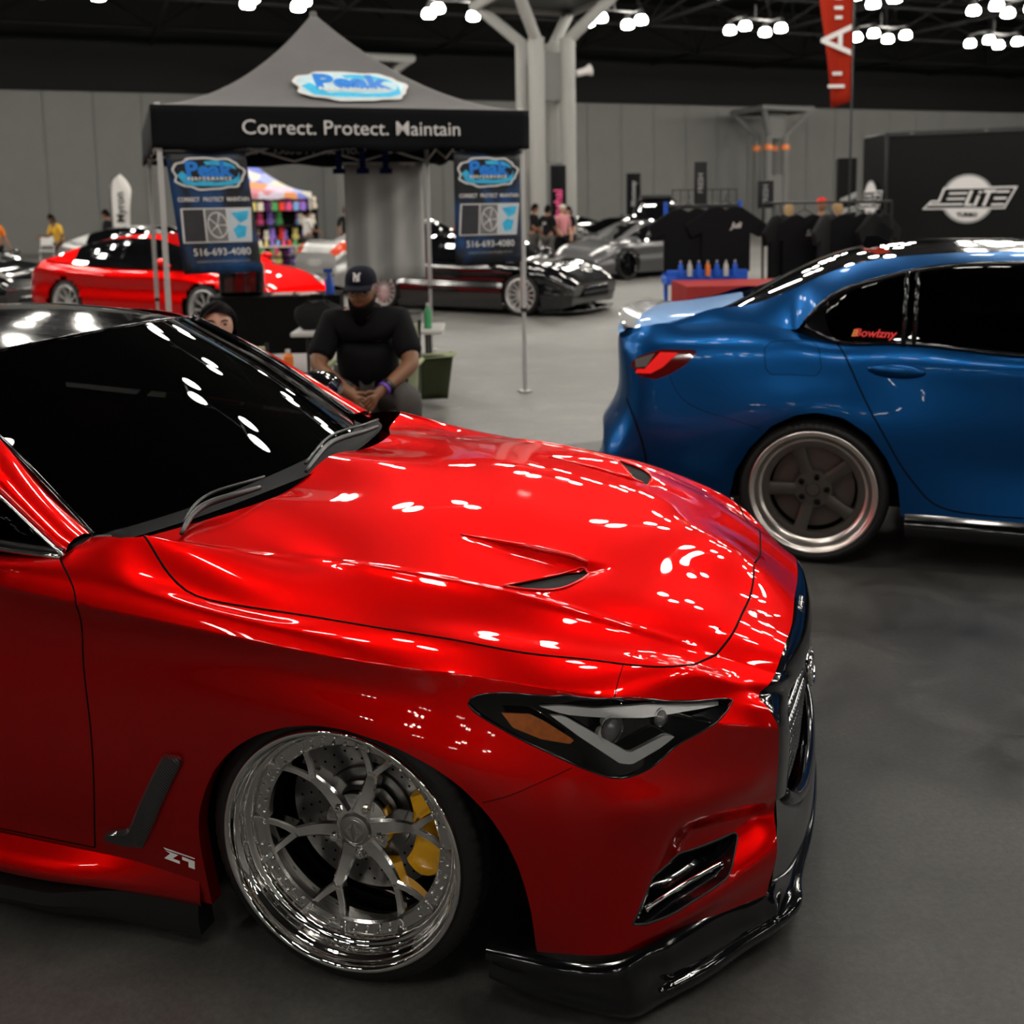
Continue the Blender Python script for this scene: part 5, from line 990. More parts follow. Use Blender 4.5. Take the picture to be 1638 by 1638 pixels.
        for xx in (-.25, .72): pass
    b = MB(); b.box((0, 0, .30), (wb-.9, hw*1.55, .28)); b.box((0, 0, .36), (L*.86, hw*1.1, .22)); b.build('underbody', M['black_matte'], root)
    if lip: b = MB(); b.prism([(fx-.5, -hw*.95), (fx-.06, -hw*.80), (fx+.07, -hw*.35), (fx+.07, hw*.35), (fx-.06, hw*.80), (fx-.5, hw*.95)], .06, .09); b.build('front_splitter', M['black_gloss'], root, bevel=.006)
    if plate:
        b = MB(); b.box((rx_-.03, 0, zr-.22), (.02, .42, .15)); b.build('number_plate', M['plate_grey'], root, bevel=.004)
        b = MB(); b.box((rx_-.02, 0, .40), (.03, Wd*.80, .05)); b.build('bumper_strip', M['dark_metal'], root, bevel=.01)
    if wing:
        b = MB(); b.box((x0+.20, 0, zr+.34), (.34, Wd*.86, .025), ry=-.12)
        for sg in (1, -1): b.box((x0+.26, sg*Wd*.30, zr+.17), (.16, .02, .34)); b.box((x0+.20, sg*Wd*.43, zr+.34), (.36, .02, .14))
        b.build('rear_wing', col, root)
    for x in (wb/2, -wb/2):
        for sg in (1, -1):
            T = wheel_frame(x, sg*(hw-.005), wheel_r, .04, 0, sg); R = wheel_r*.80; b = MB(); b.lathe([(R, -.02), (R, .0), (R-.012, .004), (R-.022, -.01), (R-.04, -.05), (R-.035, -.2)], 40, T); b.lathe([(0, -.045), (.03, -.045), (.07, -.05), (.075, -.09)], 20, T)
            for k in range(spokes):
                a = 2*math.pi*k/spokes; c, s = math.cos(a), math.sin(a); w = .020 if spokes > 7 else .035
                b.add([T @ Vector((r*c-q*s, r*s+q*c, z)) for r, q, z in ((.05, -w*.7, -.055), (.05, w*.7, -.055), (R-.03, w*.55, -.035), (R-.03, -w*.55, -.035), (.05, -w*.7, -.085), (.05, w*.7, -.085), (R-.03, w*.55, -.065), (R-.03, -w*.55, -.065))], [(0, 1, 2, 3), (1, 0, 4, 5), (2, 1, 5, 6), (3, 2, 6, 7), (0, 3, 7, 4)])
            rim_ = b.build('wheel', M[rim], root, sharp=30)
            b = MB(); b.lathe([(R-.01, -.01), (R+.02, .004), (wheel_r-.012, -.008), (wheel_r, -.03), (wheel_r, -.20), (R, -.22)], 40, T); b.build('tyre', M['rubber'], rim_)
            b = MB(); b.lathe([(0, -.12), (R-.03, -.12)], 24, T); b.build('wheel_backing', M['black_matte'], rim_, sharp=None)
    return root
def spline_line(P_, xs):
    P_ = np.array(P_, float); return basis(P_[:, 0], np.clip(xs, P_[0, 0], P_[-1, 0])) @ P_[:, 1]
M['plain_red'] = paint('bright_red_paint', (.80, .002, .001), .42, .9, .8)
M['bright_rim'] = mat('bright_rim', (.62, .61, .60), .3, .6)
M['silver'] = paint('silver_paint', (.50, .50, .49), .35, .8, .8)
M['grey_paint'] = paint('grey_paint', (.16, .16, .165), .32, .8, .8)
M['black_paint'] = mat('black_paint', (.004, .004, .005), .10, coat=1.)
M['amber_lens'] = mat('red_amber_lens', (.45, .03, .005), .2, coat=1., noise=2.0, ns=14)
M['plate_grey'] = mat('number_plate', (.45, .45, .43), .4)
SED = dict(top=[(-2.33, .78), (-2.15, .93), (-1.75, .985), (-1.0, .93), (0, .90), (.9, .89), (1.5, .83), (2.0, .72), (2.28, .60)], roof=[(-1.92, .96), (-1.35, 1.18), (-.75, 1.30), (-.2, 1.335), (.25, 1.30), (.75, 1.10), (1.15, .88)])
CPE = dict(top=[(-2.02, .82), (-1.85, .91), (-1.4, .93), (-.8, .89), (0, .85), (.7, .84), (1.35, .80), (1.85, .66), (2.12, .50)], roof=[(-1.75, .90), (-1.15, 1.08), (-.6, 1.21), (-.1, 1.25), (.25, 1.21), (.65, 1.02), (1.0, .84)])
def far_cars():
    far_car('sedan', 'glossy red lowered sedan with open alloy wheels behind the tent legs', (-4.83, 15.14), -.52, M['plain_red'], wheel_r=.34, clear=.12, rear_lamp='tail_lens', wb=2.78, belt=.86, front_lamp='grey_lens', **SED)
    far_car('sedan', 'silver older saloon seen from its tail with red and amber lamps', (-2.05, 21.6), .733, M['silver'], Wd=1.76, rear_lamp='amber_lens', plate=True, top=[(-2.35, .80), (-2.2, .95), (-1.75, .99), (-1.0, .92), (0, .90), (.9, .90), (1.5, .86), (2.0, .76), (2.3, .62)], roof=[(-1.55, .96), (-1.1, 1.22), (-.6, 1.37), (-.1, 1.40), (.35, 1.37), (.8, 1.14), (1.2, .90)])
    far_car('sports_coupe', 'glossy black low coupe with silver mesh wheels and front lip', (-.51, 16.85), -.5511, M['black_paint'], Wd=1.80, wb=2.6, wheel_r=.315, clear=.10, spokes=14, lip=True, belt=.80, front_lamp='black_gloss', **CPE)
    far_car('sports_coupe', 'grey sports coupe with black wheels facing the aisle beside the merchandise racks', (2.95, 24.0), math.radians(-140), M['grey_paint'], Wd=1.9, wb=2.65, wheel_r=.34, rim='black_gloss', spokes=5, front_lamp='lamp_white', **CPE)
    far_car('sports_coupe', 'black sports car with bright highlights just left of the grey coupe', (3.25, 30.6), math.radians(-145), M['black_paint'], Wd=1.9, wb=2.6, rim='black_gloss', spokes=5, **CPE)
    far_car('sedan', 'dark sedan parked furthest back by the wall beside the column foot', (1.2, 35.2), math.radians(-165), M['black_paint'], rear_lamp='tail_lens', **SED)
    far_car('sports_coupe', 'red sports car with a tall rear wing half hidden behind the right banner', (-2.3, 28.3), math.radians(5), M['plain_red'], wing=True, rear_lamp='tail_lens', **CPE)
    far_car('sedan', 'black sedan cut by the left edge of the picture', (-9.75, 17.6), math.radians(-20), M['black_paint'], front_lamp='grey_lens', **SED)
    far_car('hatchback', 'white car standing behind the red sedan roof', (-8.4, 24.5), math.radians(-25), M['silver'], rear_lamp='tail_lens', **SED)
    # SUV with a roof box
    s = far_car('suv', 'tall black vehicle with a roof rack behind the grey coupe', (4.9, 35.0), math.radians(-100), M['black_paint'], Wd=1.95, wheel_r=.38, rear_lamp='tail_lens', top=[(-2.3, 1.0), (-2.1, 1.08), (-1.6, 1.10), (0, 1.08), (.9, 1.08), (1.6, 1.04), (2.1, .95), (2.3, .75)], roof=[(-2.15, 1.06), (-1.95, 1.60), (-1.5, 1.72), (-.5, 1.75), (.3, 1.70), (.8, 1.42), (1.25, 1.07)], belt=1.1)
    b = MB(); b.box((-.6, 0, 1.84), (1.7, 1.0, .12)); b.build('roof_rack', M['black_satin'], s, bevel=.03)
# ---------------------------------------------------------------- the detailing booth: canopy, banners, tables
def px(t, k=1): return t
def canopy_fabric(root, W_, z0, z1, zp, mtop, mside, name='canopy'):
    """square canopy: four curved gores up to the peak and a hanging valance"""
    n = 24; b = MB(); c = W_/2
    def prof(t): return z1+(zp-z1)*(0.15*t+0.85*t**1.9)
    for s in range(4):
        a = s*math.pi/2; R = Matrix.Rotation(a, 3, 'Z'); vs = []; 
        for i in range(n+1):
            t = i/n; half = (c+.05)*(1-t)
            for j in range(n+1):
                u = -1+2*j/n; p = Vector((u*half, -(c+.05)*(1-t), prof(t)-.10*(1-abs(u)**1.5)*t*(1-t)*1.2)); p = R @ p; vs.append((p.x+c, p.y+c, p.z))
        b.add(vs, [(i*(n+1)+j, i*(n+1)+j+1, (i+1)*(n+1)+j+1, (i+1)*(n+1)+j) for i in range(n) for j in range(n)], 0)
    o = b.build(name, mtop, root, sharp=30)
    bm = bmesh.new(); bm.from_mesh(o.data); bmesh.ops.remove_doubles(bm, verts=bm.verts, dist=.0005); bm.to_mesh(o.data); bm.free()
    for s in range(4):
        b = MB(); a = s*math.pi/2; R = Matrix.Rotation(a, 3, 'Z'); vs = []; m_ = 40
        for i in range(m_+1):
            u = -1+2*i/m_
            for k in range(7):
                t = k/6; w = .012*math.sin(u*9+s)*t+.010*math.sin(u*23)*t*t; z = z1+(z0-z1)*t+(.018*math.cos(u*math.pi*4) if t > .99 else 0); p = R @ Vector((u*(c+.055), -(c+.055+w), z)); vs.append((p.x+c, p.y+c, p.z))
        b.add(vs, [(i*7+j, (i+1)*7+j, (i+1)*7+j+1, i*7+j+1) for i in range(m_) for j in range(6)]); v = b.build('valance', mside, root, sharp=None)
        md = v.modifiers.new('thickness', 'SOLIDIFY'); md.thickness = .003
    return o
def splash_logo(parent, T, w, dark=True):
    """PEAK PERFORMANCE badge: spiky outline, swollen blue letters, small white line under them"""
    rnd = random.Random(4)
    def blob(k, sx, sy, spike):
        out = []
        for i in range(60):
            a = 2*math.pi*i/60; r = 1+spike*(math.sin(a*7+1)*.5+math.sin(a*13)*.3); x = math.cos(a)*r; y = math.sin(a)*r; out.append((sx*math.copysign(abs(x)**.8, x), sy*math.copysign(abs(y)**.8, y)))
        return out
    def flat(nm, poly, z, m):
        b = MB(); b.add([T @ Vector((x*w, y*w, z)) for x, y in poly], [tuple(range(len(poly)))]); b.build(nm, m, parent, sharp=None)
    flat('logo_outline', blob(60, .50, .235, .10), .002, M['logo_white']); flat('logo_field', blob(60, .465, .205, .10), .004, M['logo_grey'] if dark else M['logo_pale'])
    flat('logo_splash', [(-.44, -.02), (-.36, .04), (-.30, -.03), (-.22, -.12), (-.1, -.1), (.1, -.12), (.3, -.1), (.4, -.04), (.43, .03), (.42, -.12), (.3, -.17), (.05, -.18), (-.2, -.175), (-.36, -.15)], .005, M['logo_blue2'])
    flat('logo_splash', [(-.05, .17), (.1, .19), (.25, .17), (.36, .12), (.40, .06), (.25, .10), (.1, .12), (-.02, .12)], .005, M['logo_blue2'])
    put_text('lettering', 'Peak', .30*w, T @ Matrix.Translation((0, .050*w, .010)), M['logo_blue'], parent, bold=.014*w, sx=1.12)
    put_text('lettering', 'P E R F O R M A N C E', .062*w, T @ Matrix.Translation((0, -.075*w, .016)), M['white_ink'], parent, bold=.004*w).location.z = 0
def build_tent():
    W_ = 2.97; root = thing('canopy_tent', 'grey and black pop-up tent lettered Correct. Protect. Maintain over the detailing stand', 'tent', (-2.6752, 8.0712, 0), .3569)
    canopy_fabric(root, W_, 2.115, 2.455, 3.46, M['tent_grey'], M['tent_black'])
    hub = MB(); hub.lathe([(0, .03), (.03, .02), (.04, -.05), (0, -.06)], 12, Matrix.Translation((W_/2, W_/2, 3.45))); hub.build('peak_cap', M['tent_grey'], root)
    for (x, y) in ((0, 0), (W_, 0), (0, W_), (W_, W_)):
        b = MB(); b.box((x, y, 1.60), (.042, .042, 1.75)); b.box((x, y, .45), (.030, .030, .88)); b.build('leg', M['leg_metal'], root, bevel=.004)
        b = MB(); b.box((x, y, .735), (.05, .05, .035)); b.build('height_clip', M['black_satin'], root, bevel=.004); b = MB(); b.box((x, y, .008), (.10, .10, .014)); b.build('foot_plate', M['leg_metal'], root, bevel=.003)
    for s in range(4):
        a = s*math.pi/2; R = Matrix.Rotation(a, 3, 'Z'); b = MB(); c = W_/2; k = 4
        for i in range(k):
            x0_, x1_ = -c+W_*i/k, -c+W_*(i+1)/k
            for za, zb in ((2.38, 2.16), (2.16, 2.38)):
                p = R @ Vector((x0_, -c, za)); q = R @ Vector((x1_, -c, zb)); b.tube([(p.x+c, p.y+c, p.z), (q.x+c, q.y+c, q.z)], .010, 6)
        b.build('scissor_truss', M['leg_metal'], root)
    Tf = Matrix.Translation((W_/2, -.085, 2.285)) @ Matrix.Rotation(math.radians(90), 4, 'X')
    put_text('valance_lettering', 'Correct. Protect. Maintain', .162, Tf @ Matrix.Translation((.02, 0, 0)), M['valance_ink'], root, bold=.0007, sx=1.03)
    Tb = Matrix.Translation((W_/2, W_+.040, 2.285)) @ Matrix.Rotation(math.radians(90), 4, 'X') @ Matrix.Rotation(math.pi, 4, 'Y')
    put_text('valance_lettering', 'Correct. Protect. Maintain', .15, Tb, M['grey_ink'], root, bold=.0028)
    # badges lie on the front and left roof panels
    c = W_/2
    def roof_T(t, side):
        pr = lambda q: 2.455+(3.46-2.455)*(0.15*q+0.85*q**1.9)
        dz = (pr(t+.01)-pr(t-.01))/.02; y = -(c+.05)*(1-t); up_ = Vector((0, (c+.05), dz)); o = Vector((0, y, pr(t)-.12*t*(1-t)+.012)); R = Matrix.Rotation(side*math.pi/2, 3, 'Z'); o = R @ o
        return frame((o.x+c, o.y+c, o.z), R @ Vector((1, 0, 0)), R @ up_)
    splash_logo(root, roof_T(.42, 0) @ Matrix.Translation((.14, .0, .035)) @ Matrix.Diagonal((1, 1.3, 1, 1)), .98, False)
    splash_logo(root, roof_T(.40, 3) @ Matrix.Translation((0, .0, .035)), .98, False)
    # hanging banners
    def banner(x0_, skew, lab):
        t = thing('hanging_banner', lab, 'banner', root.location, .3569, 'hanging banners at the tent front'); w, h = .60, .94; zt = 2.10
        M0 = Matrix.Translation((x0_, -.03, zt)) @ Matrix.Rotation(math.radians(90), 4, 'X')
        Sh = Matrix(((1, -skew, 0, 0), (0, 1, 0, 0), (0, 0, 1, 0), (0, 0, 0, 1))); T = M0 @ Sh
        b = MB(); vs = []; nx, ny = 10, 14
        for i in range(nx+1):
            for j in range(ny+1): vs.append(T @ Vector((w*i/nx, -h*j/ny, .006*math.sin(i*.9+j*.5)*j/ny)))
        b.add(vs, [(i*(ny+1)+j, i*(ny+1)+j+1, (i+1)*(ny+1)+j+1, (i+1)*(ny+1)+j) for i in range(nx) for j in range(ny)]); o = b.build('sheet', M['banner_print'], t, sharp=None); md = o.modifiers.new('thickness', 'SOLIDIFY'); md.thickness = .002
        splash_logo(t, T @ Matrix.Translation((w*.5, -.165, .010)), .54)
        for k, wd in enumerate(('CORRECT', 'PROTECT', 'MAINTAIN')): put_text('lettering', wd, .045, T @ Matrix.Translation((w*(.20+.31*k), -.365, .012)), M['valance_ink'], t, bold=.0012, sx=.8)
        def fl(nm, poly, z, m): bb = MB(); bb.add([T @ Vector((x*w, -y, z)) for x, y in poly], [tuple(range(len(poly)))]); bb.build(nm, m, t, sharp=None)
        fl('picture_frame', [(.08, .43), (.97, .43), (.92, .70), (.05, .70)], .010, M['valance_ink'])
        fl('picture', [(.105, .44), (.36, .44), (.34, .69), (.075, .69)], .013, M['print_dark']); fl('picture', [(.38, .44), (.64, .44), (.62, .69), (.36, .69)], .013, M['print_wheel']); fl('picture', [(.66, .44), (.95, .44), (.90, .69), (.64, .69)], .013, M['print_blue'])
        bb = MB(); cx_, cy_ = .51*w, -.565
        for a in range(5): bb.tube([T @ Vector((cx_, cy_, .015)), T @ Vector((cx_+.07*math.cos(a*1.257), cy_+.09*math.sin(a*1.257), .015))], .006, 4)
        bb.tube([T @ Vector((cx_+.072*math.cos(a), cy_+.098*math.sin(a), .015)) for a in np.linspace(0, 6.28, 24)[:-1]], .007, 4, closed=True); bb.build('picture_wheel', M['valance_ink'], t, sharp=None)
        fl('picture_bottle', [(.70, .47), (.93, .455), (.90, .52), (.80, .55)], .015, M['logo_blue2']); fl('picture_bottle', [(.70, .60), (.78, .56), (.88, .58), (.84, .66), (.74, .67)], .015, M['logo_blue2'])
        put_text('phone_number', '516-693-4080', .078, T @ Matrix.Translation((w*.52, -.775, .012)), M['valance_ink'], t, bold=.0006)
        put_text('email_line', 'peakperformancedetailing@gmail.com', .026, T @ Matrix.Translation((w*.52, -.845, .012)), M['grey_ink'], t)
        bb = MB(); bb.tube([T @ Vector((-.01, .005, 0)), T @ Vector((w+.01, .005, 0))], .010, 8); bb.build('top_rod', M['black_satin'], t)
    banner(.035, .10, 'dark blue hanging banner at the left tent leg, phone number at its foot'); banner(W_-.625, .0, 'dark blue hanging banner at the right tent leg, phone number at its foot')
    # grey side sheet inside the tent and three navy tabs hanging from the back rail
    t = thing('side_sheet', 'pale grey hanging cloth at the back right of the tent', 'sheet', root.location, .3569); b = MB(); vs = []
    for i in range(17):
        for j in range(9): vs.append((W_-.95+.90*i/16, W_+.02+.03*math.sin(i*1.1), 2.14-1.30*j/8))
    b.add(vs, [(i*9+j, i*9+j+1, (i+1)*9+j+1, (i+1)*9+j) for i in range(16) for j in range(8)]); o = b.build('cloth', M['sheet_grey'], t, sharp=None); o.modifiers.new('thickness', 'SOLIDIFY').thickness = .003
    b = MB(); b.tube([(W_-.97, W_+.02, 2.14), (W_-.03, W_+.02, 2.14)], .012, 8); b.build('rail', M['leg_metal'], t)
    for k, q in enumerate(('leftmost', 'middle', 'rightmost')):
        o = thing('cloth_tag', f'navy tag hanging from the back tent rail, {q} of three', 'tag', root.location, .3569, 'navy tags on the back tent rail'); b = MB(); x = W_-1.02+.26*k; b.box((x, W_-.10, 2.17), (.07, .012, .20)); b.box((x, W_-.10, 2.05), (.14, .012, .06)); b.build('tag_cloth', M['navy'], o, bevel=.003)
    return root
def folding_table(label, loc, rz, L_, D_, H_, top_m, leg_m, drape=None):
    t = thing('folding_table', label, 'table', loc, rz); b = MB(); b.prism(rr2d(L_, D_, .03), H_-.035, H_); b.build('tabletop', top_m, t, bevel=.006)
    for x in (-L_/2+.14, L_/2-.14):
        for y in (-D_/2+.06, D_/2-.06): b = MB(); b.tube([(x, y, 0), (x, y, H_-.04)], .014, 8); b.build('leg', leg_m, t)
        b = MB(); b.tube([(x, -D_/2+.06, .12), (x, D_/2-.06, .12)], .010, 8); b.tube([(x, 0, H_-.05), (x*.55, 0, H_-.04)], .008, 6); b.tube([(x, -D_/2+.06, H_*.55), (x*.6, -D_/2+.1, H_-.04)], .008, 6); b.build('brace', leg_m, t)
    if drape:
        b = MB(); vs = []; path = [(-L_/2-.01, D_/2+.01), (-L_/2-.01, -D_/2-.01), (L_/2+.01, -D_/2-.01), (L_/2+.01, D_/2+.01)]; pts = []
        for a, c in zip(path[:-1], path[1:]):
            for i in range(24): u = i/24; pts.append((a[0]+(c[0]-a[0])*u, a[1]+(c[1]-a[1])*u))
        pts.append(path[-1])
        for k, (x, y) in enumerate(pts):
            for j in range(5): f = 1+.03*math.sin(k*1.3)*j/4; vs.append((x*f, y*f, H_+.004-(H_-.02)*drape[1]*j/4))
        b.add(vs, [(i*5+j, i*5+j+1, (i+1)*5+j+1, (i+1)*5+j) for i in range(len(pts)-1) for j in range(4)]); b.add([(x*1.0, y*1.0, H_+.004) for x, y in path], [(0, 1, 2, 3)]); b.build('table_cover', drape[0], t, sharp=60)
    return t
def bottle(label, loc, h, r, m, cap, group=None):
    t = thing('bottle', label, 'bottle', loc, 0, group); b = MB(); b.lathe([(0, 0), (r, .002), (r, h*.62), (r*.85, h*.72), (r*.35, h*.86), (r*.35, h*.92)], 18); b.build('body', m, t); b = MB(); b.lathe([(r*.42, h*.90), (r*.42, h), (0, h)], 14); b.build('cap', cap, t); return t
def build_booth():
    folding_table('white low folding table behind the seated man', (-1.25, 9.1, 0), .02, 1.30, .60, .60, M['plastic_white'], M['black_satin'])
    bottle('small clear bottle with green label on the white table', (-.73, 8.98, .60), .22, .032, M['green_label'], M['plastic_white'])
    b = MB(); t = thing('plastic_box', 'clear plastic box beside the green bottle on the white table', 'box', (-.95, 9.05, .60)); b.prism(rr2d(.30, .22, .02), 0, .13); b.build('tub', M['clear_box'], t, bevel=.004); b = MB(); b.prism(rr2d(.32, .24, .02), .13, .15); b.build('lid', M['clear_box'], t, bevel=.004)
    t = thing('bag', 'black soft bag on the left end of the white table', 'bag', (-1.70, 9.1, .603)); b = MB(); bag(b, .36, .26, .24); b.build('bag_body', M['fabric_black'], t); b = MB(); b.tube([(-.10, -.05, .22), (-.05, -.06, .30), (.05, -.06, .30), (.10, -.05, .22)], .008, 6); b.build('handle', M['fabric_black'], t)
    folding_table('black draped display table beside the red sedan', (-2.45, 10.9, 0), .10, 1.30, .60, .76, M['black_satin'], M['leg_metal'], (M['drape_black'], .80))
    t = thing('polisher_case', 'shiny black rounded machine case on the draped table', 'case', (-2.80, 10.8, .765), .1); b = MB(); b.prism(rr2d(.44, .30, .06), 0, .34); b.build('case_body', M['black_gloss'], t, bevel=.04)
    b = MB(); b.prism(rr2d(.30, .02, .008), .05, .19, Matrix.Translation((0, -.155, 0))); b.build('window', M['dark_red_glass'], t); b = MB(); b.tube([(-.12, 0, .34), (-.10, 0, .40), (.10, 0, .40), (.12, 0, .34)], .014, 8); b.build('handle', M['black_satin'], t); put_text('case_lettering', 'PREMIER', .05, Matrix.Translation((0, -.158, .26)) @ Matrix.Rotation(math.radians(90), 4, 'X'), M['grey_ink'], t, bold=.001)
    for k, (x, q) in enumerate(((-2.38, 'left of the other'), (-2.12, 'right of the other'))):
        t = thing('booklet', f'pale pink printed booklet lying on the draped table, {q}', 'booklet', (x, 10.78, .768), .1+.3*k, 'booklets on the draped table'); b = MB(); b.box((0, 0, .006), (.20, .28, .012)); b.build('cover', M['booklet'], t, bevel=.002)
        b = MB(); b.box((0, 0, .0065), (.194, .276, .009)); b.build('pages', M['white_ink'], t)
    t = thing('spray_bottle', 'blue spray bottle standing behind the seated man', 'bottle', (-1.88, 10.75, .765)); b = MB(); b.lathe([(0, 0), (.045, .002), (.045, .14), (.018, .20), (.018, .22)], 16); b.build('body', M['bright_blue'], t); b = MB(); b.box((-.015, 0, .245), (.09, .03, .04)); b.tube([(-.02, 0, .23), (-.04, 0, .18)], .006, 6); b.build('trigger', M['bright_blue'], t)
    # camping chairs
    for (x, y, r, lab) in ((-.92, 6.62, -.1, 'olive camping chair under the man in the black cap'), (-1.60, 5.50, .2, 'olive camping chair under the smiling woman')):
        t = thing('camping_chair', lab, 'chair', (x, y, 0), r); 
        b = MB(); nn = 9; vs = [((-.25+.5*i/8), -.24+.44*j/8, .345-.03*(1-((i-4)/4)**2)+.0*j) for i in range(nn) for j in range(nn)]; b.add(vs, [(i*9+j, i*9+j+1, (i+1)*9+j+1, (i+1)*9+j) for i in range(8) for j in range(8)]); o = b.build('seat', M['olive'], t, sharp=None); o.modifiers.new('thickness', 'SOLIDIFY').thickness = .006
        b = MB(); vs = [((-.27+.54*i/8), .22+.10*j/8-.03*(1-((i-4)/4)**2), .42+.46*j/8) for i in range(nn) for j in range(nn)]; b.add(vs, [(i*9+j, i*9+j+1, (i+1)*9+j+1, (i+1)*9+j) for i in range(8) for j in range(8)]); o = b.build('backrest', M['olive'], t, sharp=None); o.modifiers.new('thickness', 'SOLIDIFY').thickness = .006
        for sx in (-1, 1):
            b = MB(); b.tube([(sx*.27, -.24, 0), (sx*.27, .26, .44), (sx*.27, .32, .90)], .011, 8); b.build('leg', M['black_satin'], t); b = MB(); b.tube([(sx*.27, .26, 0), (sx*.27, -.22, .42), (sx*.29, -.24, .62)], .011, 8); b.build('leg', M['black_satin'], t)
            b = MB(); b.tube([(sx*.29, -.26, .62), (sx*.29, .28, .64)], .016, 8); b.build('armrest', M['olive'], t)
    t = thing('tote_bag', 'dark olive cloth bag hanging open beside the right table legs', 'bag', (-.66, 8.62, 0), .1); b = MB(); rows = []
    for k in range(8):
        z = .06+.36*k/7; s = .75+.35*k/7; rows.append([(.15*s*math.copysign(abs(math.cos(a))**.6, math.cos(a)), .10*s*math.copysign(abs(math.sin(a))**.6, math.sin(a)), z+.01*math.sin(3*a)) for a in np.linspace(0, 2*math.pi, 25)[:-1]])
    grid_mesh(rows, b, closed=True); b.add([(x, y, .06) for x, y, z in rows[0]], [tuple(range(24))]); o = b.build('bag_body', M['olive_dark'], t, sharp=None); o.modifiers.new('thickness', 'SOLIDIFY').thickness = .006
    b = MB(); b.add([(-.19, -.11, .40), (.17, -.14, .425), (.20, .10, .43), (-.17, .12, .41)], [(0, 1, 2, 3)]); o = b.build('flap', M['olive'], t, sharp=None); o.modifiers.new('thickness', 'SOLIDIFY').thickness = .006
    t = thing('bottle', 'small orange bottle at the left table leg', 'bottle', (-1.92, 8.80, 0)); b = MB(); b.lathe([(0, .0), (.03, .002), (.03, .30), (.045, .31), (.045, .40), (.02, .43)], 14); b.build('body', M['orange_plastic'], t); b = MB(); b.lathe([(.022, .43), (.022, .46), (0, .46)], 12); b.build('cap', M['plastic_white'], t)
def bag(b, w, d, h):
    rows = []
    for k in range(9):
        z = h*k/8; s = (.85+.3*math.sin(math.pi*k/8))*(1-.5*max(0, (k-6)/2)); rows.append([(w/2*s*math.copysign(abs(math.cos(a))**.6, math.cos(a)), d/2*s*math.copysign(abs(math.sin(a))**.6, math.sin(a)), z+.01*math.sin(4*a)) for a in np.linspace(0, 2*math.pi, 25)[:-1]])
    grid_mesh(rows, b, closed=True); b.add([tuple(p) for p in rows[0]], [tuple(range(24))]); b.add([tuple(p) for p in rows[-1]], [tuple(range(24))])
def banner_mat():
    m, nt, b = nmat('banner_print'); tc = nt.nodes.new('ShaderNodeTexCoord'); n = nt.nodes.new('ShaderNodeTexNoise'); n.inputs['Scale'].default_value = 2.2; n.inputs['Detail'].default_value = 3; n.inputs['Distortion'].default_value = 1.5; nt.links.new(tc.outputs['Object'], n.inputs[0])
    cr = nt.nodes.new('ShaderNodeValToRGB'); cr.color_ramp.elements[0].position = .47; cr.color_ramp.elements[0].color = (.003, .004, .006, 1); cr.color_ramp.elements[1].position = .66; cr.color_ramp.elements[1].color = (.002, .055, .19, 1); nt.links.new(n.outputs[0], cr.inputs[0]); nt.links.new(cr.outputs[0], b.inputs['Base Color']); b.inputs['Roughness'].default_value = .5; return m
M['banner_print'] = banner_mat()
M['tent_grey'] = mat('grey_canopy_cloth', (.135, .13, .13), .8, noise=.2, ns=3); M['tent_black'] = mat('black_valance_cloth', (.006, .006, .007), .8, bump=.1, ns=8)
M['leg_metal'] = mat('white_enamelled_steel', (.52, .51, .50), .35, .3); M['valance_ink'] = mat('white_print', (.70, .68, .67), .6)
M['logo_white'] = mat('logo_white', (.70, .68, .68), .6); M['logo_grey'] = mat('logo_dark', (.03, .03, .035), .6); M['logo_pale'] = mat('logo_pale_blue', (.35, .48, .62), .6, noise=1.2, ns=9); M['logo_blue'] = mat('logo_blue', (.01, .22, .75), .5); M['logo_blue2'] = mat('logo_light_blue', (.02, .28, .62), .5, noise=1.5, ns=20)
M['print_dark'] = mat('dark_photo_print', (.012, .012, .014), .5, noise=2, ns=12); M['print_wheel'] = mat('grey_photo_print', (.07, .07, .07), .5, noise=3, ns=14); M['print_blue'] = mat('pale_photo_print', (.50, .56, .62), .5, noise=.3, ns=8)
M['sheet_grey'] = mat('pale_grey_cloth', (.42, .42, .41), .85, noise=.4, ns=2); M['navy'] = mat('navy_cloth', (.006, .012, .06), .8); M['plastic_white'] = mat('white_plastic', (.55, .53, .51), .5); M['green_label'] = mat('green_label', (.05, .30, .12), .4); M['clear_box'] = glassy('clear_plastic', .75, 1.3, .1)
M['fabric_black'] = mat('black_nylon', (.012, .012, .013), .7, bump=.1, ns=30); M['drape_black'] = mat('black_table_cloth', (.005, .005, .005), .9, spec=.2); M['dark_red_glass'] = mat('dark_red_window', (.07, .004, .004), .15, coat=1.)
M['booklet'] = mat('pink_print', (.55, .30, .28), .5, noise=.8, ns=14); M['bright_blue'] = mat('blue_plastic', (.01, .10, .60), .35); M['olive'] = mat('pale_olive_cloth', (.30, .33, .20), .8, noise=.3); M['olive_dark'] = mat('dark_olive_cloth', (.035, .042, .02), .85); M['orange_plastic'] = mat('orange_plastic', (.80, .20, .03), .4)
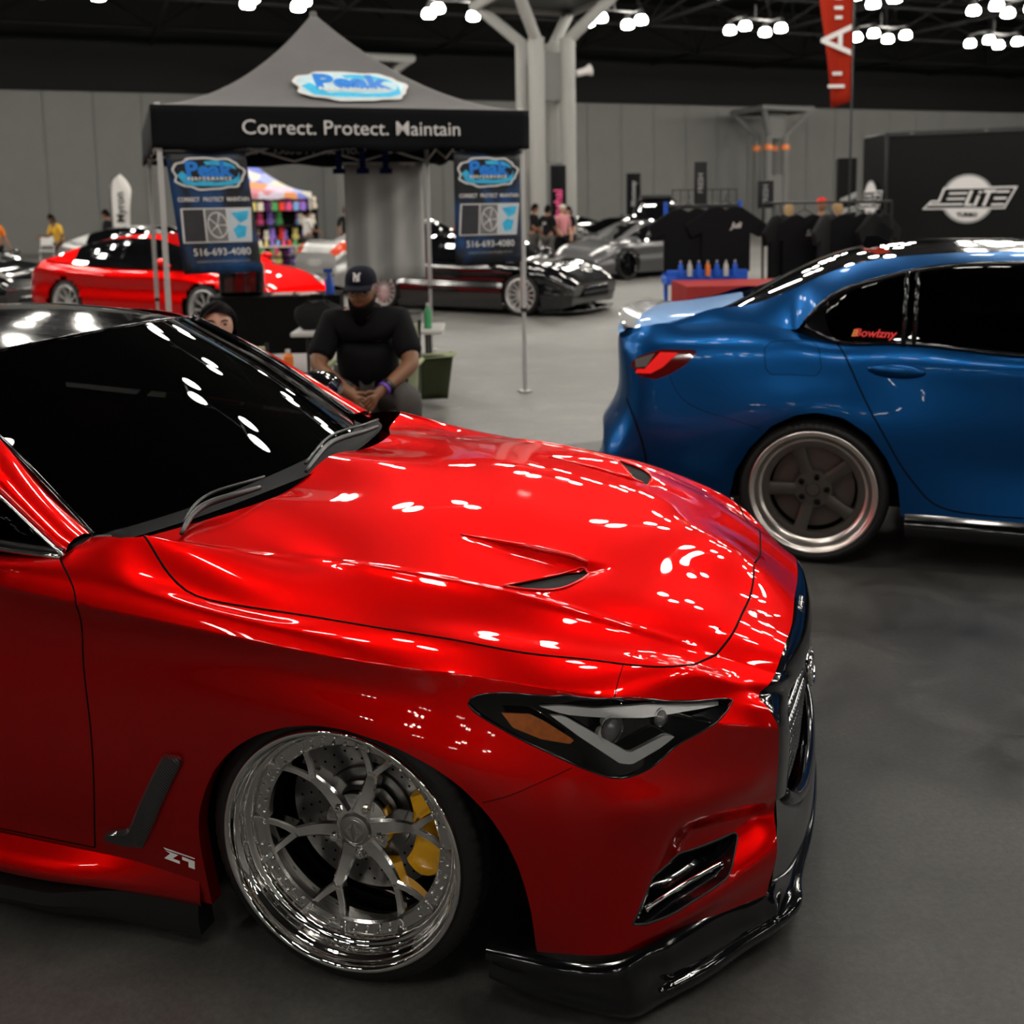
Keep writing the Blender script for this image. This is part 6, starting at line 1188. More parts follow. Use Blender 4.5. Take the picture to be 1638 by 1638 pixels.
# ---------------------------------------------------------------- people
def skin_mesh(nodes, chains, name, m, parent, sub=2, root=0, extra=None, xf=None):
    """nodes: {key: (x,y,z,r)} or r as (rx,ry); chains: lists of keys"""
    keys = list(nodes); idx = {k: i for i, k in enumerate(keys)}; me = bpy.data.meshes.new(name)
    ed = [(idx[c[i]], idx[c[i+1]]) for c in chains for i in range(len(c)-1)]
    me.from_pydata([nodes[k][:3] for k in keys], ed, []); o = bpy.data.objects.new(name, me); COL.objects.link(o)
    md = o.modifiers.new('skin', 'SKIN'); md.use_smooth_shade = True
    for i, k in enumerate(keys):
        r = nodes[k][3]; v = me.skin_vertices[0].data[i]; v.radius = (r, r) if not hasattr(r, '__len__') else r; v.use_root = (i == root)
    o.modifiers.new('sub', 'SUBSURF').levels = sub
    dg = bpy.context.evaluated_depsgraph_get(); dg.update(); m2 = bpy.data.meshes.new_from_object(o.evaluated_get(dg)); bpy.data.objects.remove(o)
    bm = bmesh.new(); bm.from_mesh(m2)
    if extra:
        for vs, fs in extra:
            bv = [bm.verts.new(v) for v in vs]
            for f in fs: bm.faces.new([bv[i] for i in f])
    bmesh.ops.recalc_face_normals(bm, faces=bm.faces)
    if xf: bm.transform(xf)
    bm.to_mesh(m2); bm.free(); m2.materials.clear(); m2.materials.append(m); m2.polygons.foreach_set('use_smooth', np.full(len(m2.polygons), True)); m2.name = name
    return link(bpy.data.objects.new(name, m2), parent)
def head_geo(c, s, yaw=0., pitch=0., n=28, m=22, grow=0., hood=None):
    """head facing -Y: skull, jaw, brow, nose, lips, ears"""
    R = Matrix.Rotation(yaw, 3, 'Z') @ Matrix.Rotation(pitch, 3, 'X'); vs = []; fs = []
    for i in range(m+1):
        th = math.pi*i/m; z = math.cos(th)
        for j in range(n):
            a = 2*math.pi*j/n; x = math.sin(th)*math.sin(a); y = -math.sin(th)*math.cos(a); X, Y, Z = x*.075, y*.095, z*.120
            if z < 0: k = 1-.34*(-z)**1.5; X *= k; Y *= (1-.12*(-z)) if y < 0 else (1-.30*(-z))
            front = max(0, -y)
            g = lambda u, w: math.exp(-(u/w)**2)
            Y -= .020*g(X, .014)*g(Z+.012, .022)*front; Y -= .010*g(X, .012)*g(Z-.015, .03)*front
            Y += .010*(g(X-.030, .014)+g(X+.030, .014))*g(Z-.018, .013)*front
            Y -= .006*g(Z-.038, .012)*g(X, .05)*front; Y -= .008*g(X, .022)*g(Z+.052, .010)*front; Y += .004*g(X, .02)*g(Z+.040, .006)*front; Y -= .010*g(X, .02)*g(Z+.09, .018)*front
            p = Vector((X*(1+grow), Y*(1+grow), Z*(1+grow)))*s; vs.append(R @ p+Vector(c))
    for i in range(m):
        for j in range(n): fs.append((i*n+j, i*n+(j+1) % n, (i+1)*n+(j+1) % n, (i+1)*n+j))
    base = len(vs)
    for sg in (-1, 1):
        k0 = len(vs)
        for i in range(7):
            for j in range(8):
                a = 2*math.pi*j/8; t = math.pi*i/6; p = Vector((sg*(.074+.010*math.sin(t)*1.0+.004*math.cos(a)*math.sin(t)), .008+.016*math.sin(t)*math.cos(a), -.002+.030*math.cos(t)))*s; vs.append(R @ p+Vector(c))
        for i in range(6):
            for j in range(8): fs.append((k0+i*8+j, k0+i*8+(j+1) % 8, k0+(i+1)*8+(j+1) % 8, k0+(i+1)*8+j))
    return vs, fs, R
def cap_hair(name, c, s, R, m, parent, z0=-.02, z1=.13, back=-.09, thick=.012, long=0., front=.035):
    """hair as a shell over the skull with a hairline"""
    b = MB(); vs = []; n, k = 32, 12
    for i in range(k+1):
        for j in range(n):
            a = 2*math.pi*j/n; f = (1+math.cos(a))/2   # 1 at the front
            low = (front*min(1, f*1.45)**2+back*(1-f)**1.2-.015*(1-abs(2*f-1)))-long*min(1, max(0, 1-f*1.45)*1.8); zz = z1+(low-z1)*(i/k)**1.8; q = max(-1, min(1, zz/z1*.999)); r = math.sqrt(max(0, 1-q*q)) if zz > 0 else 1-.05*min(1, -zz/.1)
            w = 1+.10*math.sin(a*5+i)*min(1, long*6); vs.append(R @ (Vector(((.075+thick)*r*math.sin(a)*w, -(.097+thick)*r*math.cos(a)*w+(.01 if zz < 0 else 0), zz*(1.0 if zz < 0 else 1.06)))*s)+Vector(c))
    b.add(vs, [(i*n+j, i*n+(j+1) % n, (i+1)*n+(j+1) % n, (i+1)*n+j) for i in range(k) for j in range(n)]); return b.build(name, m, parent, sharp=None)
def face_bits(c, s, R, parent, smile=False, glasses=False, beard=None):
    put = lambda x, y, z: R @ (Vector((x, y, z))*s)+Vector(c)
    for sg in (-1, 1):
        b = MB(); b.lathe([(0, .004), (.008, .003), (.012, 0)], 12, Matrix.Translation(put(sg*.030, -.0775, .018)) @ R.to_4x4() @ Matrix.Rotation(math.radians(90), 4, 'X') @ Matrix.Diagonal((1.1*s, .6*s, 1*s, 1))); b.build('eye', M['eye_dark'], parent)
        b = MB(); b.tube([put(sg*.016, -.093, .036), put(sg*.032, -.091, .042), put(sg*.048, -.080, .036)], .0035*s, 6); b.build('eyebrow', M['hair_black'], parent)
        if glasses: b = MB(); b.tube([put(sg*.031+.021*math.cos(t), -.098+.010*abs(math.cos(t))*(1 if sg*math.cos(t) > 0 else 0), .016+.016*math.sin(t)) for t in np.linspace(0, 6.28, 20)[:-1]], .0018*s, 5, closed=True); b.tube([put(sg*.052, -.088, .02), put(sg*.078, -.01, .02)], .0018*s, 5); b.build('glasses', M['black_satin'], parent)
    b = MB(); w = .026 if smile else .020
    b.tube([put(-w, -.086, -.044+(.006 if smile else 0)), put(-w*.5, -.096, -.049), put(0, -.099, -.050), put(w*.5, -.096, -.049), put(w, -.086, -.044+(.006 if smile else 0))], .0045*s, 6); b.build('mouth', M['teeth'] if smile else M['lips'], parent)
def hand_nodes(nodes, chains, key, wrist, fwd, side, upv, s=1., curl=.6, mirror=1):
    """palm plus four unequal fingers and a thumb leaving the palm's side; adds to the arm's skeleton"""
    W_, f, sd, u = Vector(wrist), Vector(fwd).normalized(), Vector(side).normalized(), Vector(upv).normalized(); P_ = W_+f*.045*s; nodes[key+'p'] = (*P_, .026*s); nodes[key+'q'] = (*(W_+f*.080*s), .024*s)
    chains.append([key, key+'p', key+'q'])
    for i, (off, L_) in enumerate(((-.028, .068), (-.009, .078), (.010, .072), (.028, .056))):
        a = W_+f*.088*s+sd*off*s; d = f; pts = [a]; 
        for j, part in enumerate((.42, .32, .26)):
            ang = curl*(j+1)*.55; d = f*math.cos(ang)-u*math.sin(ang); pts.append(pts[-1]+d*L_*part*s)
        ks = [f'{key}f{i}{j}' for j in range(4)]
        for kk, p, r in zip(ks, pts, (.0095, .0090, .0085, .0070)): nodes[kk] = (*p, r*s)
        chains.append([key+'q']+ks)
    a = P_+sd*(-.024*s*mirror)-u*.004*s; b_ = a+(f*.6-sd*.8*mirror-u*.25).normalized()*.032*s; c_ = b_+(f*.9-sd*.25*mirror-u*.35).normalized()*.028*s
    for kk, p, r in ((key+'t0', a, .012), (key+'t1', b_, .0105), (key+'t2', c_, .009)): nodes[kk] = (*p, r*s)
    chains.append([key+'p', key+'t0', key+'t1', key+'t2'])
def build_seated_man():
    t = thing('person', 'heavy-set seated person in black polo and dark cap, hands clasped between the knees', 'person', (-.91, 6.50, 0), .06)
    K = {'pel': (0, .02, .52, .15), 'wai': (0, -.02, .68, .15), 'che': (0, -.07, .86, .145), 'upc': (0, -.10, .965, .10), 'nec': (0, -.13, 1.03, .062), 'skl': (-.01, -.155, 1.09, .055),
         'sR': (-.20, -.10, .955, .082), 'eR': (-.295, -.24, .70, .058), 'wR': (-.085, -.47, .575, .033), 'sL': (.20, -.10, .955, .082), 'eL': (.285, -.26, .70, .058), 'wL': (.115, -.475, .585, .033),
         'hR': (-.11, -.02, .50, .105), 'kR': (-.24, -.50, .515, .075), 'aR': (-.24, -.46, .10, .048), 'fR': (-.25, -.60, .045, .04), 'hL': (.11, -.02, .50, .105), 'kL': (.27, -.50, .53, .078), 'aL': (.26, -.44, .10, .048), 'fL': (.27, -.58, .045, .04)}
    Ch = [['pel', 'wai', 'che', 'upc', 'nec', 'skl'], ['upc', 'sR', 'eR', 'wR'], ['upc', 'sL', 'eL', 'wL'], ['pel', 'hR', 'kR', 'aR', 'fR'], ['pel', 'hL', 'kL', 'aL', 'fL']]
    hand_nodes(K, Ch, 'wR', K['wR'][:3], (.62, -.42, -.45), (.45, .1, .55), (-.25, -.75, .5), 1.05, .75, -1); hand_nodes(K, Ch, 'wL', K['wL'][:3], (-.55, -.45, -.50), (-.45, .1, .55), (.25, -.75, .5), 1.05, .75, -1)
    hc = (-.015, -.17, 1.135); vs, fs, R = head_geo(hc, 1.06, -.12, .12)
    body = skin_mesh(K, Ch, 'body', M['skin_brown'], t, 2, 0, [(vs, fs)])
    face_bits(hc, 1.06, R, body, glasses=True)
    S = {k: K[k] for k in ('pel', 'wai', 'che', 'upc')}; g = lambda k, d: (*K[k][:3], K[k][3]+d)
    S = {'pel': (0, .02, .54, .175), 'wai': (0, -.03, .66, .215), 'mid': (0, -.05, .76, .215), 'che': (0, -.07, .86, .195), 'upc': (0, -.095, .965, .135), 'col': (0, -.12, 1.01, .080), 'sR': (-.205, -.10, .955, .100), 'mR': (-.262, -.18, .80, .092), 'cR': (-.285, -.215, .735, .088), 'sL': (.205, -.10, .955, .100), 'mL': (.255, -.19, .80, .092), 'cL': (.280, -.23, .735, .088)}
    sh = skin_mesh(S, [['pel', 'wai', 'mid', 'che', 'upc', 'col'], ['upc', 'sR', 'mR', 'cR'], ['upc', 'sL', 'mL', 'cL']], 'polo_shirt', M['cloth_black'], t, 2)
    b = MB(); b.tube([(-.07, -.165, 1.045), (-.085, -.12, 1.05), (-.05, -.06, 1.06), (0, -.045, 1.06), (.05, -.06, 1.06), (.085, -.12, 1.05), (.07, -.165, 1.045), (.02, -.235, .985), (-.03, -.235, .985)], .013, 8, closed=True); b.build('collar', M['cloth_black'], sh, sharp=None)
    Tn = {'pel': (0, .03, .50, .165), 'hR': (-.12, -.05, .50, .115), 'tR': (-.19, -.28, .51, .098), 'kR': (-.24, -.50, .515, .086), 'cR': (-.24, -.48, .30, .074), 'aR': (-.24, -.46, .11, .062), 'hL': (.12, -.05, .50, .115), 'tL': (.20, -.28, .52, .098), 'kL': (.27, -.50, .53, .088), 'cL': (.265, -.47, .30, .076), 'aL': (.26, -.44, .11, .062)}
    skin_mesh(Tn, [['pel', 'hR', 'tR', 'kR', 'cR', 'aR'], ['pel', 'hL', 'tL', 'kL', 'cL', 'aL']], 'trousers', M['cloth_grey'], t, 2)
    for k in ('R', 'L'):
        x, y = K['a'+k][0], K['a'+k][1]; skin_mesh({'h': (x, y+.03, .05, .045), 'm': (x, y-.10, .045, .045), 't': (x, y-.20, .035, .036)}, [['h', 'm', 't']], 'shoe', M['cloth_black'], t, 2)
    put = lambda x, y, z: R @ (Vector((x, y, z))*1.06)+Vector(hc)
    b = MB(); vs = []; n, k = 26, 12                                  # full beard round the jaw
    for i in range(k+1):
        for j in range(n):
            a = -1.9+3.8*j/(n-1); f = math.cos(a/1.9*math.pi/2); z = -.012-.052*f-(i/k)*(.085+.030*f); rr_ = 1.0-.35*(i/k)**2; vs.append(put((.079)*math.sin(a)*rr_, (-.088*math.cos(a)*(1.10+.08*f) if math.cos(a) > 0 else -.05*math.cos(a))*rr_-.010*f, z))
    b.add(vs, [(i*n+j, i*n+j+1, (i+1)*n+j+1, (i+1)*n+j) for i in range(k) for j in range(n-1)]); o = b.build('beard', M['hair_black'], t, sharp=None); o.modifiers.new('thickness', 'SOLIDIFY').thickness = .014
    cb = MB(); vs = []; n, k = 30, 8
    for i in range(k+1):
        th = (math.pi/2)*i/k
        for j in range(n): a = 2*math.pi*j/n; vs.append(put(.092*math.sin(th)**.8*math.sin(a), -.110*math.sin(th)**.8*math.cos(a)+.004, .060+.098*math.cos(th)**.75))
    cb.add(vs, [(i*n+j, i*n+(j+1) % n, (i+1)*n+(j+1) % n, (i+1)*n+j) for i in range(k) for j in range(n)]); cap = cb.build('cap', M['cap_navy'], t, sharp=None)
    b = MB(); vs = []
    for i in range(13):
        a = -1.15+2.3*i/12
        for q, (r1, z) in enumerate(((.0, .064), (.055, .062), (.092, .053))): vs.append(put(.092*math.sin(a)*(1-.04*q), -.108*math.cos(a)-r1*math.cos(a)**.5, z-.018*abs(math.sin(a))**2*q*.6))
    b.add(vs, [(i*3+j, i*3+j+1, (i+1)*3+j+1, (i+1)*3+j) for i in range(12) for j in range(2)]); o = b.build('peak', M['cap_navy'], cap, sharp=None); o.modifiers.new('thickness', 'SOLIDIFY').thickness = .006
    Tl = frame(put(0, -.112, .106), R @ Vector((1, 0, 0)), R @ Vector((0, .35, 1)))
    put_text('cap_monogram', 'N', .055, Tl @ Matrix.Translation((0, 0, .006)), M['valance_ink'], cap, bold=.002); put_text('cap_monogram', 'Y', .075, Tl @ Matrix.Translation((.003, .004, .008)), M['valance_ink'], cap, bold=.002)
    w = Vector(K['wL'][:3]); d = (Vector(K['eL'][:3])-w).normalized()
    for nm, m, off, r, hgt in (('wristband', 'purple', .012, .043, .016), ('watch', 'black_satin', .042, .045, .026)):
        T = frame(w+d*off, d.orthogonal(), d.cross(d.orthogonal())); T = Matrix.Translation(w+d*off) @ d.to_track_quat('Z', 'Y').to_matrix().to_4x4(); b = MB(); b.lathe([(r-.004, -hgt/2), (r, -hgt/2), (r, hgt/2), (r-.004, hgt/2)], 24, T); b.build(nm, M[m], t)
    return t
def build_seated_woman():
    t = thing('person', 'smiling seated person with dark wavy hair behind the red coupe windshield', 'person', (-1.56, 5.42, -.03), .16); t.scale = (1.07, 1.07, 1.07)
    K = {'pel': (0, .02, .50, .12), 'wai': (0, 0, .64, .10), 'che': (0, -.02, .78, .115), 'upc': (0, -.02, .87, .08), 'nec': (0, -.02, .935, .046), 'skl': (.01, -.03, .99, .045), 'sR': (-.145, -.02, .865, .052), 'eR': (-.20, -.08, .64, .038), 'wR': (-.10, -.30, .56, .026), 'sL': (.145, -.02, .865, .052), 'eL': (.20, -.08, .64, .038), 'wL': (.10, -.30, .56, .026),
         'hR': (-.09, -.02, .48, .085), 'kR': (-.12, -.44, .50, .058), 'aR': (-.12, -.42, .10, .040), 'fR': (-.12, -.54, .04, .034), 'hL': (.09, -.02, .48, .085), 'kL': (.12, -.44, .50, .058), 'aL': (.12, -.42, .10, .040), 'fL': (.12, -.54, .04, .034)}
    Ch = [['pel', 'wai', 'che', 'upc', 'nec', 'skl'], ['upc', 'sR', 'eR', 'wR'], ['upc', 'sL', 'eL', 'wL'], ['pel', 'hR', 'kR', 'aR', 'fR'], ['pel', 'hL', 'kL', 'aL', 'fL']]
    hand_nodes(K, Ch, 'wR', K['wR'][:3], (.2, -.9, -.2), (1, .2, 0), (0, -.2, 1), .88, .5, 1); hand_nodes(K, Ch, 'wL', K['wL'][:3], (-.2, -.9, -.2), (1, .2, 0), (0, -.2, 1), .88, .5, -1)
    hc = (.02, -.045, 1.015); vs, fs, R = head_geo(hc, .98, .12, .06); R0 = R; roll = Matrix.Rotation(.16, 3, 'Y')
    body = skin_mesh(K, Ch, 'body', M['skin_light'], t, 2, 0, [(vs, fs)]); face_bits(hc, .98, R, body, smile=True)
    cap_hair('hair', hc, 1.0, R, M['hair_black'], t, long=.20, thick=.014, front=.074, back=-.10, z1=.118)
    S = {'pel': (0, .02, .50, .135), 'wai': (0, 0, .64, .115), 'che': (0, -.02, .78, .13), 'upc': (0, -.02, .875, .09), 'sR': (-.15, -.02, .865, .064), 'eR': (-.20, -.08, .65, .05), 'fR': (-.12, -.26, .57, .040), 'sL': (.15, -.02, .865, .064), 'eL': (.20, -.08, .65, .05), 'fL': (.12, -.26, .57, .040)}
    skin_mesh(S, [['pel', 'wai', 'che', 'upc'], ['upc', 'sR', 'eR', 'fR'], ['upc', 'sL', 'eL', 'fL']], 'sweater', M['cloth_black'], t, 2)
    Tn = {'pel': (0, .03, .47, .135), 'hR': (-.09, -.05, .48, .095), 'kR': (-.12, -.44, .50, .068), 'aR': (-.12, -.42, .12, .052), 'hL': (.09, -.05, .48, .095), 'kL': (.12, -.44, .50, .068), 'aL': (.12, -.42, .12, .052)}
    skin_mesh(Tn, [['pel', 'hR', 'kR', 'aR'], ['pel', 'hL', 'kL', 'aL']], 'trousers', M['cloth_grey'], t, 2)
def standing(label, x, y, face, h, top_m, leg_m, skin='skin_brown', hair='hair_black', lean=0., arm=.3, cap=None, long=0., print_=None):
    """face: heading in radians, 0 = towards -Y"""
    t = thing('person', label, 'person', (x, y, 0), face); s = h/1.75
    f = lambda z: -lean*max(0, z-.95)
    P_ = lambda x, y, z, r: (x*s, (y+f(z))*s, z*s, r*s)
    K = {'pel': P_(0, 0, .96, .125), 'wai': P_(0, 0, 1.12, .115), 'che': P_(0, 0, 1.30, .125), 'upc': P_(0, .01, 1.42, .085), 'nec': P_(0, 0, 1.50, .05), 'skl': P_(0, -.01, 1.56, .05),
         'sR': P_(-.185, .01, 1.41, .06), 'eR': P_(-.24, .03-arm*.2, 1.12, .043), 'wR': P_(-.20, -arm*.6, .95+arm*.25, .028), 'hR': P_(-.19, -arm*.75, .87+arm*.28, .034), 'gR': P_(-.18, -arm*.85, .80+arm*.3, .018), 'sL': P_(.185, .01, 1.41, .06), 'eL': P_(.24, .03-arm*.1, 1.12, .043), 'wL': P_(.22, -arm*.3, .88+arm*.1, .028), 'hL': P_(.215, -arm*.4, .80+arm*.1, .034), 'gL': P_(.21, -arm*.45, .73+arm*.1, .018),
         'tR': P_(-.095, 0, .90, .095), 'kR': P_(-.11, -.01, .50, .062), 'aR': P_(-.12, .02, .09, .042), 'fR': P_(-.125, -.12, .04, .036), 'tL': P_(.095, 0, .90, .095), 'kL': P_(.11, -.01, .50, .062), 'aL': P_(.12, .02, .09, .042), 'fL': P_(.125, -.12, .04, .036)}
    hc = P_(0, -.03, 1.64, 0)[:3]; vs, fs, R = head_geo(hc, s, 0, .1+lean*.5, 18, 14)
    skin_mesh(K, [['pel', 'wai', 'che', 'upc', 'nec', 'skl'], ['upc', 'sR', 'eR', 'wR', 'hR', 'gR'], ['upc', 'sL', 'eL', 'wL', 'hL', 'gL'], ['pel', 'tR', 'kR', 'aR', 'fR'], ['pel', 'tL', 'kL', 'aL', 'fL']], 'body', M[skin], t, 1, 0, [(vs, fs)])
    S = {'pel': P_(0, 0, .88, .150), 'wai': P_(0, 0, 1.10, .158), 'che': P_(0, 0, 1.30, .148), 'upc': P_(0, .01, 1.425, .095), 'sR': P_(-.19, .01, 1.41, .076), 'eR': P_(-.235, .03-arm*.2, 1.16, .062), 'sL': P_(.19, .01, 1.41, .076), 'eL': P_(.235, .03-arm*.1, 1.16, .062)}
    skin_mesh(S, [['pel', 'wai', 'che', 'upc'], ['upc', 'sR', 'eR'], ['upc', 'sL', 'eL']], 'top', M[top_m], t, 1)
    Tn = {'pel': P_(0, 0, .94, .138), 'tR': P_(-.095, 0, .86, .105), 'kR': P_(-.11, -.01, .50, .078), 'aR': P_(-.12, .02, .11, .062), 'tL': P_(.095, 0, .86, .105), 'kL': P_(.11, -.01, .50, .078), 'aL': P_(.12, .02, .11, .062)}
    skin_mesh(Tn, [['pel', 'tR', 'kR', 'aR'], ['pel', 'tL', 'kL', 'aL']], 'trousers', M[leg_m], t, 1)
    for k in (-1, 1): b = MB(); b.prism([(k*.12-.045, .07), (k*.12+.045, .07), (k*.125+.05, -.12), (k*.125, -.20), (k*.125-.05, -.12)], 0, .075, Matrix.Scale(s, 4)); b.build('shoe', M['black_satin'], t, bevel=.012)
    if cap:
        b = MB(); T = Matrix.Translation(Vector(hc)+Vector((0, 0, .045*s))); b.lathe([(0, .095*s), (.05*s, .088*s), (.085*s, .05*s), (.094*s, 0)], 20, T); b.prism([(-.07*s, -.06*s), (.07*s, -.06*s), (.05*s, -.17*s), (-.05*s, -.17*s)], 0, .012*s, T); b.build('cap', M[cap], t)
    else: cap_hair('hair', hc, s, R, M[hair], t, long=long, thick=.010)
    if print_: put_text('back_print', print_, .09*s, frame(((0)*s, .165*s, 1.28*s), (-1, 0, 0), (0, 0, 1)), M['valance_ink'], t, bold=.003)
    return t
def build_people():
    build_seated_man(); build_seated_woman()
    standing('person in black t-shirt and grey trousers by the column, leftmost of the group', .62, 26.9, 1.2, 1.66, 'cloth_black', 'cloth_grey', arm=.4)
    standing('person in black t-shirt with white back print by the column', .93, 26.1, 2.6, 1.62, 'cloth_black', 'cloth_grey', arm=.3, print_='LA')
    standing('person in pink and black jacket with a pale cap by the column', 1.32, 26.5, .5, 1.62, 'cloth_pink', 'cloth_black', 'skin_light', cap='cloth_pale', arm=.35)
    standing('dark-haired person in black, rightmost of the group at the column', 1.55, 27.3, -1.0, 1.58, 'cloth_black', 'cloth_black', 'skin_light', long=.1)
    standing('person in a mustard yellow top leaning forward near the far wall', -11.9, 27.6, -.5, 1.60, 'cloth_yellow', 'cloth_black', 'skin_dark', lean=.35, arm=.8, long=.05)
    standing('dark-dressed person in profile beside the white feather flag', -10.6, 27.5, -1.4, 1.70, 'cloth_black', 'cloth_black', arm=.3)
    standing('person in an orange jacket at the left picture edge', -12.6, 25.5, .9, 1.62, 'cloth_orange', 'cloth_black', arm=.9)
    standing('person in a white t-shirt before the bright canopy stall', -5.75, 29.6, 2.2, 1.62, 'cloth_white', 'cloth_grey', arm=.5)
    standing('person in black with a pale print, right of the bright canopy stall', -4.75, 30.3, .1, 1.66, 'cloth_black', 'cloth_black', arm=.3, print_='X')
    standing('person in a red cap and dark jacket behind the clothing rails', 4.95, 16.6, 2.9, 1.66, 'cloth_black', 'cloth_black', cap='cloth_red', arm=.5)
    standing('fair-haired person in a cream top behind the clothing rails', 4.5, 16.9, 2.5, 1.58, 'cloth_pale', 'cloth_black', 'skin_light', hair='hair_fair', long=.12, arm=.4)
    standing('person with light brown hair beside the tall black panel', 5.35, 17.0, 3.4, 1.60, 'cloth_black', 'cloth_black', 'skin_light', hair='hair_fair', arm=.4)
M['skin_brown'] = mat('brown_skin', (.20, .085, .04), .5, noise=.15, ns=12); M['skin_dark'] = mat('dark_skin', (.14, .065, .035), .5); M['skin_light'] = mat('light_skin', (.52, .28, .20), .5)
M['hair_black'] = mat('black_hair', (.004, .003, .003), .7, bump=.3, ns=60, spec=.05); M['hair_fair'] = mat('fair_hair', (.30, .20, .10), .7); M['eye_dark'] = mat('eye_dark', (.01, .006, .005), .2); M['teeth'] = mat('teeth', (.62, .56, .50), .4); M['lips'] = mat('lips', (.30, .07, .055), .5)
for k_, c_ in dict(black=(.008, .008, .009), grey=(.075, .070, .066), pink=(.55, .22, .24), pale=(.50, .44, .38), yellow=(.62, .36, .05), orange=(.60, .16, .02), white=(.60, .58, .56), red=(.65, .03, .02)).items(): M['cloth_'+k_] = mat(k_+'_cloth', c_, .85, bump=.15, ns=18)
M['cap_navy'] = mat('navy_cap', (.008, .009, .016), .8); M['purple'] = mat('purple_band', (.16, .05, .55), .5)
# ---------------------------------------------------------------- columns, flags, stands and stalls
def build_column(label, x, y, ztop=8.1, pr=.24, gap=.50, cap_w=2.05, bands=False, rz=HALL):
    cm = M['column_dim'] if bands else M['column']
    t = thing('column', label, 'column', (x, y, 0), rz)
    for sx in (-1, 1):
        for sy in (-1, 1):
            b = MB(); b.tube([(sx*gap, sy*gap, 0), (sx*gap, sy*gap, ztop-1.22)], pr, 20); p = b.build('pipe', cm, t)
            if bands: b = MB(); b.lathe([(pr+.005, 4.15), (pr+.012, 4.17), (pr+.012, 4.38), (pr+.005, 4.40)], 20, Matrix.Translation((sx*gap, sy*gap, 0))); b.build('orange_band', M['orange_plastic'], p)
            b = MB(); b.tube([(sx*gap, sy*gap, ztop-1.28), (sx*cap_w*.98, sy*cap_w*.98, ztop)], pr*.72, 16); b.build('brace', cm, t)
    b = MB(); c = cap_w; b.tube([(-c, -c, ztop), (c, -c, ztop), (c, c, ztop), (-c, c, ztop)], pr*.75, 16, closed=True); b.build('cap_frame', cm, t)
    b = MB(); b.box((0, 0, ztop+.02), (2*c, 2*c, .06)); b.build('cap_plate', M['housing'], t)
    for z in (2.2, 5.4): b = MB(); b.box((0, -gap, z), (2*gap, .1, 1.4)); b.box((gap, 0, z), (.1, 2*gap, 1.4)); b.build('web_plate', M['column_dark'], t)  # plates between the pipes, darker grey than the plain column paint
    return t
def feather_flag(label, x, y, h, w, rz, m, txt=None, tm='valance_ink', z0=.6, curve=True, tsz=.3, group=None):
    t = thing('feather_flag', label, 'flag', (x, y, 0), rz, group); b = MB(); b.tube([(0, 0, 0), (0, 0, h*.8), (w*.12 if curve else 0, 0, h*.95), (w*.5 if curve else 0, 0, h)], [.022, .018, .012, .008], 8); b.build('pole', M['black_satin'], t)
    b = MB(); vs = []; n = 24
    for i in range(n+1):
        z = z0+(h-z0)*i/n; f = i/n; ww = w*(.62+.38*min(1, f*2)) if not curve else w*(.75+.35*f)*(1-max(0, (f-.72)/.28)**2.2)
        xo = (w*.5*max(0, (f-.8)/.2)**2 if curve else 0)
        for j in range(7): vs.append((xo+ww*j/6, .05*math.sin(j*1.1+i*.35)*(j/6), z+(0 if f > .02 else -.12*(j/6))))
    b.add(vs, [(i*7+j, i*7+j+1, (i+1)*7+j+1, (i+1)*7+j) for i in range(n) for j in range(6)]); o = b.build('sail', m, t, sharp=None); o.modifiers.new('thickness', 'SOLIDIFY').thickness = .004
    b = MB(); b.box((0, 0, .02), (.6, .6, .03)); b.box((0, 0, .02), (.05, .9, .04)); b.build('base', M['black_satin'], t)
    if txt:
        for sy in (1, -1): put_text('flag_lettering', txt, tsz, (Matrix.Rotation(math.pi, 4, 'Z') if abs(rz) > 3 else Matrix.Identity(4)) @ Matrix.Translation(((-w*.48 if abs(rz) > 3 else w*.48), -.07, (4.55 if abs(rz) > 3 else (h+z0)/2))) @ Matrix.Rotation(math.radians(90), 4, 'X') @ Matrix.Rotation(math.radians(90), 4, 'Z'), M[tm], t, bold=.006) if sy > 0 else None
    return t
def elite_logo(parent, T, w):
    """disc with a winged word ELITE across it"""
    def fl(poly, z, m): b = MB(); b.add([T @ Vector((x*w, y*w, z)) for x, y in poly], [tuple(range(len(poly)))]); b.build('logo_shape', m, parent, sharp=None)
    circ = lambda r, y0=0: [(r*math.cos(a), y0+r*math.sin(a)) for a in np.linspace(0, 2*math.pi, 49)[:-1]]
    fl(circ(.36), .004, M['grey_ink']); fl(circ(.325), .008, M['logo_white'])
    fl([(-.62, -.15), (-.50, -.02), (-.40, -.02), (-.33, .17), (.66, .17), (.50, -.15)], .012, M['logo_white']); fl([(-.575, -.13), (-.49, -.045), (-.375, -.045), (-.305, .145), (.62, .145), (.485, -.13)], .016, M['trailer_black'])
    def bar(x0, y0, x1, y1, sl=.35): fl([(x0+y0*sl, y0), (x1+y0*sl, y0), (x1+y1*sl, y1), (x0+y1*sl, y1)], .020, M['logo_white'])
    for y in (.08, 0, -.08): bar(-.28 if y > -.05 else -.50, y-.012+.0, -.03, y+.016)
    bar(-.01, -.11, .035, .12); bar(-.01, -.11, .10, -.075); bar(.115, -.11, .155, .045); bar(.115, .075, .155, .11); bar(.18, .085, .34, .125); bar(.235, -.11, .28, .125)
    for y in (.095, 0, -.09): bar(.35, y-.014, .52, y+.016)
    put_text('logo_word', 'TURBO', .085*w, T @ Matrix.Translation((0, -.235*w, .022)), M['trailer_black'], parent, bold=.004*w)
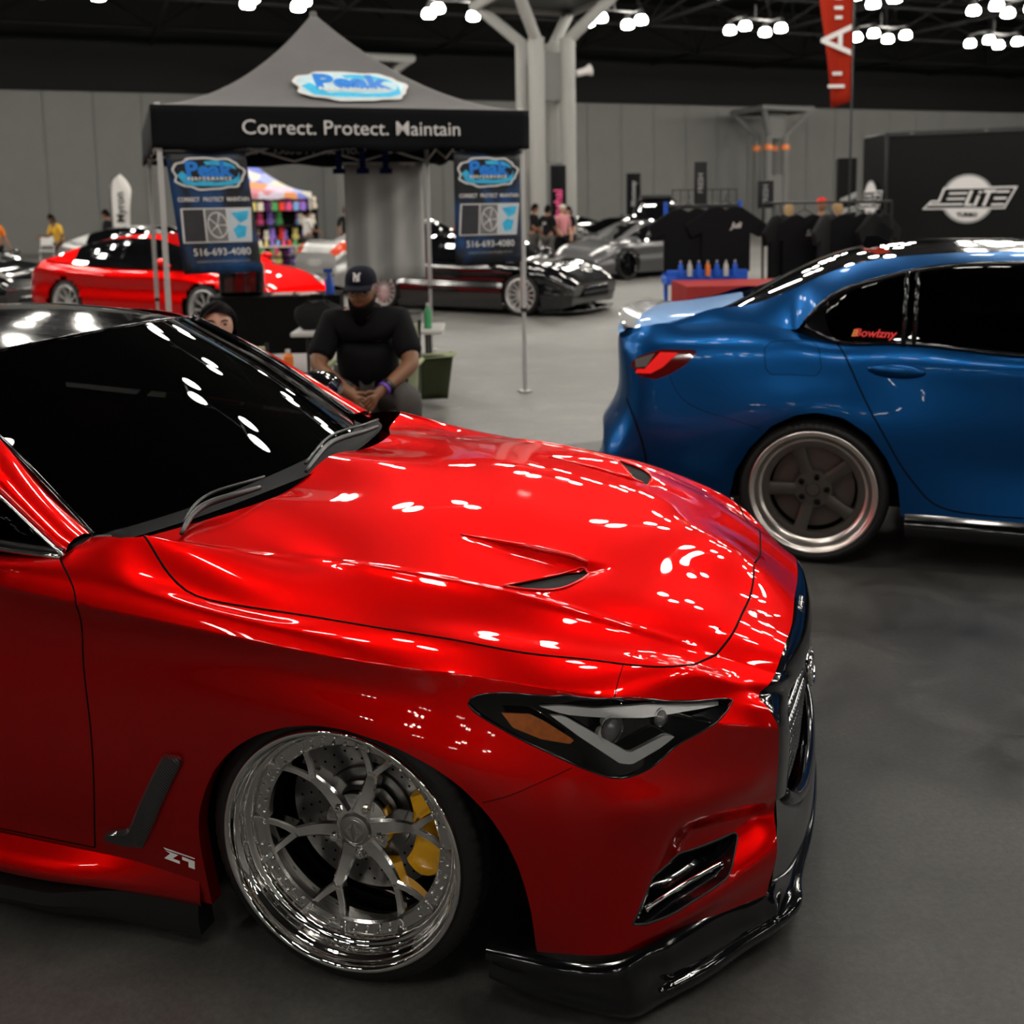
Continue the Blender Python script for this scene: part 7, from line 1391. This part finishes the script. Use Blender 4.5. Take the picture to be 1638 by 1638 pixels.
def build_trailer():
    t = thing('enclosed_trailer', 'black enclosed trailer with ELITE TURBO badges behind the blue sedan', 'trailer', (7.62, 21.3, 0), math.radians(-27)); L_, D_ = 6.6, 2.5
    b = MB(); b.prism([(0, 0), (L_, 0), (L_, D_), (0, D_), (-.62, D_/2)], .50, 2.98); b.build('box', M['trailer_black'], t, bevel=.05)
    b = MB(); b.box((L_/2, -.012, 2.93), (L_, .03, .09)); b.box((L_/2, -.012, .56), (L_, .03, .12)); b.box((.03, -.012, 1.75), (.06, .03, 2.4)); b.build('edge_trim', M['black_satin'], t, bevel=.005)
    for k in range(5): b = MB(); b.box((.5+1.35*k, -.03, 2.93), (.07, .02, .035)); b.build('marker_lamp', M['grey_lens'], t, bevel=.004)
    for x in (3.2, 4.05):
        b = MB(); b.lathe([(0, .0), (.2, .0), (.34, -.02), (.35, -.05), (.35, -.22)], 32, Matrix.Translation((x, -.04, .35)) @ Matrix.Rotation(math.radians(90), 4, 'X')); b.build('wheel', M['rubber'], t)
    elite_logo(t, Matrix.Translation((1.56, -.03, 1.62)) @ Matrix.Rotation(math.radians(90), 4, 'X'), 1.34)
    elite_logo(t, frame((-.345, .60, 1.62), (.62, -D_/2, 0), (0, 0, 1)), 1.15)
    b = MB(); b.lathe([(0, .45), (.20, .42), (.36, .30), (.44, .10), (.45, 0)], 32, Matrix.Translation((3.05, .9, 2.99))); b.build('roof_dome', M['plastic_white'], t)
    return t
def tee(label, loc, rz, m, txt=None, tm='valance_ink', group=None, w=.60, h=.78):
    t = thing('t_shirt', label, 't-shirt', loc, rz, group)
    o_ = [(-.30, 0), (-.30, .46), (-.42, .40), (-.50, .56), (-.20, .76), (-.09, .78), (0, .735), (.09, .78), (.20, .76), (.50, .56), (.42, .40), (.30, .46), (.30, 0)]
    b = MB(); T = Matrix.Rotation(math.radians(90), 4, 'X'); b.prism([(x*w/.6, y*h/.78) for x, y in o_], -.03, .03, T); b.build('fabric', m, t, bevel=.015)
    b = MB(); b.tube([(-.18, 0, h*.96), (0, 0, h+.06), (.18, 0, h*.96)], .007, 6); b.tube([(0, 0, h+.06), (0, 0, h+.11), (.025, 0, h+.135)], .005, 6); b.build('hanger', M['black_satin'], t)
    if txt: put_text('chest_print', txt, .10, Matrix.Translation((.12, -.034, h*.70)) @ Matrix.Rotation(math.radians(90), 4, 'X'), M[tm], t, bold=.002, shear=.3)
    return t
def build_merch():
    folding_table('merchandise table under a dark red cloth behind the blue sedan boot', (2.98, 11.58, 0), .03, 2.2, .92, .75, M['red_cloth'], M['black_satin'], (M['red_cloth'], .85))
    t = thing('display_rack', 'blue tubular display rack behind the red cloth table', 'rack', (2.42, 12.9, 0), .05)
    for x in (-.50, .42): b = MB(); b.tube([(x, 0, 0), (x, 0, 1.66)], .028, 10); b.build('upright', M['bright_blue'], t)
    for z in (.72, 1.60): b = MB(); b.tube([(-.50, 0, z), (.42, 0, z)], .028, 10); b.build('crossbar', M['bright_blue'] if z < 1 else M['black_satin'], t)
    b = MB(); b.box((-.04, -.08, .70), (1.0, .36, .10)); b.box((-.04, -.24, .78), (1.0, .03, .10)); b.build('tray', M['bright_blue'], t, bevel=.02)
    for x in (-.5, .42): b = MB(); b.tube([(x, -.3, .02), (x, .3, .02)], .028, 8); b.build('foot', M['bright_blue'], t)
    for i in range(9): b = MB(); b.tube([(-.42+.1*i, .0, 1.60), (-.42+.1*i, .0, 1.80)], .006, 5); b.build('wire', M['black_satin'], t)
    b = MB(); b.tube([(-.42, 0, 1.80), (.38, 0, 1.80)], .006, 5); b.build('wire', M['black_satin'], t)
    tee('black t-shirt with a small red print, left on the blue rack', (2.17, 12.72, .80), .03, M['cloth_black'], 'R', 'red_ink', 'black t-shirts on the blue rack'); tee('black t-shirt with a pale and blue print, right on the blue rack', (2.62, 12.70, .80), .03, M['cloth_black'], 'Juli', 'valance_ink', 'black t-shirts on the blue rack', h=.80)
    for k in range(7): bottle('small bright spray bottle standing in the middle of the blue rack tray', (2.06+.11*k, 12.60, .755), .19, .030, M[('bright_blue', 'plastic_white', 'bright_blue', 'orange_plastic', 'bright_blue', 'plastic_white', 'bright_blue')[k]], M['plastic_white'], 'spray bottles on the blue rack')
    # second rail with dark shirts
    t = thing('clothes_rail', 'black clothes rail of dark t-shirts right of the blue rack', 'rack', (3.75, 12.9, 0), -.03)
    for x in (-.62, .95): b = MB(); b.tube([(x, 0, 0), (x, 0, 1.62)], .016, 8); b.tube([(x, -.28, .02), (x, .28, .02)], .016, 8); b.build('upright', M['black_satin'], t)
    b = MB(); b.tube([(-.62, 0, 1.62), (.95, 0, 1.62)], .016, 8); b.build('hanging_bar', M['dark_metal'], t)
    for k, x in enumerate((-.42, -.12, .18, .50, .80)): tee(f'dark t-shirt on the black rail, number {("one", "two", "three", "four", "five")[k]} from its left end', (3.75+x, 12.88, .70), (.9, .2, .9, .0, .7)[k], M['cloth_black'] if k != 2 else M['cloth_dark'], 'Sauce' if k in (1, 3) else None, 'grey_ink', 'dark t-shirts on the black rail')
    for (x, y, w, h, z, lab) in ((2.36, 12.95, .16, .52, 1.62, 'small black framed sign standing on top of the blue rack'), (3.20, 13.1, .20, .34, 1.56, 'small black framed sign on the black clothes rail')):
        t = thing('sign', lab, 'sign', (x, y, z)); b = MB(); b.box((0, 0, h/2), (w, .03, h)); b.build('panel', M['black_satin'], t, bevel=.006); put_text('sign_lettering', 'FRESH', .09, Matrix.Translation((0, -.018, h/2)) @ Matrix.Rotation(math.radians(90), 4, 'X') @ Matrix.Rotation(math.radians(90), 4, 'Z'), M['grey_ink'], t, bold=.002)
    t = thing('banner_stand', 'tall narrow black display panel left of the trailer', 'panel', (6.55, 20.4, 0), -.2); b = MB(); b.box((0, 0, 1.22), (.36, .30, 2.44)); b.build('panel', M['trailer_black'], t, bevel=.02)
    b = MB(); b.add([(-.12, -.155, 1.55), (.18, -.155, 1.68), (.18, -.155, 1.80), (-.12, -.155, 1.66)], [(0, 1, 2, 3)]); b.add([(-.14, -.155, 1.35), (.18, -.155, 1.42), (.18, -.155, 1.53), (-.14, -.155, 1.46)], [(0, 1, 2, 3)]); b.build('grey_stripes', M['grey_ink'], t, sharp=None)
def build_stall():
    t = thing('canopy_tent', 'small brightly patterned canopy over a colourful stall by the far wall', 'tent', (-8.55, 29.4, 0), .30); canopy_fabric(t, 2.9, 1.93, 2.12, 3.02, M['patchwork'], M['patchwork'])
    for (x, y) in ((0, 0), (2.9, 0), (0, 2.9), (2.9, 2.9)): b = MB(); b.box((x, y, .98), (.05, .05, 1.96)); b.build('leg', M['leg_metal'], t)
    s = thing('shelf_unit', 'dark open shelf unit at the back of the colourful stall', 'shelf', (-8.40, 30.4, 0), .30); b = MB(); b.box((1.4, .2, .95), (2.8, .05, 1.9)); b.build('grid_panel', M['black_matte'], s)
    for z in (.25, .7, 1.15, 1.6): b = MB(); b.box((1.4, -.02, z), (2.8, .4, .03)); b.build('shelf', M['black_satin'], s)
    rnd = random.Random(8); cols = ('plum', 'rose', 'lemon', 'leaf', 'sky', 'cream', 'tomato', 'violet'); c_, s_ = math.cos(.30), math.sin(.30)
    proto = {}
    names = dict(plum='dark purple', rose='pink', lemon='yellow', leaf='green', sky='light blue', cream='cream', tomato='red', violet='violet')
    for k in range(72):
        col = cols[rnd.randrange(8)]; u = rnd.uniform(.15, 2.7); z = (.28, .73, 1.18, 1.63, .03)[k % 5]
        if col not in proto:
            o = thing('plush_toy', f'{names[col]} soft toy on the shelves of the colourful stall', 'toy', (0, 0, 0), 0, f'{names[col]} soft toys in the stall'); b = MB()
            b.lathe([(0, 0), (.09, .01), (.115, .09), (.085, .18), (.06, .20)], 14); b.build('torso', M['toy_'+col], o); b = MB(); b.lathe([(.05, .19), (.085, .23), (.085, .29), (.05, .34), (0, .35)], 14)
            for sg in (-1, 1): b.lathe([(0, .37), (.03, .35), (.035, .32), (0, .30)], 8, Matrix.Translation((sg*.055, 0, 0)))
            b.build('head', M['toy_'+col], o); proto[col] = o
        else: o = copy_tree(proto[col])
        y_ = rnd.uniform(-.12, .06); o.location = (-8.40+u*c_-(y_)*s_, 30.4+u*s_+y_*c_, z); o.rotation_euler = (0, 0, rnd.uniform(-1, 1)); sc = rnd.uniform(.8, 1.15); o.scale = (sc, sc, sc)
    for k in range(14):
        col = cols[(k*3) % 8]; u = .12+.2*k; o = thing('tote', f'{names[col]} bag hanging along the canopy edge of the colourful stall', 'bag', (-8.55+u*c_+.0, 29.36+u*s_, 1.60), .30, f'{names[col]} bags along the stall edge'); b = MB(); b.prism(rr2d(.16, .05, .02), 0, .24); b.build('bag_body', M['toy_'+col], o); b = MB(); b.tube([(-.05, 0, .24), (0, 0, .36), (.05, 0, .24)], .008, 5); b.build('handle', M['black_satin'], o)
    folding_table('table of small colourful goods in front of the stall', (-7.2, 29.0, 0), .30, 2.6, .6, .62, M['cloth_pale'], M['black_satin'])
    for k in range(16): bottle('small colourful pot on the table before the stall', (-7.2+(-1.2+.16*k)*c_, 29.0+(-1.2+.16*k)*s_, .62), .18, .05, M['toy_'+cols[(k*5) % 8]], M['plastic_white'], 'small pots on the stall table')
def build_back():
    build_column('large grey four-pipe column rising behind the tent right corner', 1.13, 31.9, 7.72, cap_w=1.62); build_column('small far four-pipe column with orange bands', 13.2, 53.0, 6.1, .20, .50, 1.40, True, 0.35); build_column('four-pipe column seen under the tent canopy', -6.6, 45.0, 7.7)
    t = thing('wall_speaker', 'small white loudspeaker fixed to the large column', 'speaker', (2.25, 31.7, 5.55), .3); b = MB(); b.lathe([(0, -.25), (.10, -.22), (.12, .1), (.19, .25), (0, .26)], 16, Matrix.Rotation(math.radians(75), 4, 'Y')); b.build('horn', M['plastic_white'], t); b = MB(); b.tube([(-.6, 0, .02), (-.15, 0, 0)], .03, 6); b.build('bracket', M['leg_metal'], t)
    f = feather_flag('tall red feather flag with pale lettering beside the trailer', 6.36, 19.6, 7.2, .62, math.radians(180), M['flag_red'], 'A', z0=3.45, curve=False, tsz=.80)
    for z_, w_, x_ in ((3.95, .22, -.50), (3.72, .38, -.45), (4.95, .16, -.52), (5.12, .20, -.50), (5.30, .16, -.52)): b = MB(); b.box((.30+.3*(x_+.5), .075, z_), (w_*.8, .006, .06)); b.build('flag_print', M['valance_ink'], f)
    feather_flag('white feather flag with dark script near the far wall', -11.8, 31.0, 2.75, .62, 0, M['cloth_white'], 'Myron', 'black_satin', .8, tsz=.34)
    feather_flag('black feather flag with pink lettering in front of the column', 1.12, 28.5, 2.70, .42, 0, M['cloth_black'], 'Singhal', 'toy_rose', .5, curve=False, tsz=.33)
    feather_flag('narrow black flag with faint lettering right of the column', 4.2, 37.6, 2.70, .50, 0, M['cloth_black'], 'Montway', 'grey_ink', 1.25, curve=False, tsz=.24)
    build_trailer(); build_merch(); build_stall()
    # exit door, its sign and panic bar on the far wall
    def on_wall(u_px, z): return None
    b = MB(); a0 = -26.95; d = .12; P0 = [Vector(hall(a0-.55, WB-.05, 0)), Vector(hall(a0+.55, WB-.05, 0)), Vector(hall(a0+.55, WB-.05, 2.15)), Vector(hall(a0-.55, WB-.05, 2.15))]; b.add(P0, [(0, 1, 2, 3)]); o = struct('door_1', b, M['door_grey'], sharp=None); o.modifiers.new('thickness', 'SOLIDIFY').thickness = .04
    b = MB(); b.tube([Vector(hall(a0-.5, WB-.15, 1.0)), Vector(hall(a0+.5, WB-.15, 1.0))], .05, 8); b.build('panic_bar', M['dark_metal'], o); b = MB(); b.add([Vector(hall(a0-.18, WB-.09, 1.45)), Vector(hall(a0+.18, WB-.09, 1.45)), Vector(hall(a0+.18, WB-.09, 1.65)), Vector(hall(a0-.18, WB-.09, 1.65))], [(0, 1, 2, 3)]); b.build('notice', M['booklet'], o, sharp=None)
    t = thing('exit_sign', 'small red sign above the grey exit door', 'sign', hall(a0-.3, WB-.1, 2.5), HALL); b = MB(); b.box((0, 0, 0), (.55, .08, .32)); b.build('sign_body', M['red_ink_dull'], t, bevel=.01)
    # things standing along the wall
    t = thing('folding_chair', 'white folding chair near the exit door', 'chair', (-14.9, 33.5, 0), .2); b = MB(); b.box((0, 0, .44), (.44, .42, .03)); b.build('seat', M['plastic_white'], t, bevel=.01); b = MB(); b.box((0, .22, .75), (.44, .03, .30), rx=-.15); b.build('backrest', M['plastic_white'], t, bevel=.01)
    for sx in (-.2, .2): b = MB(); b.tube([(sx, -.2, 0), (sx, .22, .85)], .012, 6); b.build('leg', M['leg_metal'], t); b = MB(); b.tube([(sx, .2, 0), (sx, -.18, .44)], .012, 6); b.build('leg', M['leg_metal'], t)
    t = thing('cool_box', 'blue cool box with a white lid beside the folding chair', 'cooler', (-12.9, 31.5, 0), .2); b = MB(); b.prism(rr2d(.75, .42, .04), 0, .42); b.build('tub', M['bright_blue'], t); b = MB(); b.prism(rr2d(.78, .45, .05), .42, .52); b.build('lid', M['plastic_white'], t, bevel=.02)
M['column_dim'] = mat('dull_column_paint', (.16, .16, .155), .7)
M['column_dark'] = mat('column_web_plate', (.16, .16, .155), .7); M['trailer_black'] = mat('black_trailer_skin', (.005, .005, .005), .5, spec=.12); M['flag_red'] = mat('red_flag_cloth', (.30, .018, .006), .8); M['red_cloth'] = mat('dark_red_cloth', (.30, .03, .03), .7, noise=.3, ns=4); M['cloth_dark'] = mat('charcoal_cloth', (.02, .02, .022), .85)
M['door_grey'] = mat('door_grey', (.17, .17, .16), .6); M['red_ink_dull'] = mat('dull_red', (.30, .05, .06), .6)
for k_, c_ in dict(plum=(.08, .02, .10), rose=(.75, .10, .25), lemon=(.70, .60, .20), leaf=(.10, .35, .12), sky=(.20, .40, .75), cream=(.75, .68, .55), tomato=(.75, .06, .04), violet=(.30, .18, .65)).items(): M['toy_'+k_] = mat(k_+'_plush', c_, .9)
def patchwork():
    m, nt, b = nmat('patchwork_canopy'); tc = nt.nodes.new('ShaderNodeTexCoord'); v = nt.nodes.new('ShaderNodeTexVoronoi'); v.inputs['Scale'].default_value = 2.4; nt.links.new(tc.outputs['Object'], v.inputs[0]); cr = nt.nodes.new('ShaderNodeValToRGB'); cr.color_ramp.interpolation = 'CONSTANT'
    cs = [(.75, .72, .62), (.65, .25, .30), (.45, .50, .80), (.80, .75, .70), (.85, .35, .15), (.70, .62, .75), (.20, .25, .70), (.75, .20, .25)]
    for i, c in enumerate(cs):
        e = cr.color_ramp.elements[i] if i < 2 else cr.color_ramp.elements.new(i/8); e.position = i/8; e.color = (*c, 1)
    sp = nt.nodes.new('ShaderNodeSeparateColor'); nt.links.new(v.outputs['Color'], sp.inputs[0]); nt.links.new(sp.outputs[0], cr.inputs[0]); nt.links.new(cr.outputs[0], b.inputs['Base Color']); b.inputs['Roughness'].default_value = .8; return m
M['patchwork'] = patchwork()
build_coupe()
build_sedan()
far_cars()
build_tent()
build_booth()
build_people()
build_back()
